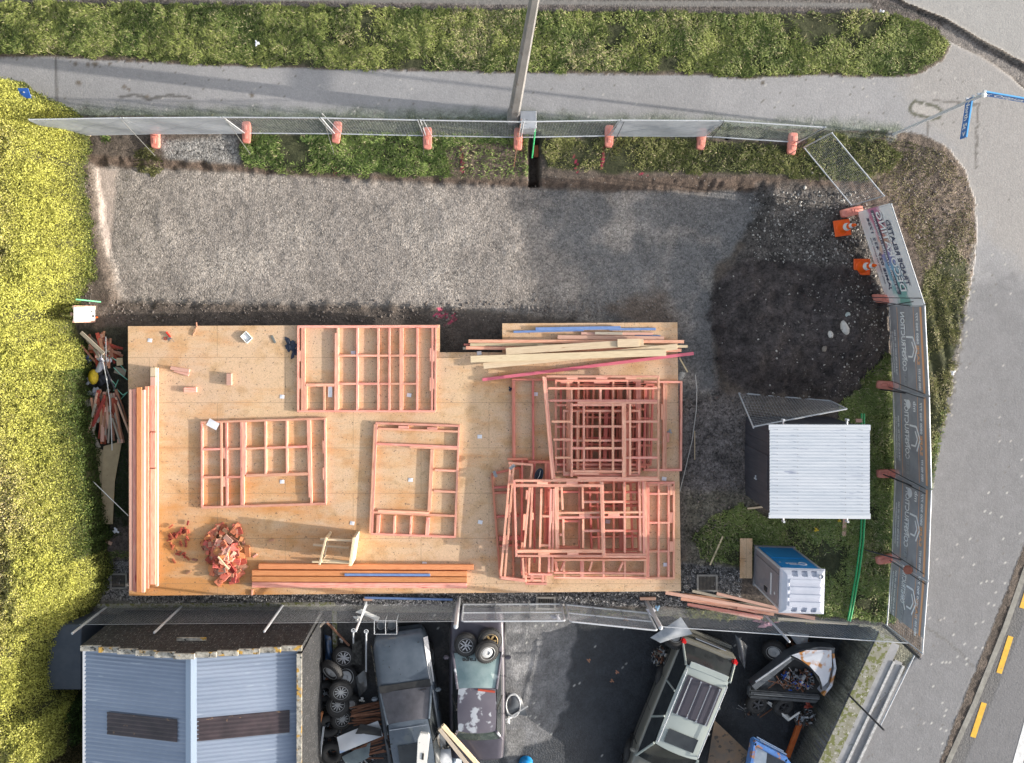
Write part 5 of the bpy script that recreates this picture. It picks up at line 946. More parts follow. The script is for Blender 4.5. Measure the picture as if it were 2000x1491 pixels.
# --- traffic cones
orc = mat('cone_orange', (.85, .13, .01), (.8, .1, .01), 6, .4); wr_ = mat('cone_white', (.75, .75, .75), None, 5, .3)
def cone():
    r = thing('traffic_cone', 'x', 'traffic cone')
    MB().box((0, 0, .02), (.44, .44, .04)).build('base', orc, r, bevel=.012); pr = lambda z: .14 - .11 * (z - .04) / .7
    MB().lathe([(.17, .04), (.14, .07), (pr(.3), .3), (pr(.45), .45), (pr(.6), .6), (.03, .74), (.025, .75), (0, .75)], 20).build('cone_shell', orc, r, smooth=True)
    for a, c in ((.28, .42), (.52, .63)): MB().lathe([(pr(a) + .004, a), (pr(c) + .004, c)], 20).build('white_band', wr_, r, smooth=True)
    return r
cn = cone(); cn.location = P(1643, 446, 0); cn.rotation_euler = (0, 0, .15); cn.scale = (1, 1, 1.2); tag(cn, 'upper orange traffic cone beside the multicoloured banner', 'traffic cone', 'traffic cones inside the fence')
c2 = copy_tree(cn); c2.location = P(1681, 522, 0); c2.location.z = .05; cn.location.z = .04; c2.rotation_euler = (0, 0, 0); tag(c2, 'lower orange traffic cone at the edge of the soil mound', 'traffic cone', 'traffic cones inside the fence')
# --- rocks and pebbles
def rock(x, y, s, label, m, z=None, seed=1, sc3=(1, .7, .5), name='rock'):
    q = random.Random(seed); bm = bmesh.new(); bmesh.ops.create_icosphere(bm, subdivisions=2, radius=1)
    for v in bm.verts: v.co = Vector((v.co.x * sc3[0], v.co.y * sc3[1], v.co.z * sc3[2])) * s * (1 + q.uniform(-.13, .13))
    me = bpy.data.meshes.new(name); bm.to_mesh(me); bm.free(); me.polygons.foreach_set('use_smooth', [True] * len(me.polygons)); me.materials.append(m); o = link(bpy.data.objects.new(name, me))
    zz = ground_z(X_(x), Y_(y)) if z is None else z; o.location = P(x, y, zz + s * .25); o.rotation_euler[2] = q.uniform(0, 3); return tag(o, label, 'rock', 'stones lying on the site')
rw = mat('white_stone', (.42, .4, .37), (.55, .53, .5), 9, .8, spots=((.2, .19, .17), 12, .6), bump=.3); rg_ = mat('grey_green_stone', (.33, .37, .36), (.4, .44, .43), 9, .7, bump=.2); rb_ = mat('brown_stone', (.16, .13, .11), (.22, .19, .16), 9, .85, bump=.3)
rock(1655, 617, .11, 'smooth pale green stone on the soil mound', rg_, seed=2); rock(1650, 640, .19, 'largest white rock on the soil mound', rw, seed=3, sc3=(1, .55, .5)); rock(1622, 654, .1, 'small white rock left of the largest one on the mound', rw, seed=4); rock(1610, 682, .09, 'brown rock lowest in the cluster on the soil mound', rb_, seed=5); rock(1676, 626, .08, 'thin pale rock right of the smooth green stone', rw, seed=6); rock(1330, 735, .16, 'grey rock against the right edge of the platform', rw, seed=7, sc3=(.6, 1, .6))
rock(1586, 338, .05, 'white pebble under the diagonal fence panel', rw, seed=9); rock(1572, 367, .06, 'white stone beside the lower rail of the diagonal fence', rw, seed=10); rock(1706, 680, .06, 'pale pebble near the dark banner on the mound side', rw, seed=12)
n = 1500; q = rs
cl_x = q.uniform(1750, 1900, 700); cl_y = q.uniform(280, 560, 700)
kk = sdist(WP([(1760, 300), (1850, 300), (1895, 400), (1890, 540), (1810, 550), (1770, 400)]), X_(cl_x), Y_(cl_y)) < .1; CLX, CLY = cl_x[kk], cl_y[kk]
pxs = np.concatenate([q.uniform(1470, 1700, 1000), q.uniform(1400, 1735, 220), q.uniform(1620, 1735, 330), q.uniform(1560, 1735, 120)]); pys = np.concatenate([375 + 140 * q.rand(1000) ** 1.1, q.uniform(530, 780, 220), q.uniform(440, 780, 330), q.uniform(560, 780, 120)])
def pebbles(name, pxs, pys, smin, smax, m):
    ico = bmesh.new(); bmesh.ops.create_icosphere(ico, subdivisions=1, radius=1); iv = np.array([v.co[:] for v in ico.verts]); fi = np.array([[v.index for v in f.verts] for f in ico.faces]); ico.free()
    x = (pxs - NX) / PPM; y = (NY - pys) / PPM; z = gz_arr(x, y); k = len(x); s = smin + (smax - smin) * rs.rand(k) ** 3
    sc3 = np.stack([s * rs.uniform(.8, 1.5, k), s * rs.uniform(.7, 1.1, k), s * .6], -1); a = rs.rand(k) * 3.14; v = iv[None] * sc3[:, None]
    vx = v[..., 0] * np.cos(a)[:, None] - v[..., 1] * np.sin(a)[:, None]; vy = v[..., 0] * np.sin(a)[:, None] + v[..., 1] * np.cos(a)[:, None]
    co = np.stack([vx + x[:, None], vy + y[:, None], v[..., 2] + z[:, None] + .2 * s[:, None]], -1).reshape(-1, 3); fs = (fi[None] + (np.arange(k) * len(iv))[:, None, None]).reshape(-1, 3)
    o = link(bpy.data.objects.new(name, np_mesh(name, co, fs, m))); o['kind'] = 'stuff'; return o
pm_ = mat('pebble_mix', (.46, .44, .41), (.2, .18, .16), 7, .8, lo=.45, hi=.55)
pebbles('soil_clods', np.concatenate([CLX, q.uniform(1335, 1460, 700), q.uniform(165, 180, 250), q.uniform(200, 1320, 900)]), np.concatenate([CLY, q.uniform(770, 1090, 700), q.uniform(330, 600, 250), q.uniform(586, 628, 900)]), .01, .04, mat('clod_mix', (.22, .19, .17), (.12, .1, .09), 9, .95))
pebbles('scattered_stones', pxs, pys, .009, .034, pm_)
gx1 = q.uniform(215, 1400, 7000); gy1 = q.uniform(345, 596, 7000)
pebbles('loose_gravel', gx1, gy1, .006, .018, mat('gravel_mix', (.36, .33, .30), (.24, .215, .195), 9, .85))
dx_ = np.concatenate([q.uniform(200, 252, 900), q.uniform(250, 1340, 6500), q.uniform(1335, 1450, 1500)]); dy_ = np.concatenate([q.uniform(1096, 1165, 900), q.uniform(1156, 1184, 6500), q.uniform(1112, 1190, 1500)])
pebbles('drain_pebbles', dx_, dy_, .008, .022, mat('drain_pebble_mix', (.42, .41, .41), (.07, .07, .075), 14, .8, lo=.46, hi=.54))
# --- drain grates
gi = mat('iron_grate', (.09, .085, .08), (.15, .13, .11), 10, .6, metal=.3)
def grate(x, y, w_, h_, n, label, vert=True):
    r = thing('drain_grate', label, 'drain grate', P(x, y, .02), group='drain grates in the pebbles'); MB().box((0, 0, -.01), (w_, h_, .01)).build('pit', mat('black_hole', (.01, .01, .01), None, 5, 1), r)
    MB().box((0, h_ / 2, .012), (w_ + .08, .05, .03)).box((0, -h_ / 2, .012), (w_ + .08, .05, .03)).box((w_ / 2 + .02, 0, .011), (.05, h_, .03)).box((-w_ / 2 - .02, 0, .011), (.05, h_, .03)).build('surround', mat('grate_concrete', (.2, .19, .18), (.26, .25, .23), 8, .9), r)
    mb = MB()
    for i in range(n):
        if vert: mb.box((-w_ / 2 + w_ * (i + .5) / n, 0, .01), (w_ / n * .5, h_ - .03, .02))
    mb.build('bars', gi, r)
grate(232, 1135, .38, .38, 11, 'dark iron drain grate in the pebbles at the lower left of the platform'); grate(1381, 1139, .48, .42, 13, 'large square drain grate in the pebbles right of the platform'); grate(1066, 1178, .44, .3, 9, 'drain grate half under the chain-link gate')
# ================================================================ SHED, PORTABLE TOILET, WEST-SIDE RUBBISH
def corr(x0, x1, y0, y1, zf, per=.076, amp=.009, along='x', t=.003):
    """corrugated sheet; ridges run along x (waves across y) or along y"""
    mb = MB()
    if along == 'x':
        n = int((y1 - y0) / per * 6); mb.grid(lambda u, v: (x0 + (x1 - x0) * u, y0 + (y1 - y0) * v, zf(x0 + (x1 - x0) * u, y0 + (y1 - y0) * v) + amp * math.sin((y1 - y0) * v / per * 2 * math.pi)), 8, n)
    else:
        n = int((x1 - x0) / per * 6); mb.grid(lambda u, v: (x0 + (x1 - x0) * u, y0 + (y1 - y0) * v, zf(x0 + (x1 - x0) * u, y0 + (y1 - y0) * v) + amp * math.sin((x1 - x0) * u / per * 2 * math.pi)), n, 8)
    return mb
shed = thing('garden_shed', 'dark panelled garden shed with a white corrugated iron roof on the lawn', 'shed', (8.1, -3.9, 0))
dkp = mat('shed_cladding', (.035, .036, .046), (.06, .06, .072), 3, .55, stretch=(6, 6, .5), bump=.2, bscale=9); rfw = mat('white_roof_iron', (.48, .52, .58), (.57, .60, .65), 1.6, .35, stretch=(.6, 5, 1), metal=.15, spots=[((.3, .33, .42), 2.2, .66)])
hx, hy, HS = 1.13, 1.05, 2.3
wl_ = MB()
for s in (-1, 1):
    n = 15
    for i in range(n): wl_.box((s * hx, -hy + 2 * hy * (i + .5) / n, HS / 2), (.03 + .008 * (i % 2), 2 * hy / n - .004, HS)); wl_.box((-hx + 2 * hx * (i + .5) / n, s * hy, HS / 2), (2 * hx / n - .004, .03 + .008 * (i % 2), HS))
wl_.build('wall', dkp, shed)
MB().box((-hx - .028, -.1, 1.0), (.03, .85, 1.95)).build('door', dkp, shed, bevel=.004); dr = [c for c in sc.objects if c.parent == shed and c.name.startswith('door')][0]
MB().box((-hx - .06, -.42, 1.05), (.03, .03, .16)).box((-hx - .07, -.37, 1.1), (.03, .1, .025)).build('handle', galv, dr)
corr(-hx - .1, hx + .06, -hy - .02, hy + .02, lambda x, y: HS + .05 + .03 * (x + hx)).build('roof', rfw, shed, smooth='all'); rf = [c for c in sc.objects if c.parent == shed and c.name.startswith('roof')][0]
fl = mat('white_flashing', (.58, .60, .63), (.54, .57, .62), 3, .4)
for s in (-1, 1): MB().box((-.02, s * (hy + .03), HS + .075), (2 * hx + .2, .13, .012), rot=Matrix.Rotation(-.03, 3, 'Y')).box((-.02, s * (hy + .095), HS + .02), (2 * hx + .2, .008, .1), rot=Matrix.Rotation(-.03, 3, 'Y')).build('flashing', fl, rf)
sm = MB()
for x in (-1.05, -.55, .6, 1.0):
    for j in range(14): sm.lathe([(0, .014), (.008, .012), (.009, 0)], 6, (x, -hy + .1 + j * .152, HS + .055 + .03 * (x + hx)))
sm.build('roofing_screw', mat('screw_grey', (.2, .2, .22), None, 5, .5), rf)['kind'] = 'stuff'
for x, s in ((-.85, 1), (.72, 1), (-.85, -1), (.72, -1)): MB().tube((x, s * (hy + .06), HS - .1), (x, s * (hy + .2), HS - .1), .025).tube((x, s * (hy + .2), HS - .16), (x, s * (hy + .2), HS - .02), .03).build('bracket', galv, shed)
# loose fence panel leaning on the shed
lp = thing('temporary_fence_panel', 'loose wire mesh fence panel leaning against the top wall of the shed', 'fence panel', P(1443, 768, 0), group='temporary fence panels')
q00, q10 = P(1443, 768, .03), P(1622, 783, .03); q01, q11 = P(1471, 834, 1.98), P(1654, 799, 1.98); bl = lambda u, v: (q00 * (1 - u) + q10 * u) * (1 - v) + (q01 * (1 - u) + q11 * u) * v - lp.location
MB().tube(bl(0, -.01), bl(0, 1.03), .019).tube(bl(1, 0), bl(1, 1.0), .019).tube(bl(0, 0), bl(1, 0), .019).tube(bl(0, 1), bl(1, 1), .019).build('frame', galv, lp, smooth=True)
mb = MB()
for i in range(1, 30): mb.tube(bl(i / 30, 0), bl(i / 30, 1), .0017, 4, cap=False)
for i in range(1, 20): mb.tube(bl(0, i / 20), bl(1, i / 20), .0017, 4, cap=False)
mb.build('wire_mesh', galv, lp)
# portable toilet
pt = thing('portable_toilet', 'blue and grey portable toilet with a ribbed translucent white roof standing on the grass', 'portable toilet', (7.71, -6.87, 0), (0, 0, -.03))
gdp = mat('grey_toilet_plastic', (.17, .16, .18), (.21, .2, .22), 4, .4, bump=.1); blp = mat('blue_toilet_plastic', (.01, .21, .56), (.012, .25, .62), 4, .35, bump=.1); whp = mat('milky_roof_plastic', (.42, .45, .53), (.48, .5, .58), 3, .3, trans=.0, bump=.1, bscale=8)
k = .5
MB().box((0, 0, .06), (1.1, 1.1, .12)).build('skid_base', mat('skid_grey', (.2, .2, .21), None, 5, .6), pt, bevel=.01)
MB().box((0, k, 1.15), (1.0, .03, 2.1)).box((0, k + .018, .7), (.84, .02, .9)).box((0, k + .018, 1.68), (.84, .02, .8)).build('back_panel', blp, pt, bevel=.008)
MB().box((k, 0, 1.15), (.03, 1.0, 2.1)).build('side_panel', blp, pt, bevel=.006); MB().box((0, -k, 1.15), (1.0, .03, 2.1)).build('side_panel', blp, pt, bevel=.006)
MB().box((-k, 0, 1.15), (.03, 1.0, 2.1)).build('front_panel', gdp, pt, bevel=.006)
d_ = MB().box((-k - .025, -.03, 1.1), (.025, .74, 1.9)).build('door', gdp, pt, bevel=.01)
MB().box((-k - .05, -.3, 1.12), (.03, .12, .2)).build('latch', mat('black_plastic', (.012, .012, .014), None, 5, .35), d_, bevel=.005); MB().box((-k - .04, -.05, 1.5), (.006, .55, .1)).box((-k - .04, -.2, 1.8), (.006, .06, .08)).build('notice', fl, d_)
for sx_ in (-1, 1):
    for sy_ in (-1, 1): MB().box((sx_ * k, sy_ * k, 1.15), (.06, .06, 2.14)).build('corner_post', mat('pale_grey_plastic', (.4, .41, .44), None, 5, .4), pt, bevel=.012)
def roofz(u, v):
    x = -.55 + 1.1 * u; y = -.55 + 1.1 * v; e = min(u, v, 1 - u, 1 - v); z = 2.2 + .13 * min(1, e / .12) ** .6
    if .17 < u < .93 and .2 < v < .8: z += .018 * (1 if math.sin((v - .2) / .6 * 2 * math.pi * 3.5) > 0 else -1)
    for vv in (.1, .9):
        for uu in (.3, .52, .74):
            if abs(v - vv) < .05 and abs(u - uu) < .06: z -= .06
    return (x, y, z)
MB().grid(roofz, 60, 60).box((0, 0, 2.19), (1.11, 1.11, .03)).build('roof', whp, pt, smooth=True); MB().torus((.42, .4, 2.33), .05, .012, n=18, m=6).lathe([(0, 0), (.045, 0)], 16, (.42, .4, 2.325)).build('vent', mat('vent_grey', (.3, .31, .34), None, 5, .5), pt, smooth='all')
mb = MB().torus((.17, k + .032, 1.72), .1, .016, axis=(0, 1, 0), n=24, m=5)
for i, (x, z, w_) in enumerate(((-.08, 1.72, .2), (-.1, 1.66, .28), (-.06, 1.78, .22), (-.22, 1.72, .05), (-.36, 1.6, .04))): mb.box((x, k + .034, z), (w_, .006, .022))
mb.build('emblem', fl, pt)
# --- site meter box by the hedge
mx = thing('meter_box', 'white temporary power box on wooden posts beside the hedge', 'meter box', (X_(157, 1.2), Y_(614, 1.2), 0))
MB().box((.02, 0, .95), (.28, .33, .5)).build('box', wp, mx, bevel=.01); MB().slab([(-.15, -.18, 1.24), (.19, -.18, 1.19), (.19, .18, 1.19), (-.15, .18, 1.24)], .02).build('lid', wp, mx)
for x, y in ((-.17, -.18), (-.17, .18), (-.22, .0)): MB().box((x, y, .6), (.05, .08, 1.25)).build('post', PALE, mx)
MB().tube((.19, -.05, .9), (.19, -.05, .86), .03).tube((.2, .06, 1.0), (.2, .06, .95), .02).build('socket', dkst, mx)
o = MB().path([P(172, 618, .85), P(184, 621, .5), P(190, 620, .2)], .02).build('orange_cable', orc, smooth=True); tag(o, 'orange power cord coming out of the white power box', 'cable')
o = MB().path([P(148, 585, 1.2), P(197, 590, .8)], .018).build('green_stake', mat('mint_plastic', (.12, .5, .25), None, 5, .5), smooth=True); tag(o, 'light green rod lying on the hedge above the white power box', 'rod')
# --- rubbish along the hedge
GR = 'timber scraps in the rubbish heap between hedge and platform'; r9 = random.Random(21)
cc_ = [(BROWNW, 'brown'), (PALE, 'pale pink'), (HD, 'red-brown'), (GREYW, 'grey'), (GREYW, 'grey'), (BROWNW, 'brown')]
def scrap(x1, y1, x2, y2, wd, z1, z2, ci, where):
    m_, nm = cc_[ci]; board('timber_scrap', x1, y1, x2, y2, wd, .04, z1, m_, None, z2=z2, label='%s stick in the %s of the rubbish heap beside the hedge' % (nm, where), cat='timber scrap', group=GR + ', %s %s' % (where, nm))
for i in range(34):
    t = i / 33; x2 = 166 + 52 * t + r9.gauss(0, 9); y2 = 652 + r9.uniform(-8, 34) + 10 * abs(t - .4); x1 = 196 + 22 * t + r9.gauss(0, 9); y1 = 702 + r9.uniform(-18, 18)
    scrap(x1, y1, x2, y2, r9.choice([.05, .07, .09]), .12 + r9.random() * .3, .1 + r9.random() * .2, r9.randrange(6), 'upper fan')
for i in range(14): scrap(206 + r9.gauss(0, 4), 668 + i * 2.2, 232 + r9.gauss(0, 3), 680 + i * 1.4 + r9.gauss(0, 4), .06, .2 + r9.random() * .2, .1, r9.choice([2, 2, 0, 1]), 'right side')
for i in range(44):
    t = i / 43; x1 = 188 + 38 * t + r9.gauss(0, 11); y1 = 774 + r9.uniform(-14, 34); x2 = 172 + 72 * t + r9.gauss(0, 10); y2 = 838 + r9.uniform(-26, 32)
    scrap(x1, y1, x2, y2, r9.choice([.05, .07, .09]), .14 + r9.random() * .32, .08 + r9.random() * .15, r9.randrange(6), 'lower fan')
scrap(174, 835, 193, 875, .1, .2, .15, 3, 'bottom end'); scrap(182, 820, 178, 876, .09, .22, .12, 1, 'bottom end')
ply = mat('sandy_chipboard', (.40, .31, .19), (.47, .37, .23), 5, .85, spots=((.22, .15, .09), 22, .66))
def sheet(name, pts, z, label, m, t=.018, cat='board'):
    pp_ = [P(a, b, z) for a, b in pts]; c0 = sum(pp_, Vector()) / len(pp_); c0.z = 0; o = MB().prism([(p.x - c0.x, p.y - c0.y) for p in pp_], z - t, z).build(name, m); o.location = c0; return tag(o, label, cat)
sheet('particle_board_sheet', [(202, 872), (238, 862), (224, 940), (220, 1024), (196, 1024), (200, 900)], .09, 'long tapering sheet of chipboard on the ground beside the hedge', ply); sheet('particle_board_sheet', [(176, 870), (202, 880), (200, 1008), (190, 1006), (180, 930)], .05, 'second chipboard sheet half under the first beside the hedge', ply)
board('timber_offcut', 229, 862, 240, 862, .1, .07, .2, PALE, None, label='small pale block on the top corner of the tapering chipboard sheet', cat='offcut'); board('timber_offcut', 191, 1050, 218, 1063, .09, .03, .06, PALE, None, label='short pinkish plank between the hedge and the lumber stack foot', cat='offcut')
sheet('plywood_scrap', [(227, 700), (239, 699), (240, 713), (228, 715)], .35, 'small square of yellow plywood on the rubbish heap', ply); sheet('plywood_scrap', [(226, 716), (247, 722), (243, 736), (222, 728)], .15, 'dull olive plywood scrap under the green straps', GREYW); sheet('plywood_scrap', [(164, 782), (186, 778), (188, 790), (168, 796)], .3, 'grey-brown plywood scrap at the hedge edge of the rubbish heap', GREYW)
wb = mat('white_bag_film', (.6, .6, .64), (.42, .42, .5), 7, .45, bump=.8, bscale=9); rag('plastic_bag', 'torn white plastic bag in the middle of the rubbish heap', 'bag', 200, 706, .3, .17, wb, 4, flat=.6, sy=1.5); rag('plastic_bag', 'small white plastic bag lower in the rubbish heap', 'bag', 184, 769, .1, .13, wb, 6, flat=.6, sy=1.3); rag('plastic_bag', 'grey film scrap by the yellow netting', 'bag', 176, 744, .15, .1, wb, 7, flat=.5)
rag('dark_plastic', 'black plastic sheet under the rubbish heap', 'plastic sheet', 194, 735, .12, .22, mat('black_film', (.02, .022, .03), None, 8, .4, bump=.6, bscale=9), 9, flat=.4, sy=1.4); rag('blue_bag', 'dark blue bag at the hedge edge of the rubbish heap', 'bag', 170, 702, .2, .1, mat('navy_film', (.02, .05, .2), None, 8, .5), 10, flat=.6)
yb = mat('yellow_net', (.7, .5, .02), (.5, .33, .02), 16, .6, bump=.9, bscale=16); o = MB().grid(lambda u, v: ((.13 * math.sin(v * math.pi) * math.cos(u * 6.283)) * (1 + .12 * math.sin(u * 44)), .19 * math.cos(v * math.pi) * (1 + .08 * math.sin(u * 30)), .1 + .1 * math.sin(v * math.pi) * math.sin(u * 6.283)), 24, 12).build('yellow_netting', yb, smooth='all'); o.location = P(186, 736, .15); tag(o, 'bundle of bright yellow netting at the foot of the hedge', 'netting')
gs = mat('mint_strap', (.2, .55, .42), None, 5, .5)
for i, (pts, ds) in enumerate(((((212, 694), (228, 705), (246, 726)), 'topmost green strap curling off the rubbish heap'), (((222, 718), (236, 732), (249, 742)), 'second green strap reaching toward the platform'), (((217, 742), (226, 752), (222, 764), (231, 742)), 'zigzag green strap in the middle of the rubbish heap'), (((228, 760), (240, 772), (249, 766), (236, 780)), 'lowest green strap near the lumber stack'))):
    o = MB().path([P(a, b, .38 - .05 * k_) for k_, (a, b) in enumerate(pts)], .01, 5).build('green_strap', gs); tag(o, ds, 'strap', 'green packing straps in the rubbish heap')
o = MB().path([P(200, 700, .55), P(209, 745, .5), P(214, 780, .42), P(217, 820, .35), P(219, 880, .25)], .012, 6).build('pipe_white', wp, smooth=True); o.name = 'white_pipe'; tag(o, 'long thin white pipe lying over the rubbish heap', 'pipe')
o = MB().path([P(206, 658, .5), P(207, 720, .5), P(224, 760, .42), P(238, 800, .3), P(252, 850, .2)], .022, 6).build('black_hose', dkst, smooth=True); tag(o, 'black hose running down through the rubbish heap', 'hose')
o = MB().path([P(182, 941, .4), P(251, 1008, .6)], .012, 6).build('white_rod', wp, smooth=True); tag(o, 'white rod slanting from the hedge to the lumber stack', 'rod')
rag('paper_scrap', 'white paper scrap on the dark grass beside the lumber stack', 'scrap', 226, 1037, .03, .07, pap, 12, flat=.2); rag('paper_scrap', 'small white scrap of litter on the top verge', 'scrap', 502, 85, .12, .06, pap, 13, flat=.2); rag('paper_scrap', 'white litter on the gutter kerb at the top right', 'scrap', 1722, 24, .0, .06, pap, 14, flat=.3); rag('paper_scrap', 'white litter in the dirt by the east footpath', 'scrap', 1860, 728, .02, .06, pap, 15, flat=.3)
rag('yellow_glove', 'yellow glove-like scrap on the lawn below the shed', 'scrap', 1594, 1035, .08, .05, yb, 16, flat=.3); rag('yellow_scrap', 'small yellow scrap just below the shed roof edge', 'scrap', 1639, 1017, .08, .04, yb, 17, flat=.3)
# ================================================================ THE SCRAP YARD : building, chain-link fence, retaining wall, cars and scrap
# --- block building with corrugated roof
bd = thing('workshop_building', 'black-stained block workshop with a blue-grey corrugated gable roof at the bottom left', 'building', (-7.1, -8.3, 0))
blk = bpy.data.materials.new('stained_blockwork'); blk.use_nodes = True; nt = blk.node_tree; L = nt.links.new; b = nt.nodes['Principled BSDF']
tc = _n(nt, 'ShaderNodeTexCoord'); O_ = tc.outputs['Object']; sp3 = _n(nt, 'ShaderNodeSeparateXYZ'); L(O_, sp3.inputs[0]); cb = _n(nt, 'ShaderNodeCombineXYZ'); adx = _n(nt, 'ShaderNodeMath', operation='ADD'); L(sp3.outputs[0], adx.inputs[0]); L(sp3.outputs[1], adx.inputs[1]); L(adx.outputs[0], cb.inputs[0]); L(sp3.outputs[2], cb.inputs[1])
bk = _n(nt, 'ShaderNodeTexBrick', Scale=1.); bk.inputs['Brick Width'].default_value = .4; bk.inputs['Row Height'].default_value = .2; bk.inputs['Mortar Size'].default_value = .012; L(cb.outputs[0], bk.inputs['Vector'])
mpn = _n(nt, 'ShaderNodeMapping'); mpn.inputs['Scale'].default_value = (3, 3, .6); L(O_, mpn.inputs[0])
c_ = mixc(mrange(noise(5., 7., mpn.outputs[0], .75), .47, .66), (.008, .009, .012), (.034, .036, .042)); c_ = mixc(mrange(bk.outputs['Fac'], 0, 1, 0, .35), c_, (.06, .06, .06)); c_ = mixc(mrange(noise(16, 5., mpn.outputs[0]), .60, .68, 0, .8), c_, (.3, .3, .28))
L(c_, b.inputs['Base Color']); b.inputs['Roughness'].default_value = .85
bu = _n(nt, 'ShaderNodeBump', Strength=.5, Distance=.02); iv = _n(nt, 'ShaderNodeMath', operation='SUBTRACT'); iv.inputs[0].default_value = 1.; L(bk.outputs['Fac'], iv.inputs[1]); L(iv.outputs[0], bu.inputs['Height']); L(bu.outputs[0], b.inputs['Normal'])
lich = mat('lichened_cap', (.16, .15, .13), (.45, .43, .38), 9, .95, spots=[((.42, .25, .05), 5.5, .56), ((.05, .05, .05), 11, .6)], bump=.6, bscale=25)
Y0 = -8.3; xw0, xw1 = X_(160, 2.5), X_(590, 2.5); yw = Y_(1272, 2.5); xr = X_(364, 3.2); zb0 = -.45
# stepped gable facing the site
def g_h(x): t = abs(x - xr) / (max(xr - xw0, xw1 - xr)); return 3.02 - .62 * t
gw = MB(); cp = MB(); n = 11; w_ = (xw1 - xw0) / n
lx = bd.location.x; ly = bd.location.y
for i in range(n):
    xa = xw0 + i * w_; xm = xa + w_ / 2; h_ = round(g_h(xm) / .1) * .1 + .02; gw.box((xm - lx, yw - ly + .09, (h_ + zb0) / 2), (w_ - .002, .12, h_ - zb0)); cp.box((xm - lx, yw - ly + .09, h_ + .03), (w_ + .02, .13, .06))
gw.build('gable_wall', blk, bd); cp.build('gable_cap', lich, bd, bevel=.008)
MB().box((xw1 - lx - .06, -3.2 + yw - ly, 1.0), (.12, 6.3, 3.0)).build('side_wall', blk, bd); MB().box((xw1 - lx - .06, -3.2 + yw - ly, 2.53), (.12, 6.3, .06)).build('side_cap', lich, bd)
MB().box((xw0 - lx + .08, -3.2 + yw - ly, .75), (.12, 6.3, 2.9)).build('side_wall', blk, bd)
MB().box((X_(374, 2.2) - lx, yw - ly + .155, 2.1), (.62, .03, .16)).build('vent_opening', mat('black_hole2', (.008, .008, .008), None, 5, 1), bd); MB().box((X_(374, 2.2) - lx, yw - ly + .18, 2.2), (.72, .08, .05)).build('vent_sill', lich, bd)
blr = mat('blue_grey_roof_iron', (.21, .256, .34), (.255, .302, .39), 1.2, .38, stretch=(.4, 3, 1), metal=.25, spots=[((.32, .37, .45), 3, .66)]); brn = mat('brown_skylight', (.035, .028, .032), (.06, .045, .05), 3, .3, spots=((.2, .13, .08), 7, .68))
pk = 2.85; ev = 2.3
zf = lambda x, y: pk - (pk - ev) * abs(x + lx - xr) / (xw1 - xr)
for a, c, nm in ((xw0 - .04, xr, 0), (xr, xw1 - .13, 1)):
    r_ = corr(a - lx, c - lx, -6.3 + yw - ly, yw - ly, zf, per=.1, amp=.012).build('roof_sheet', blr, bd, smooth='all')
for (a, c) in ((202, 352), (375, 562)):
    x0, x1 = X_(a, 2.6) - lx, X_(c, 2.6) - lx
    if c == 352: yt, yb = lambda u: 1390 + 16 * u, None
    mb = MB(); z_ = lambda x: zf(x, 0)
    sl_ = (lambda u: Y_(1390 + 16 * u, 2.6)) if c == 352 else (lambda u: Y_(1406 - 23 * u, 2.6))
    mb.grid(lambda u, v: (x0 + (x1 - x0) * u, sl_(.5) - ly - .55 * v - 0, z_(x0 + (x1 - x0) * u) + .022 + .012 * math.sin(.55 * v / .1 * 2 * math.pi)), 8, 40).build('skylight', brn, bd, smooth='all')
MB().slab([(xr - lx - .13, -6.3 + yw - ly, pk + .0), (xr - lx + .0, -6.3 + yw - ly, pk + .045), (xr - lx, yw - ly, pk + .045), (xr - lx - .13, yw - ly, pk)], .012).slab([(xr - lx, -6.3 + yw - ly, pk + .045), (xr - lx + .13, -6.3 + yw - ly, pk + .0), (xr - lx + .13, yw - ly, pk), (xr - lx, yw - ly, pk + .045)], .012).build('ridge_cap', mat('ridge_iron', (.3, .37, .47), None, 5, .4, metal=.2), bd)
MB().box((xw0 - lx - .06, -3.2 + yw - ly, 2.22), (.07, 6.3, .07)).build('gutter', mat('gutter_white', (.5, .52, .56), None, 5, .5), bd)
# grey structure seen through the gap in the hedge
o = MB().box((0, 0, .5), (.9, 1.7, 1.4)).build('water_tank', mat('slate_paint', (.06, .075, .1), (.08, .095, .12), 4, .6), bevel=.02); o.location = (X_(132, .8), Y_(1278, .8), -.2); tag(o, 'slate-grey tank half hidden behind the hedge beside the workshop', 'tank')
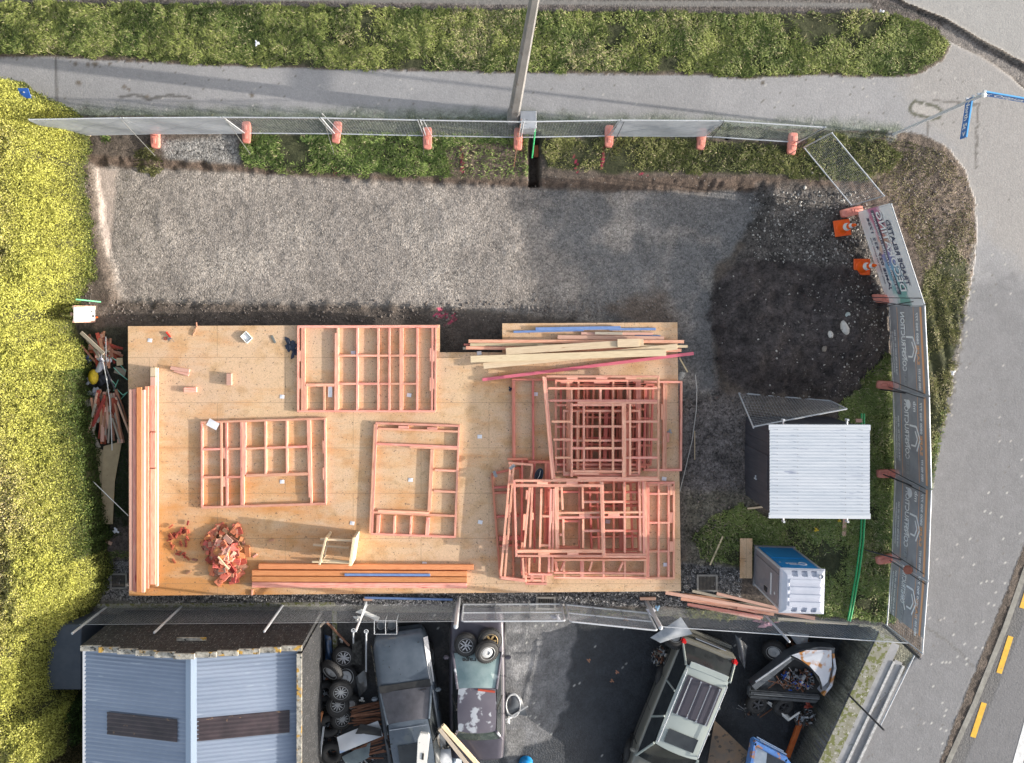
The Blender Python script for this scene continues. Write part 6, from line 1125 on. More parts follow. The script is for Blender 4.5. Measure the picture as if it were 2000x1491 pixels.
# --- chain-link fencing
def chain(A, B, zb, zt, label, posts=(), rails=(), name='chain_link_fence', sp=.062, group='chain-link fence lengths round the scrap yard', postr=.03, pr=.0014):
    A = Vector((*A, 0)); B = Vector((*B, 0)); d = B - A; L_ = d.length; r = thing(name, label, 'fence' if 'fence' in name else 'gate', A, (0, 0, math.atan2(d.y, d.x)), group); H_ = zt - zb; mb = MB(); w_ = .0038
    n = int((L_ + H_) / (sp * 1.35))
    for i in range(n):
        s0 = i * sp * 1.35
        for q in (1, -1):
            # line x = s0 - H..: clipped to the panel
            xa, za, xb, zb_ = (s0 - H_, zb, s0, zt) if q == 1 else (s0, zb, s0 - H_, zt)
            pts = []
            for x, z, x2, z2 in ((xa, za, xb, zb_),):
                t0, t1 = 0., 1.; dx = x2 - x
                for lo, hi, p, dd in ((0, L_, x, dx),):
                    if abs(dd) < 1e-9: continue
                    ta, tb = (lo - p) / dd, (hi - p) / dd
                    if ta > tb: ta, tb = tb, ta
                    t0, t1 = max(t0, ta), min(t1, tb)
                if t1 > t0: pts = [(x + dx * t0, z + (z2 - z) * t0), (x + dx * t1, z + (z2 - z) * t1)]
            if pts:
                (x1, z1), (x2, z2) = pts; bow = .03
                mb.tube((x1, .004 * q + .02, z1), (x2, .004 * q + .02, z2), pr, 3, cap=False)
    mb.build('wire_mesh', galv, r)
    fr = MB()
    for z, r_ in rails: fr.tube((0, 0, z), (L_, 0, z), r_, 7)
    if fr.v: fr.build('rail', galv, r, smooth=True)
    for x, z, r_ in posts: MB().tube((x, 0, zb - .1), (x, 0, z), r_, 8).lathe([(r_ * 1.1, z), (r_ * .9, z + .03), (0, z + .04)], 8, (x, 0, 0)).build('post', galv, r, smooth=True)
    return r
def seg(px1, py1, px2, py2): return W(px1, py1), W(px2, py2)
A, B = seg(200, 1186, 893, 1180); L_ = (Vector(B) - Vector(A)).length; q = L_ / 693
chain(A, B, 0, 1.35, 'chain-link fence with slanting posts running from the hedge to the first gate', [(x * q, 1.95, .032) for x in (8, 155, 352, 516)], [(1.35, .005)])
def gate(A, B, label, nv):
    r = chain(A, B, .12, 1.42, label, (), (), 'chain_link_gate', group='scrap yard gates', sp=.055, pr=.002); L_ = (Vector(B) - Vector(A)).length; mb = MB()
    mb.path([Vector((.03, 0, .12)), Vector((.03, 0, 1.38)), Vector((.08, 0, 1.43)), Vector((L_ - .08, 0, 1.43)), Vector((L_ - .03, 0, 1.38)), Vector((L_ - .03, 0, .12)), Vector((.03, 0, .12))], .022, 8).tube((.03, 0, .78), (L_ - .03, 0, .78), .018, 8).build('gate_frame', galv, r, smooth=True)
    for i in range(1, nv + 1): MB().tube((L_ * i / (nv + 1), 0, .12), (L_ * i / (nv + 1), 0, 1.43), .012, 6).build('gate_bar', dkst, r)
    return r
gate(*seg(903, 1178, 1097, 1177), 'left gate of wire mesh, level with the dark car carrying loose wheels', 2)
gate(*seg(1102, 1178, 1266, 1195), 'right gate of wire mesh above the empty patch of yard', 2)
for x, y, z, ds in ((896, 1170, 2.1, 'thick gate post between the chain-link fence and the left gate'), (1263, 1176, 1.95, 'thick gate post at the right end of the right gate')):
    o = MB().tube((0, 0, -.1), (0, 0, z), .055, 12).lathe([(.06, z), (.055, z + .04), (0, z + .06)], 12).build('gate_post', galv, smooth=True); o.location = P(x, y, 0); tag(o, ds, 'post', 'gate posts')
A, B = seg(1272, 1186, 1722, 1216); q = (Vector(B) - Vector(A)).length / 451
chain(A, B, .0, 1.5, 'chain-link fence from the right gate to the wall corner behind the fan of boards', [(222 * q, 1.95, .03)], [(1.5, .012)])
o = MB().tube((0, 0, 0), P(1797, 1287, 2.0) - P(1727, 1223, .0) , .035, 10).build('corner_post', dkst, smooth=True); o.location = P(1727, 1223, 0); tag(o, 'thick dark corner post where chain-link, banner and handrail meet', 'post')
o = MB().tube((0, 0, 0), P(1727, 1427, 1.7) - P(1656, 1356, 0), .026, 8).build('handrail_post', dkst, smooth=True); o.location = P(1656, 1356, 0); tag(o, 'lone dark post on the concrete ledge leaning toward the footpath', 'post')
o = MB().tube((0, 0, 0), P(1720, 1416, 1.6) - P(1786, 1280, 1.7), .018, 8).build('handrail', galv, smooth=True); o.location = P(1786, 1280, 1.7); tag(o, 'galvanised handrail along the top of the retaining wall', 'handrail')
# --- retaining wall and ledge
wt = [P(1716, 1234, .0), P(1596, 1491, .0), P(1510, 1675, .0)]; wtc = MB()
rwm = mat('streaked_retaining_concrete', (.075, .075, .082), (.2, .2, .215), 1.3, .8, stretch=(9, 9, .35), spots=[((.03, .03, .03), 1.6, .62)], bump=.3, lo=.38, hi=.66)
rwl = thing('retaining_wall', 'dark streaked concrete retaining wall with a mossy top between yard and footpath', 'wall', (9, -10, 0))
for a, c in zip(wt[:-1], wt[1:]):
    d = (c - a).normalized(); nn = Vector((-d.y, d.x, 0)); nn = nn if nn.x > 0 else -nn; q = [a, c, c + nn * .16, a + nn * .16]; q = [Vector((v.x, v.y, 0)) - Vector((9, -10, 0)) for v in q]
    wtc.add([v + Vector((0, 0, -1.6)) for v in q] + [v + Vector((0, 0, .02)) for v in q], [(0, 1, 2, 3), (4, 7, 6, 5), (0, 4, 5, 1), (1, 5, 6, 2), (2, 6, 7, 3), (3, 7, 4, 0)])
wtc.build('wall_face', rwm, rwl)
moss = mat('mossy_concrete', (.19, .185, .13), (.27, .265, .24), 6, .95, spots=[((.13, .14, .05), 9, .5), ((.4, .39, .36), 13, .62)], bump=.4); grc = mat('grey_channel_concrete', (.24, .24, .25), (.32, .32, .33), 5, .85, spots=((.16, .16, .15), 8, .64)); wln = mat('worn_white_edge', (.5, .5, .5), (.3, .3, .3), 14, .85)
def strip(o0, o1, z, m_, nm, t=.06, ext=0):
    a, c = wt[0], wt[2]; d = (c - a).normalized(); nn = Vector((-d.y, d.x, 0)); nn = nn if nn.x > 0 else -nn; a = a + d * ext; q = [a + nn * o0, c + nn * o0, c + nn * o1, a + nn * o1]
    MB().prism([(v.x - 9, v.y + 10) for v in q], z - t, z).build(nm, m_, rwl)
strip(.0, .42, .055, moss, 'wall_coping', .03); strip(.425, .66, .03, grc, 'channel_step', .05, .1); strip(.665, .73, .06, wln, 'white_edge', .07, .55); strip(.735, .95, .0, grc, 'channel_step', .05, .5); strip(.955, 1.02, .05, wln, 'white_edge', .07, .55)
# concrete kerb strips in the yard
def kerbstrip(x1, y1, x2, y2, wd, z, label):
    a, c = P(x1, y1, z), P(x2, y2, z); d = c - a; o = MB().box((0, 0, -.08), (d.length, wd, .2)).build('concrete_kerb', moss, bevel=.01); o.location = (a + c) / 2; o.rotation_euler[2] = math.atan2(d.y, d.x); return tag(o, label, None, kind='structure')
kerbstrip(190, 1184, 655, 1180, .12, .0, None); kerbstrip(652, 1184, 656, 1340, .12, -.25, None)
# --- cars
def paint_mat(name, c, c2=None, spots=None, rough=.35, coat=.5, sc_=2.): return mat(name, c, c2 or c, sc_, rough, metal=.15, spots=spots, coat=coat, spec=.5)
glass_d = mat('dark_car_glass', (.02, .023, .026), (.035, .04, .043), 3, .08, spec=.8); rub = mat('tyre_rubber', (.022, .022, .023), (.035, .034, .034), 9, .75, bump=.2); blkp = mat('black_trim', (.015, .015, .016), (.03, .03, .03), 8, .5)
alloy = mat('alloy_rim', (.45, .45, .47), (.55, .55, .57), 9, .35, metal=.3); steelr = mat('dull_wheel_rim', (.38, .39, .4), (.48, .49, .5), 9, .45, metal=.15); goldr = mat('gold_rim', (.42, .3, .14), (.5, .36, .18), 9, .35, metal=.7); darkr = mat('black_rim', (.03, .03, .035), (.07, .07, .075), 9, .3, metal=.5)
chrome = mat('chrome_trim', (.6, .6, .62), None, 5, .15, metal=.9)
def wheel_parts(r, R0=.31, W=.2, style='alloy', rim=True, loc=(0, 0, 0), rot=(0, 0, 0), kids=None):
    """tyre and rim lying flat, axis z"""
    t = MB().torus((0, 0, 0), R0 - W * .42, W * .5, n=32, m=12, sq=.92)
    for k in range(36): a = k * math.pi / 18; t.box(((R0 + .0) * math.cos(a), R0 * math.sin(a), 0), (.012, .03, W * .7), rz=a)
    ty = t.build('tyre', rub, r, smooth=True, loc=loc, rot=rot)
    if not rim: return
    m_ = {'alloy': alloy, 'steel': steelr, 'gold': goldr, 'black': darkr, 'mesh': alloy, 'fan': steelr, 'hub': alloy}[style]; ri = R0 * .66; q = MB(); q.lathe([(ri, W * .42), (ri * .93, W * .45), (ri * .9, W * .25), (ri * .88, -W * .4)], 28)
    if style in ('steel',): q.lathe([(ri * .9, W * .2), (ri * .6, W * .34), (ri * .3, W * .36), (ri * .26, W * .2), (0, W * .2)], 24)
    elif style == 'hub': q.lathe([(ri * .92, W * .36), (ri * .5, W * .46), (0, W * .48)], 20)
    else:
        q.lathe([(ri * .9, -W * .1), (0, -W * .1)], 20, mi=1); q.lathe([(ri * .22, W * .34), (ri * .16, W * .4), (0, W * .4)], 14)
        n_s, w_s = {'alloy': (10, .03), 'mesh': (9, .026), 'fan': (11, .024), 'gold': (6, .05), 'black': (5, .055)}[style]
        for k in range(n_s):
            a = 2 * math.pi * k / n_s + (.12 if style == 'alloy' and k % 2 else 0) * (1 if k % 2 else -1); q.box((ri * .55 * math.cos(a), ri * .55 * math.sin(a), W * .33), (ri * .75, w_s, .02), rz=a + (.3 * (1 if k % 2 else -1) if style == 'mesh' else 0))
    return q.build('rim', [m_, blkp], ty, smooth=True)
def wheel(x, y, z, label, style='alloy', tilt=(0, 0, 0), R0=.31, W=.2, rim=True, group='loose wheels and tyres in the scrap yard'):
    r = thing('wheel' if rim else 'tyre', label, 'wheel' if rim else 'tyre', P(x, y, z), tilt, group)
    if rim: wheel_parts(r, R0, W, style, rim)
    else:
        wheel_parts(r, R0, W, style, False)
    return r
def car(label, x, y, z, heading, L_, Wd, P_, body_m, glass=glass_d, roof_m=None, kind='sedan', wheels=True, cx=None):
    """x,y world centre; heading = rotation about z, +Y is the nose"""
    r = thing('car', label, 'car', (x, y, z), (0, 0, heading)); hw = Wd / 2
    st = P_['st']       # (y, halfwidth factor, z shoulder, z top)
    ys = []; 
    for (y0, w0, s0, t0), (y1, w1, s1, t1) in zip(st[:-1], st[1:]):
        n = max(1, int(abs(y1 - y0) / .14))
        for k in range(n): u = k / n; ys.append((y0 + (y1 - y0) * u, w0 + (w1 - w0) * u, s0 + (s1 - s0) * u, t0 + (t1 - t0) * u))
    ys.append(st[-1]); vs = []; m_ = 17
    for (yy, wf, s_, t_) in ys:
        w2 = hw * wf; prof = [(.9 * w2, .2), (.985 * w2, .32), (w2, .5), (.995 * w2, s_ - .12), (.965 * w2, s_ - .03), (.9 * w2, s_ + .012), (.74 * w2, s_ + (t_ - s_) * .55), (.4 * w2, s_ + (t_ - s_) * .9), (0, t_)]
        row = [(a, yy, c) for a, c in prof] + [(-a, yy, c) for a, c in prof[-2::-1]]; vs += row
    n = len(ys); fs = [(i * m_ + j, i * m_ + j + 1, (i + 1) * m_ + j + 1, (i + 1) * m_ + j) for i in range(n - 1) for j in range(m_ - 1)]
    fs += [tuple(range(m_)), tuple(range((n - 1) * m_, n * m_))[::-1]]; fs += [(i * m_, (i + 1) * m_, (i + 1) * m_ + m_ - 1, i * m_ + m_ - 1) for i in range(n - 1)]
    MB().add(vs, fs).build('body', body_m, r, smooth=True)
    # greenhouse
    rb, rt, ft, fb = P_['gh']; zb_, zt_ = P_['belt'], P_['roof']; wb, wt_ = hw * P_.get('wb', .9), hw * P_.get('wt', .72); rm = roof_m or body_m
    def rz_(u, v): return zt_ + .045 * (1 - (2 * u - 1) ** 2) * (1 - .4 * (2 * v - 1) ** 2)
    rg = MB().grid(lambda u, v: (wt_ * (2 * u - 1) * (1 - .05 * (2 * v - 1) ** 2), rt + (ft - rt) * v + .05 * (1 - (2 * u - 1) ** 2) * (2 * v - 1), rz_(u, v)), 12, 16); k = len(rg.v); rg.add([(a, c, d - .03) for a, c, d in rg.v], [tuple(reversed(f)) for f in rg.f])
    rf = rg.build('roof', rm, r, smooth='all')
    C_ = {('b', -1, 'r'): (-wb, rb, zb_), ('b', 1, 'r'): (wb, rb, zb_), ('b', -1, 'f'): (-wb, fb, zb_), ('b', 1, 'f'): (wb, fb, zb_), ('t', -1, 'r'): (-wt_, rt, zt_), ('t', 1, 'r'): (wt_, rt, zt_), ('t', -1, 'f'): (-wt_, ft, zt_), ('t', 1, 'f'): (wt_, ft, zt_)}
    C_ = {k_: Vector(v) for k_, v in C_.items()}
    for s in (-1, 1):
        for e in 'rf': MB().tube(C_[('b', s, e)], C_[('t', s, e)] + Vector((0, 0, .01)), .034, 7).build('pillar', rm, r, smooth=True)
        for f_ in P_.get('bp', (.5,)): a, c = C_[('b', s, 'r')].lerp(C_[('b', s, 'f')], f_), C_[('t', s, 'r')].lerp(C_[('t', s, 'f')], f_ + .0); MB().tube(a + Vector((s * .008, 0, 0)), c + Vector((s * .008, 0, 0)), .03, 6).build('pillar', rm if f_ != .5 else blkp, r)
    def pane(nm, a, c, d, e, bow=.05, gm_=glass, ins=.04):
        cen = (a + c + d + e) / 4; a, c, d, e = [cen + (p - cen) * (1 - ins) for p in (a, c, d, e)]; nn = (c - a).cross(e - a).normalized()
        mb = MB().grid(lambda u, v: (a * (1 - u) + c * u) * (1 - v) + (e * (1 - u) + d * u) * v + nn * bow * (1 - (2 * u - 1) ** 2), 10, 6); mb.add([Vector(p) - nn * .012 for p in mb.v], [tuple(reversed(f)) for f in mb.f]); return mb.build(nm, gm_, r, smooth='all')
    g = C_
    if not P_.get('no_ws'): pane('windscreen', g[('b', 1, 'f')], g[('b', -1, 'f')], g[('t', -1, 'f')], g[('t', 1, 'f')], .07, P_.get('wsm', glass))
    pane('rear_window', g[('b', -1, 'r')], g[('b', 1, 'r')], g[('t', 1, 'r')], g[('t', -1, 'r')], .05, P_.get('rwm', glass)); pane('side_window', g[('b', 1, 'r')], g[('b', 1, 'f')], g[('t', 1, 'f')], g[('t', 1, 'r')], .01); pane('side_window', g[('b', -1, 'f')], g[('b', -1, 'r')], g[('t', -1, 'r')], g[('t', -1, 'f')], .01)
    MB().box((0, (fb + rb) / 2, zb_ - .03), (wb * 1.9, fb - rb, .05)).build('interior', mat('car_interior', (.03, .03, .03), (.06, .06, .06), 5, .9), r)
    for s in (-1, 1): MB().box((s * (hw + .07), fb - .12, zb_ + .04), (.16, .1, .11)).build('wing_mirror', body_m, r, bevel=.03, seg=2)
    # panel gaps and trim
    gp_ = MB(); ce = lambda yy: np.interp(yy, [q_[0] for q_ in st], [q_[3] for q_ in st])
    for s in (-1, 1):
        for yy in P_.get('doors', ()): gp_.box((s * (hw * .992), yy, .62), (.02, .012, .6))
        gp_.box((s * hw * .995, (fb + rb) / 2, .55), (.022, L_ * .66, .035))
    gp_.build('trim', blkp, r)
    if wheels:
        for yy in P_['ax']:
            for s in (-1, 1):
                wheel_parts(r, .31, .2, P_.get('ws', 'alloy'), loc=(s * (hw - .1), yy, .31), rot=(0, s * math.pi / 2, 0))
                MB().torus((s * (hw - .02), yy, .33), .35, .035, axis=(1, 0, 0), n=26, m=6).build('wheel_arch', blkp, r, smooth='all')
    return r
# yard level under a pixel
def yz(px, py): return yard_z(np.array(X_(px, -.6))).item()
z1 = yz(790, 1400)
dkg = paint_mat('dusty_dark_green_paint', (.065, .085, .11), (.105, .128, .16), spots=[((.13, .15, .16), 1.5, .62), ((.03, .035, .035), 14, .66)], rough=.35, coat=.6)
P1 = dict(st=[(-2.2, .8, .7, .78), (-2.1, .95, .84, .9), (-1.1, 1, .9, .93), (.35, 1, .9, .93), (1.2, .985, .88, .95), (1.9, .95, .84, .88), (2.12, .86, .72, .76), (2.2, .78, .55, .58)], gh=(-1.75, -1.15, .1, .78), belt=.9, roof=1.33, wb=.88, wt=.7, ax=(-1.3, 1.3), doors=(-.9, .1, .75), ws='steel', wsm=mat('dusty_glass', (.05, .048, .055), (.13, .125, .14), 1.4, .25, spec=.6))
hd1 = math.atan2(38, 240)     # the axis runs from the lower right to the nose at upper left
c1 = car('dark green sedan parked beside the tyre heap, one wing scraped to bare colours', X_(802, .4), Y_(1398, .4), z1, hd1 * .95, 4.4, 1.56, P1, dkg)
sc1 = mat('scraped_wing', (.55, .52, .44), (.02, .02, .02), 14, .6, spots=[((.5, .3, .08), 5, .56)], lo=.44, hi=.5)
MB().grid(lambda u, v: (-.735 - .035 * u, .8 + 1.2 * v, .885 - .1 * u - .05 * v), 3, 10).build('scraped_wing', sc1, c1); MB().grid(lambda u, v: (.66 + .11 * u, .85 + 1.2 * v, .915 - .07 * u - .045 * v), 3, 10).build('white_wing', mat('primer_white', (.5, .5, .52), (.4, .4, .42), 4, .4), c1)
MB().slab([(-.68, .78, .945), (.68, .78, .945), (.68, .98, .965), (-.68, .98, .965)], .004).build('cowl', blkp, c1); MB().box((-.3, .7, .985), (.5, .015, .015), rz=.12).box((.3, .72, .985), (.5, .015, .015), rz=.12).build('wiper', blkp, c1); MB().box((0, -.02, 1.385), (1.0, .02, .012)).build('roof_edge_trim', chrome, c1)
MB().grid(lambda u, v: (-.36 + .72 * u, -.95 + .5 * v, 1.385 + .008 * math.sin(3.1 * u)), 6, 4).build('sunroof', glass_d, c1)
z2 = yz(935, 1340)
mar = paint_mat('faded_dark_plum_paint', (.05, .045, .06), (.07, .065, .085), rough=.4, coat=.3); marr = mat('peeling_roof_paint', (.10, .09, .115), (.12, .11, .135), 2, .5, spots=[((.42, .44, .48), 3.4, .545)], metal=.1)
P2 = dict(st=[(-2.0, .82, .68, .74), (-1.9, .94, .8, .86), (-1.2, 1, .86, .9), (.3, 1, .88, .92), (1.1, .98, .85, .92), (1.75, .95, .8, .85), (1.95, .88, .7, .74), (2.0, .8, .55, .58)], gh=(-1.35, -.95, .15, .95), belt=.88, roof=1.3, wb=.87, wt=.68, ax=(-1.25, 1.2), doors=(-.7, .3, .8), ws='steel', wsm=mat('crazed_glass', (.16, .24, .25), (.28, .36, .36), 2.2, .15, spots=[((.5, .58, .56), 2.5, .66)], spec=.8), rwm=mat('mossy_glass', (.03, .045, .04), (.08, .1, .09), 6, .2))
c2_ = car('faded plum hatchback with a peeling roof and three loose wheels stacked on its bonnet', X_(932, .4), Y_(1342, .4), z2, .0, 4.0, 1.5, P2, mar, roof_m=marr)
b_ = MB().box((.25, .12, 1.34), (.45, .05, .03), rz=-.12).build('red_trim', mat('red_seal', (.4, .06, .03), None, 5, .5), c2_); MB().box((.0, .97, .93), (1.2, .04, .02)).build('screen_trim', blkp, c2_)
text_on('lettering', 'Garage', .15, Vector((X_(932, .4) - .08, Y_(1342, .4) + .8, z2 + 1.035)), (-1, 0, 0), (0, -.88, .47), blkp, c2_, width=.62, depth=.004)
z3 = yz(1340, 1390)
slv = paint_mat('sage_silver_paint', (.33, .37, .35), (.36, .4, .38), rough=.28, coat=.8); dks = paint_mat('sage_side_paint', (.16, .155, .13), (.19, .185, .16), rough=.3, coat=.7)
P3 = dict(st=[(-2.3, .84, .8, .84), (-2.22, .95, .98, 1.0), (-1.5, 1, 1.04, 1.06), (.6, 1, 1.02, 1.04), (1.1, .985, 1.0, 1.06), (2.0, .93, .9, .98), (2.25, .86, .7, .75)], gh=(-2.12, -1.72, .55, 1.25), belt=1.03, roof=1.55, wb=.9, wt=.74, ax=(-1.4, 1.4), doors=(-1.0, .0, 1.0), ws='alloy', bp=(.34, .66))
hd3 = math.pi - math.atan2(93, 215)
c3 = car('silver-green estate car with roof rails, its tail pointing up toward the gate', X_(1332, .0), Y_(1424, .0), z3, hd3 + .02, 4.6, 1.72, P3, dks, roof_m=slv)
for s in (-1, 1): MB().tube((s * .58, -1.6, 1.64), (s * .58, .45, 1.64), .018, 7).tube((s * .58, -1.6, 1.56), (s * .58, -1.6, 1.64), .018).tube((s * .58, .45, 1.56), (s * .58, .45, 1.64), .018).build('roof_rail', galv, c3, smooth=True)
MB().grid(lambda u, v: (-.5 + 1.0 * u, -1.5 + 1.1 * v, 1.607 - .02 * (2 * u - 1) ** 2), 6, 6).build('rear_roof_panel', mat('plum_roof_film', (.06, .055, .07), None, 5, .35), c3)
for x in (-.42, -.15, .12, .4): MB().tube((x, -1.45, 1.66), (x, -.45, 1.66), .016, 6).box((x, -1.46, 1.64), (.05, .04, .05)).box((x, -.44, 1.64), (.05, .04, .05)).build('roof_bar', chrome, c3)
MB().grid(lambda u, v: (-.42 + .84 * u, .02 + .38 * v, 1.605), 5, 4).build('sunroof', glass_d, c3); MB().box((0, -1.78, 1.58), (1.1, .16, .03)).build('spoiler', slv, c3, bevel=.01); MB().box((0, -1.86, 1.575), (.95, .02, .02)).build('spoiler_lip', chrome, c3)
for s in (-1, 1): MB().box((s * .76, -2.13, .98), (.16, .16, .24)).build('tail_light', mat('red_lamp_glass', (.5, .01, .01), None, 5, .12), c3, bevel=.04, seg=2)
MB().box((0, -2.32, .9), (.9, .02, .14)).build('number_plate_trim', chrome, c3); MB().box((0, -2.36, .5), (1.5, .1, .2)).build('bumper', dks, c3, bevel=.04, seg=2)
# --- loose wheels
for i, (x, y, z, st_, tl, R0, ds) in enumerate(((671, 1283, -.1, 'alloy', (.1, .1, 0), .31, 'five twin-spoke alloy wheel at the top of the tyre heap'), (648, 1311, .15, 'steel', (.5, -.55, 0), .33, 'tyre with a tilted steel rim, uppermost left in the tyre heap'), (674, 1324, -.1, 'steel', (-.5, .3, 0), .34, 'wheel half hidden behind the multi-spoke one in the tyre heap'), (666, 1350, .2, 'fan', (.2, .1, 0), .31, 'many-spoked wheel in the middle of the tyre heap'), (660, 1378, .1, 'fan', (-.6, .1, 0), .3, 'wheel tipped toward the viewer below the many-spoked one'), (683, 1374, -.2, 'hub', (.3, .5, 0), .27, 'silver hubcapped wheel on the right of the tyre heap'), (635, 1350, -.2, None, (.3, .3, 0), .32, 'bare tyre against the workshop wall in the tyre heap'), (668, 1403, -.1, 'fan', (.1, .35, 0), .3, 'wheel with a pale fan rim low in the tyre heap'), (642, 1417, -.1, None, (.1, .2, 0), .31, 'upright-facing bare tyre at the bottom of the tyre heap'), (648, 1470, -.15, None, (.2, .1, 0), .31, 'bare tyre left of the white and blue door'), (910, 1259, .62, 'mesh', (.05, 0, 0), .3, 'cross-spoked wheel on the left of the plum car bonnet'), (957, 1250, .58, 'gold', (.1, .15, 0), .31, 'gold wheel on the right of the plum car bonnet'), (951, 1273, .72, 'steel', (.25, .3, 0), .31, 'steel wheel resting on top of the gold one on the bonnet'), (1512, 1272, -1.0, 'steel', (.3, -.4, 0), .33, 'wheel beside the rusty car front'), (1478, 1374, -.9, 'black', (.2, .1, 0), .3, 'left black alloy wheel below the dark bumper'), (1529, 1379, -.85, 'black', (.3, .2, 0), .3, 'right black alloy wheel below the dark bumper'), (1317, 1246, -.45, 'steel', (-.9, .1, 0), .31, 'tyre under the torn grey wing beside the right gate post'), (1291, 1318, -.9, 'alloy', (.2, 1.1, 0), .31, 'wheel leaning against the flank of the silver-green estate car'), (1228, 1468, -.9, 'alloy', (.1, 1.2, 0), .31, 'wheel standing beside the front corner of the estate car'), (686, 1214, -.2, None, (.2, .1, 0), .2, 'tiny tyre under the chain-link fence'))):
    if i == 19: continue
    wheel(x, y, z, 'loose ' + ds if 'tyre' not in ds[:9] else ds, st_ or 'alloy', tl, R0, .21, st_ is not None)
# --- scrap pieces
def crumple(name, pts, z, label, m, cat, bow=.06, seed=1, z2=None, sub=10, t=.01, amp=.03):
    """a bent sheet spanned by four photo corners"""
    zs = z if isinstance(z, (list, tuple)) else (z,) * 4; q = [P(a, b, zz) for (a, b), zz in zip(pts, zs)]; c0 = sum(q, Vector()) / 4; q = [p - c0 for p in q]; rr = random.Random(seed); p1, p2 = rr.uniform(0, 6), rr.uniform(0, 6)
    f = lambda u, v: (q[0] * (1 - u) + q[1] * u) * (1 - v) + (q[3] * (1 - u) + q[2] * u) * v + Vector((0, 0, bow * math.sin(math.pi * u) * math.sin(math.pi * v) + amp * math.sin(5 * u + p1) * math.sin(4 * v + p2)))
    mb = MB().grid(f, sub, sub); mb.add([Vector(p) - Vector((0, 0, t)) for p in mb.v], [tuple(reversed(g)) for g in mb.f]); o = mb.build(name, m, smooth='all'); o.location = c0; return tag(o, label, cat)
wbl = mat('white_blue_door', (.55, .58, .63), (.62, .64, .68), 2, .3, spots=[((.08, .3, .7), 1.3, .56)], coat=.5); gpan = mat('grey_teal_panel', (.14, .18, .2), (.22, .27, .28), 3, .4, spots=((.3, .34, .34), 5, .64))
crumple('door', [(658, 1440), (738, 1408), (748, 1438), (664, 1472)], .35, 'white car door panel splashed with blue at the bottom of the tyre heap', wbl, 'car door', .05, 2); o = crumple('window_surround', [(694, 1434), (704, 1414), (744, 1424), (746, 1438)], .43, 'black window frame lying on the white and blue door', blkp, 'car part', .02, 3)
crumple('body_scrap', [(668, 1478), (724, 1450), (720, 1480), (680, 1500)], .15, 'teal-grey car panel below the white and blue door', gpan, 'car panel', .04, 4); crumple('body_scrap', [(694, 1322), (714, 1308), (718, 1344), (702, 1362)], [.0, .1, -.1, -.2], 'dark glossy panel standing between the tyre heap and the green sedan', mat('dark_gloss_panel', (.06, .065, .07), (.1, .105, .11), 3, .2, coat=.6), 'car panel', .02, 5)
crumple('plastic_crate', [(688, 1254), (707, 1252), (706, 1298), (686, 1298)], .0, 'rough black tray right of the alloy wheel', mat('charred_tray', (.012, .012, .012), (.07, .07, .065), 14, .8, bump=.8), 'tray', .02, 6, t=.15)
whb = mat('white_bumper_paint', (.68, .67, .64), None, 3, .3, spots=((.4, .38, .35), 6, .66)); o = MB().prism([(-.13, -.5), (.13, -.5), (.16, .35), (.12, .46), (-.1, .46), (-.15, .3)], 0, .1).box((.02, -.15, .105), (.07, .2, .02), mi=1).build('car_bumper', [whb, blkp], bevel=.02, seg=2); o.location = P(826, 1462, 1.1); o.rotation_euler = (.1, 0, -.08); tag(o, 'white bumper lying on the roof of the green sedan', 'bumper')
for x1, y1, x2, y2, mm_, ds in ((864, 1418, 938, 1500, CREAM, 'upper cream beam leaning across the gap between the cars'), (858, 1424, 918, 1500, GREYW, 'lower grey-cream beam leaning across the gap between the cars')): board('timber_beam', x1, y1, x2, y2, .1, .08, .95, mm_, None, z2=.6, label=ds, cat='beam')
board('red_strip', 868, 1424, 905, 1462, .04, .03, .9, mat('red_lacquer', (.4, .04, .03), None, 5, .4), None, z2=.75, label='red strip beside the cream beam between the two cars', cat='strip')
dg = mat('dark_grey_car_panel', (.05, .055, .065), (.1, .11, .12), 4, .35, coat=.4); lg = mat('pale_grey_car_panel', (.36, .38, .41), (.24, .26, .29), 4, .4, coat=.3)
for pts, z, m_, ds, s in (([(852, 1420), (868, 1424), (872, 1470), (850, 1478)], .5, dg, 'dark crumpled panel between the green sedan and the beams', 8), ([(838, 1468), (880, 1462), (884, 1500), (836, 1500)], .6, lg, 'pale crumpled sheet at the bottom edge under the beams', 9), ([(880, 1470), (900, 1474), (902, 1500), (878, 1500)], .3, mat('sky_grey_panel', (.35, .42, .5), None, 4, .4), 'light blue-grey scrap at the bottom edge between the cars', 10), ([(1270, 1246), (1330, 1206), (1352, 1238), (1290, 1256)], [.3, .6, .55, .3], lg, 'torn pale grey car wing beside the right gate post', 11), ([(1436, 1240), (1460, 1262), (1454, 1306), (1444, 1286)], -.6, dg, 'dark bent bumper hooked below the chain-link fence', 12), ([(984, 1352), (1016, 1358), (1030, 1398), (986, 1398)], -.4, dg, 'black wheel-arch liner on the ground right of the plum car', 13), ([(1396, 1408), (1462, 1470), (1440, 1520), (1380, 1500)], -.75, mat('rusty_sheet', (.12, .1, .085), (.2, .13, .08), 3, .8, spots=((.06, .055, .05), 6, .58)), 'large rusty steel sheet beside the estate car', 14), ([(634, 1240), (646, 1244), (650, 1290), (636, 1290)], -.1, mat('navy_scrap', (.03, .07, .16), (.015, .02, .03), 9, .4), 'narrow blue scrap wedged by the workshop wall', 15), ([(1538, 1235), (1580, 1240), (1572, 1290), (1558, 1262)], -.9, lg, 'pale box-like scrap behind the rusty car front', 16)):
    crumple('scrap_metal', pts, z, ds, m_, 'scrap panel', .08, s)
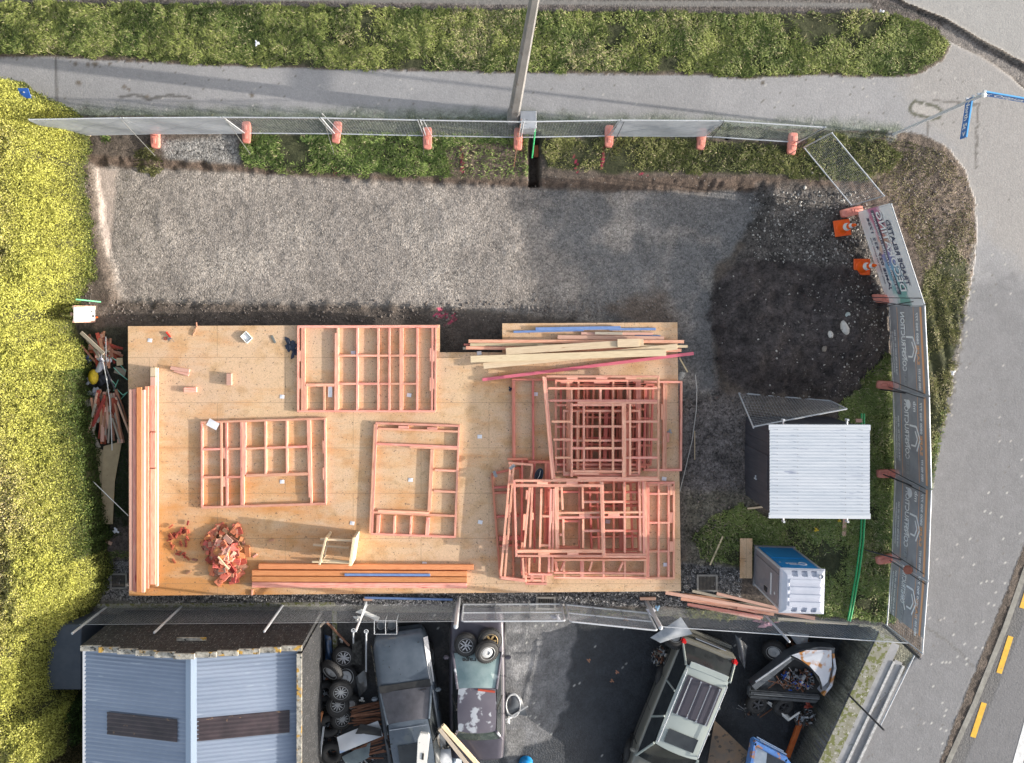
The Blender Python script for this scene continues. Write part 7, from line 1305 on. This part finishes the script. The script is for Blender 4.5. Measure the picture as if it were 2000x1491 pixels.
o = MB().torus((0, 0, 0), .28, .035, n=20, m=6, sq=.6).build('wheel_arch_trim', steelr, smooth='all'); o.location = P(1002, 1378, -.35); o.scale = (.7, 1.1, 1); tag(o, 'curved grey arch trim over the black liner right of the plum car', 'trim')
board('metal_bar', 985, 1408, 1031, 1380, .035, .02, -.3, steelr, None, label='pale metal bar on the ground right of the plum car', cat='bar'); rag('white_lump', 'white plastic lump beside the pale metal bar', 'scrap', 991, 1402, -.5, .13, wp, 31, flat=.9); rag('white_lump', 'white stone-like scrap at the corner of the yard kerb', 'scrap', 668, 1251, -.25, .06, wp, 32, flat=.6); rag('white_lump', 'round pale cap lying below the dark glossy panel', 'scrap', 707, 1367, -.2, .06, wp, 33, flat=.5)
bb = mat('bright_blue_plastic', (.01, .25, .6), None, 5, .35); o = MB().lathe([(0, .28), (.08, .27), (.17, .2), (.2, 0)], 16).build('blue_tarp', bb, smooth=True); o.location = P(1027, 1490, -.6); tag(o, 'bright blue plastic cover at the bottom edge of the yard', 'cover')
for i, (x, y0, y1) in enumerate(((690, 1234, 1256), (715, 1236, 1312))):
    r = thing('jack_stand', 'tall steel prop with a forked head, %s of the pair under the chain-link fence' % ('left' if i == 0 else 'right'), 'prop', P(x, (y0 + y1) / 2, -.2), group='steel props'); a = P(x, y0, .4) - r.location; c = P(x, y1, .1) - r.location
    MB().tube(a, c, .025, 8).build('tube', galv, r, smooth=True); MB().torus(a + Vector((0, .03, 0)), .05, .012, n=14, m=5).box(a + Vector((0, .02, 0)), (.12, .02, .02)).build('fork', galv, r)
board('rusty_pipe', 638, 1216, 682, 1262, .05, .05, .2, mat('rusty_pipe', (.12, .055, .035), (.2, .1, .06), 9, .8), None, z2=.0, label='rusty pipe leaning from the fence onto the alloy wheel', cat='pipe'); board('timber_offcut', 620, 1228, 634, 1216, .06, .04, .2, GREYW, None, label='pale timber end at the workshop corner', cat='offcut')
r3 = random.Random(4); rr_ = mat('rust_rod', (.16, .07, .045), (.25, .12, .07), 9, .85, rnd_v=.35)
for i in range(26): board('rusty_rod', 690 + r3.gauss(0, 6), 1380 + i * 1.5 + r3.gauss(0, 2), 745 + r3.gauss(0, 5), 1375 + i * 1.2 + r3.gauss(0, 4), .03, .025, .05 + r3.random() * .1, rr_, None, label='rusty rod in the bundle between the tyre heap and the green sedan', cat='rod', group='rusty rods beside the green sedan')
for i in range(12): board('rusty_rod', 700 + r3.gauss(0, 8), 1450 + i * 3 + r3.gauss(0, 2), 748 + r3.gauss(0, 3), 1432 + i * 4 + r3.gauss(0, 4), .04, .025, .05 + r3.random() * .1, rr_, None, label='rusty rod poking out beneath the white and blue door', cat='rod', group='rusty rods under the door')
board('orange_tube', 628, 1392, 617, 1438, .09, .09, .1, mat('faded_orange_tube', (.4, .14, .05), (.5, .2, .08), 8, .6), None, label='faded orange tube against the workshop wall', cat='tube'); board('steel_channel', 632, 1420, 624, 1485, .05, .05, .1, galv, None, label='pale steel channel at the foot of the tyre heap', cat='channel')
for i in range(20):
    board('dark_scrap', 622 + r3.uniform(0, 60), 1240 + r3.uniform(0, 245), 630 + r3.uniform(0, 75), 1245 + r3.uniform(0, 245) * .98, .05, .03, -.15 + r3.random() * .15, (dg, blkp, GREYW, BROWNW)[i % 4], None, label='dark metal oddment under the tyre heap', cat='scrap', group='oddments under the tyre heap') if False else None
def jumble(name, cx_, cy_, rx, ry, z, n, label, mats_, seed, smax=.2, cat='scrap heap', hgt=.2):
    rq = random.Random(seed); mb = MB(); c0 = P(cx_, cy_, z)
    for i in range(n):
        a = rq.uniform(0, 6.28); u = rq.random() ** .6; p = Vector((rx / PPM * u * math.cos(a), ry / PPM * u * math.sin(a), rq.random() * hgt * (1.1 - u))); k = rq.random(); mi = rq.randrange(len(mats_)); q = Euler((rq.uniform(-1, 1), rq.uniform(-1, 1), rq.uniform(0, 6))).to_matrix()
        if k < .45: d = q @ Vector((rq.uniform(.05, smax), 0, 0)); mb.tube(p - d / 2, p + d / 2, rq.uniform(.005, .014), 5, mi=mi)
        elif k < .85: mb.box(p, (rq.uniform(.03, smax * .6), rq.uniform(.02, .08), rq.uniform(.01, .05)), rot=q, mi=mi)
        else: mb.torus(p, rq.uniform(.02, .05), .01, axis=q @ Vector((0, 0, 1)), n=10, m=4, mi=mi)
    o = mb.build(name, mats_); o.location = c0; tag(o, label, None, kind='stuff'); return o
mixm = [dg, galv, rr_, blkp, lg, mat('oily_metal', (.04, .035, .03), (.1, .09, .08), 20, .4, metal=.5)]
jumble('small_debris', 1294, 1280, 24, 22, -.95, 90, None, mixm + [GREYW], 3, .3); jumble('small_debris', 646, 1370, 32, 110, -.3, 240, None, mixm, 5, .35); jumble('small_debris', 872, 1456, 20, 36, .0, 70, None, mixm, 6, .3); jumble('small_debris', 1570, 1400, 22, 16, -.9, 90, None, mixm, 8, .25); jumble('small_debris', 1455, 1386, 16, 14, -1.2, 24, None, mixm, 9, .25); jumble('small_debris', 1560, 1255, 30, 12, -1.2, 40, None, mixm, 12, .35); jumble('small_debris', 700, 1480, 40, 20, -.2, 70, None, mixm, 13, .35)
jumble('small_debris', 965, 1262, 4, 26, .3, 18, None, [blkp, BROWNW], 14, .2)
# --- the rusty car front with the engine bay open
fr_ = thing('car_front_clip', 'cut-off car front with a rust-blotched white bonnet corner and open engine bay', 'car part', P(1545, 1325, -.95)); zc = -.45
rwh = mat('rust_blotched_white', (.42, .44, .5), (.5, .52, .57), 2.5, .4, spots=[((.36, .15, .03), 2.6, .53)], coat=.3)
def pl_at(pts, z): return [(P(a, b, z).x - fr_.location.x, P(a, b, z).y - fr_.location.y) for a, b in pts]
MB().prism(pl_at([(1466, 1340), (1500, 1314), (1538, 1282), (1576, 1268), (1626, 1268), (1626, 1300), (1618, 1334), (1606, 1352), (1600, 1356), (1466, 1352)], -.75), .02, .1).build('floor_pan', blkp, fr_)
def ribbon(pts, w_, z, t, nm, m_):
    mb = MB(); q = [P(a, b, z) - fr_.location for a, b in pts]
    for a, c in zip(q[:-1], q[1:]): d = c - a; mb.box((a + c) / 2, (d.length + .02, w_, t), rz=math.atan2(d.y, d.x))
    return mb.build(nm, m_, fr_, bevel=.006)
ribbon([(1468, 1338), (1502, 1312), (1540, 1280), (1560, 1270), (1596, 1264), (1624, 1266)], .16, zc, .4, 'left_wing', dg); ribbon([(1476, 1332), (1544, 1284)], .05, zc + .22, .03, 'wing_edge', lg)
ribbon([(1622, 1272), (1626, 1300), (1618, 1334), (1603, 1352)], .07, zc, .4, 'nose', rwh)
MB().add([P(a, b, zc + zz) - fr_.location for a, b, zz in ((1546, 1280, .24), (1576, 1270, .25), (1624, 1270, .24), (1625, 1300, .22), (1617, 1332, .2), (1607, 1342, .2), (1600, 1322, .24), (1582, 1302, .27), (1562, 1288, .27))], [tuple(range(9))[::-1]]).build('bonnet_corner', rwh, fr_); ribbon([(1546, 1283), (1568, 1294), (1588, 1310), (1602, 1334), (1604, 1346)], .04, zc + .2, .06, 'bonnet_frame', blkp)
jj = jumble('engine_parts', 1556, 1328, 36, 22, -.8, 200, None, mixm + [alloy, mat('blue_plug', (.02, .1, .5), None, 5, .5), rr_, BROWNW], 22, .28, hgt=.3); jj.parent = fr_; jj.location = jj.location - fr_.location
MB().box(P(1496, 1332, -.6) - fr_.location, (.5, .3, .06), rz=.5).build('inner_panel', dg, fr_); 
for a, c in (((1500, 1345), (1520, 1330)), ((1516, 1320), (1532, 1346)), ((1500, 1330), (1545, 1340))): MB().tube(P(*a, -.5) - fr_.location, P(*c, -.5) - fr_.location, .015, 6).build('rusty_strut', rr_, fr_)
bp2 = thing('car_bumper', 'long black car bumper lying across the lower edge of the cut-off car front', 'bumper', P(1531, 1356, -.4), (0, 0, -.075)); MB().box((0, 0, 0), (1.95, .14, .16)).box((0, -.13, -.05), (1.9, .12, .12)).box((-.98, .05, 0), (.08, .3, .16)).build('bumper_cover', mat('glossy_black_bumper', (.02, .022, .026), (.05, .055, .06), 6, .3), bp2, bevel=.035, seg=2); MB().box((.05, -.03, .085), (1.8, .02, .012)).build('trim', dg, bp2)
crumple('body_scrap', [(1494, 1370), (1506, 1372), (1545, 1402), (1540, 1410)], -.85, 'white edge panel under the right black alloy wheel', whb, 'car panel', .03, 41); board('white_strip', 1542, 1406, 1562, 1392, .05, .03, -.75, whb, None, label='white strip at the lower tip of the white edge panel', cat='strip'); board('rusty_strut', 1480, 1398, 1494, 1380, .03, .03, -1.1, rr_, None, label='short rusty strut left of the white edge panel', cat='strut'); board('rusty_strut', 1484, 1402, 1510, 1384, .03, .03, -1.1, rr_, None, label='long rusty strut left of the white edge panel', cat='strut')
board('orange_beam', 1567, 1404, 1539, 1480, .13, .1, -1.0, mat('safety_orange_steel', (.48, .1, .02), (.55, .14, .03), 6, .5, spots=((.3, .3, .3), 9, .7)), None, label='orange steel beam lying at the foot of the retaining wall', cat='beam')
rag('red_plastic', 'red cap beside the upper end of the orange beam', 'scrap', 1578, 1378, -.85, .09, mat('dull_red', (.3, .05, .03), None, 6, .6), 44, flat=.8)
# blue truck nose at the bottom
bt = thing('blue_truck_body', 'rusty blue vehicle shell with a silver windscreen at the bottom edge of the yard', 'vehicle shell', P(1500, 1480, -.9)); bum = mat('rusty_blue_paint', (.05, .14, .38), (.08, .2, .48), 3, .45, spots=[((.28, .14, .08), 5, .58), ((.4, .42, .45), 8, .66)], coat=.3)
def q3(a, b, z): return P(a, b, z) - bt.location
mb = MB()
for a, c, w_, m_i in (((1472, 1448, -.2), (1532, 1480, -.2), .14, 0), ((1472, 1448, -.2), (1462, 1500, -.2), .12, 0), ((1532, 1480, -.2), (1560, 1520, -.2), .12, 0)): d = q3(*c) - q3(*a); mb.box((q3(*a) + q3(*c)) / 2, (d.length + .1, w_, .3), rz=math.atan2(d.y, d.x))
mb.build('shell_edge', bum, bt, bevel=.03, seg=2); MB().slab([q3(1476, 1458, -.15), q3(1464, 1510, -.15), q3(1494, 1512, -.1), q3(1498, 1470, -.1)], .02).build('silver_panel', mat('hazy_silver', (.35, .42, .5), (.5, .55, .6), 3, .25, metal=.3), bt); MB().slab([q3(1498, 1470, -.3), q3(1494, 1512, -.3), q3(1550, 1530, -.3), q3(1532, 1484, -.3)], .02).build('bay', dg, bt); MB().tube(q3(1478, 1440, -.1), q3(1530, 1468, -.1), .02).tube(q3(1484, 1446, -.1), q3(1536, 1474, -.1), .02).build('grille_bar', mat('steel_blue', (.1, .15, .25), None, 5, .4), bt)
# white goods behind the fence, washing-machine frame
wf = thing('appliance_shell', 'open wire appliance frame with two round drums behind the chain-link fence', 'appliance', P(757, 1213, -.1)); mb = MB()
for x in (-.3, .0, .3): mb.tube((x, -.18, 0), (x, -.18, .5), .01).tube((x, .18, 0), (x, .18, .5), .01).tube((x, -.18, .5), (x, .18, .5), .01)
mb.tube((-.3, -.18, .5), (.3, -.18, .5), .01).tube((-.3, .18, .5), (.3, .18, .5), .01).build('frame', galv, wf)
for x in (-.15, .15): MB().torus((x, 0, .35), .1, .02, n=18, m=6).lathe([(0, .33), (.09, .33)], 16, (x, 0, 0)).build('drum', dg, wf)
crumple('white_trim', [(694, 1196), (706, 1190), (742, 1206), (738, 1214)], .1, 'long white plastic trim behind the chain-link fence', wp, 'trim', .03, 51); rag('white_lump', 'white plastic end cap left of the appliance frame', 'scrap', 698, 1208, .1, .08, wp, 52, flat=.9); board('white_rod', 716, 1176, 700, 1222, .04, .04, 1.2, wp, None, z2=1.3, label='short white rod hanging on the chain-link fence', cat='rod')
rag('plastic_scrap', 'torn clear plastic lying under the right gate', 'scrap', 1086, 1203, -.4, .11, wb, 53, flat=.4); rag('plastic_scrap', 'torn clear plastic by the gate post at the pebble edge', 'scrap', 1272, 1195, .05, .1, wb, 54, flat=.4); rag('plastic_scrap', 'pinkish plastic sheet behind the chain-link fence right of the grey wing', 'scrap', 1496, 1216, -.2, .28, mat('pink_film', (.25, .12, .17), (.18, .1, .13), 5, .5), 55, flat=.1, sy=.4); rag('plastic_scrap', 'small blue plastic scrap above the torn grey wing', 'scrap', 1284, 1187, .1, .06, mat('pale_blue_film', (.3, .5, .7), None, 5, .5), 56, flat=.4)
for i, (x, y, a_) in enumerate(((1205, 1313, .5), (1222, 1210, 0), (1150, 1290, 1), (1243, 1452, .3), (1195, 1330, 2))): rag('leaf_litter', 'small brown leaf-like scrap on the yard, %s' % ('near the middle', 'under the right gate', 'left of the middle', 'beside the estate car front', 'just below the middle one')[i], 'scrap', x, y, -.85, .045, BROWNW, 60 + i, flat=.3)
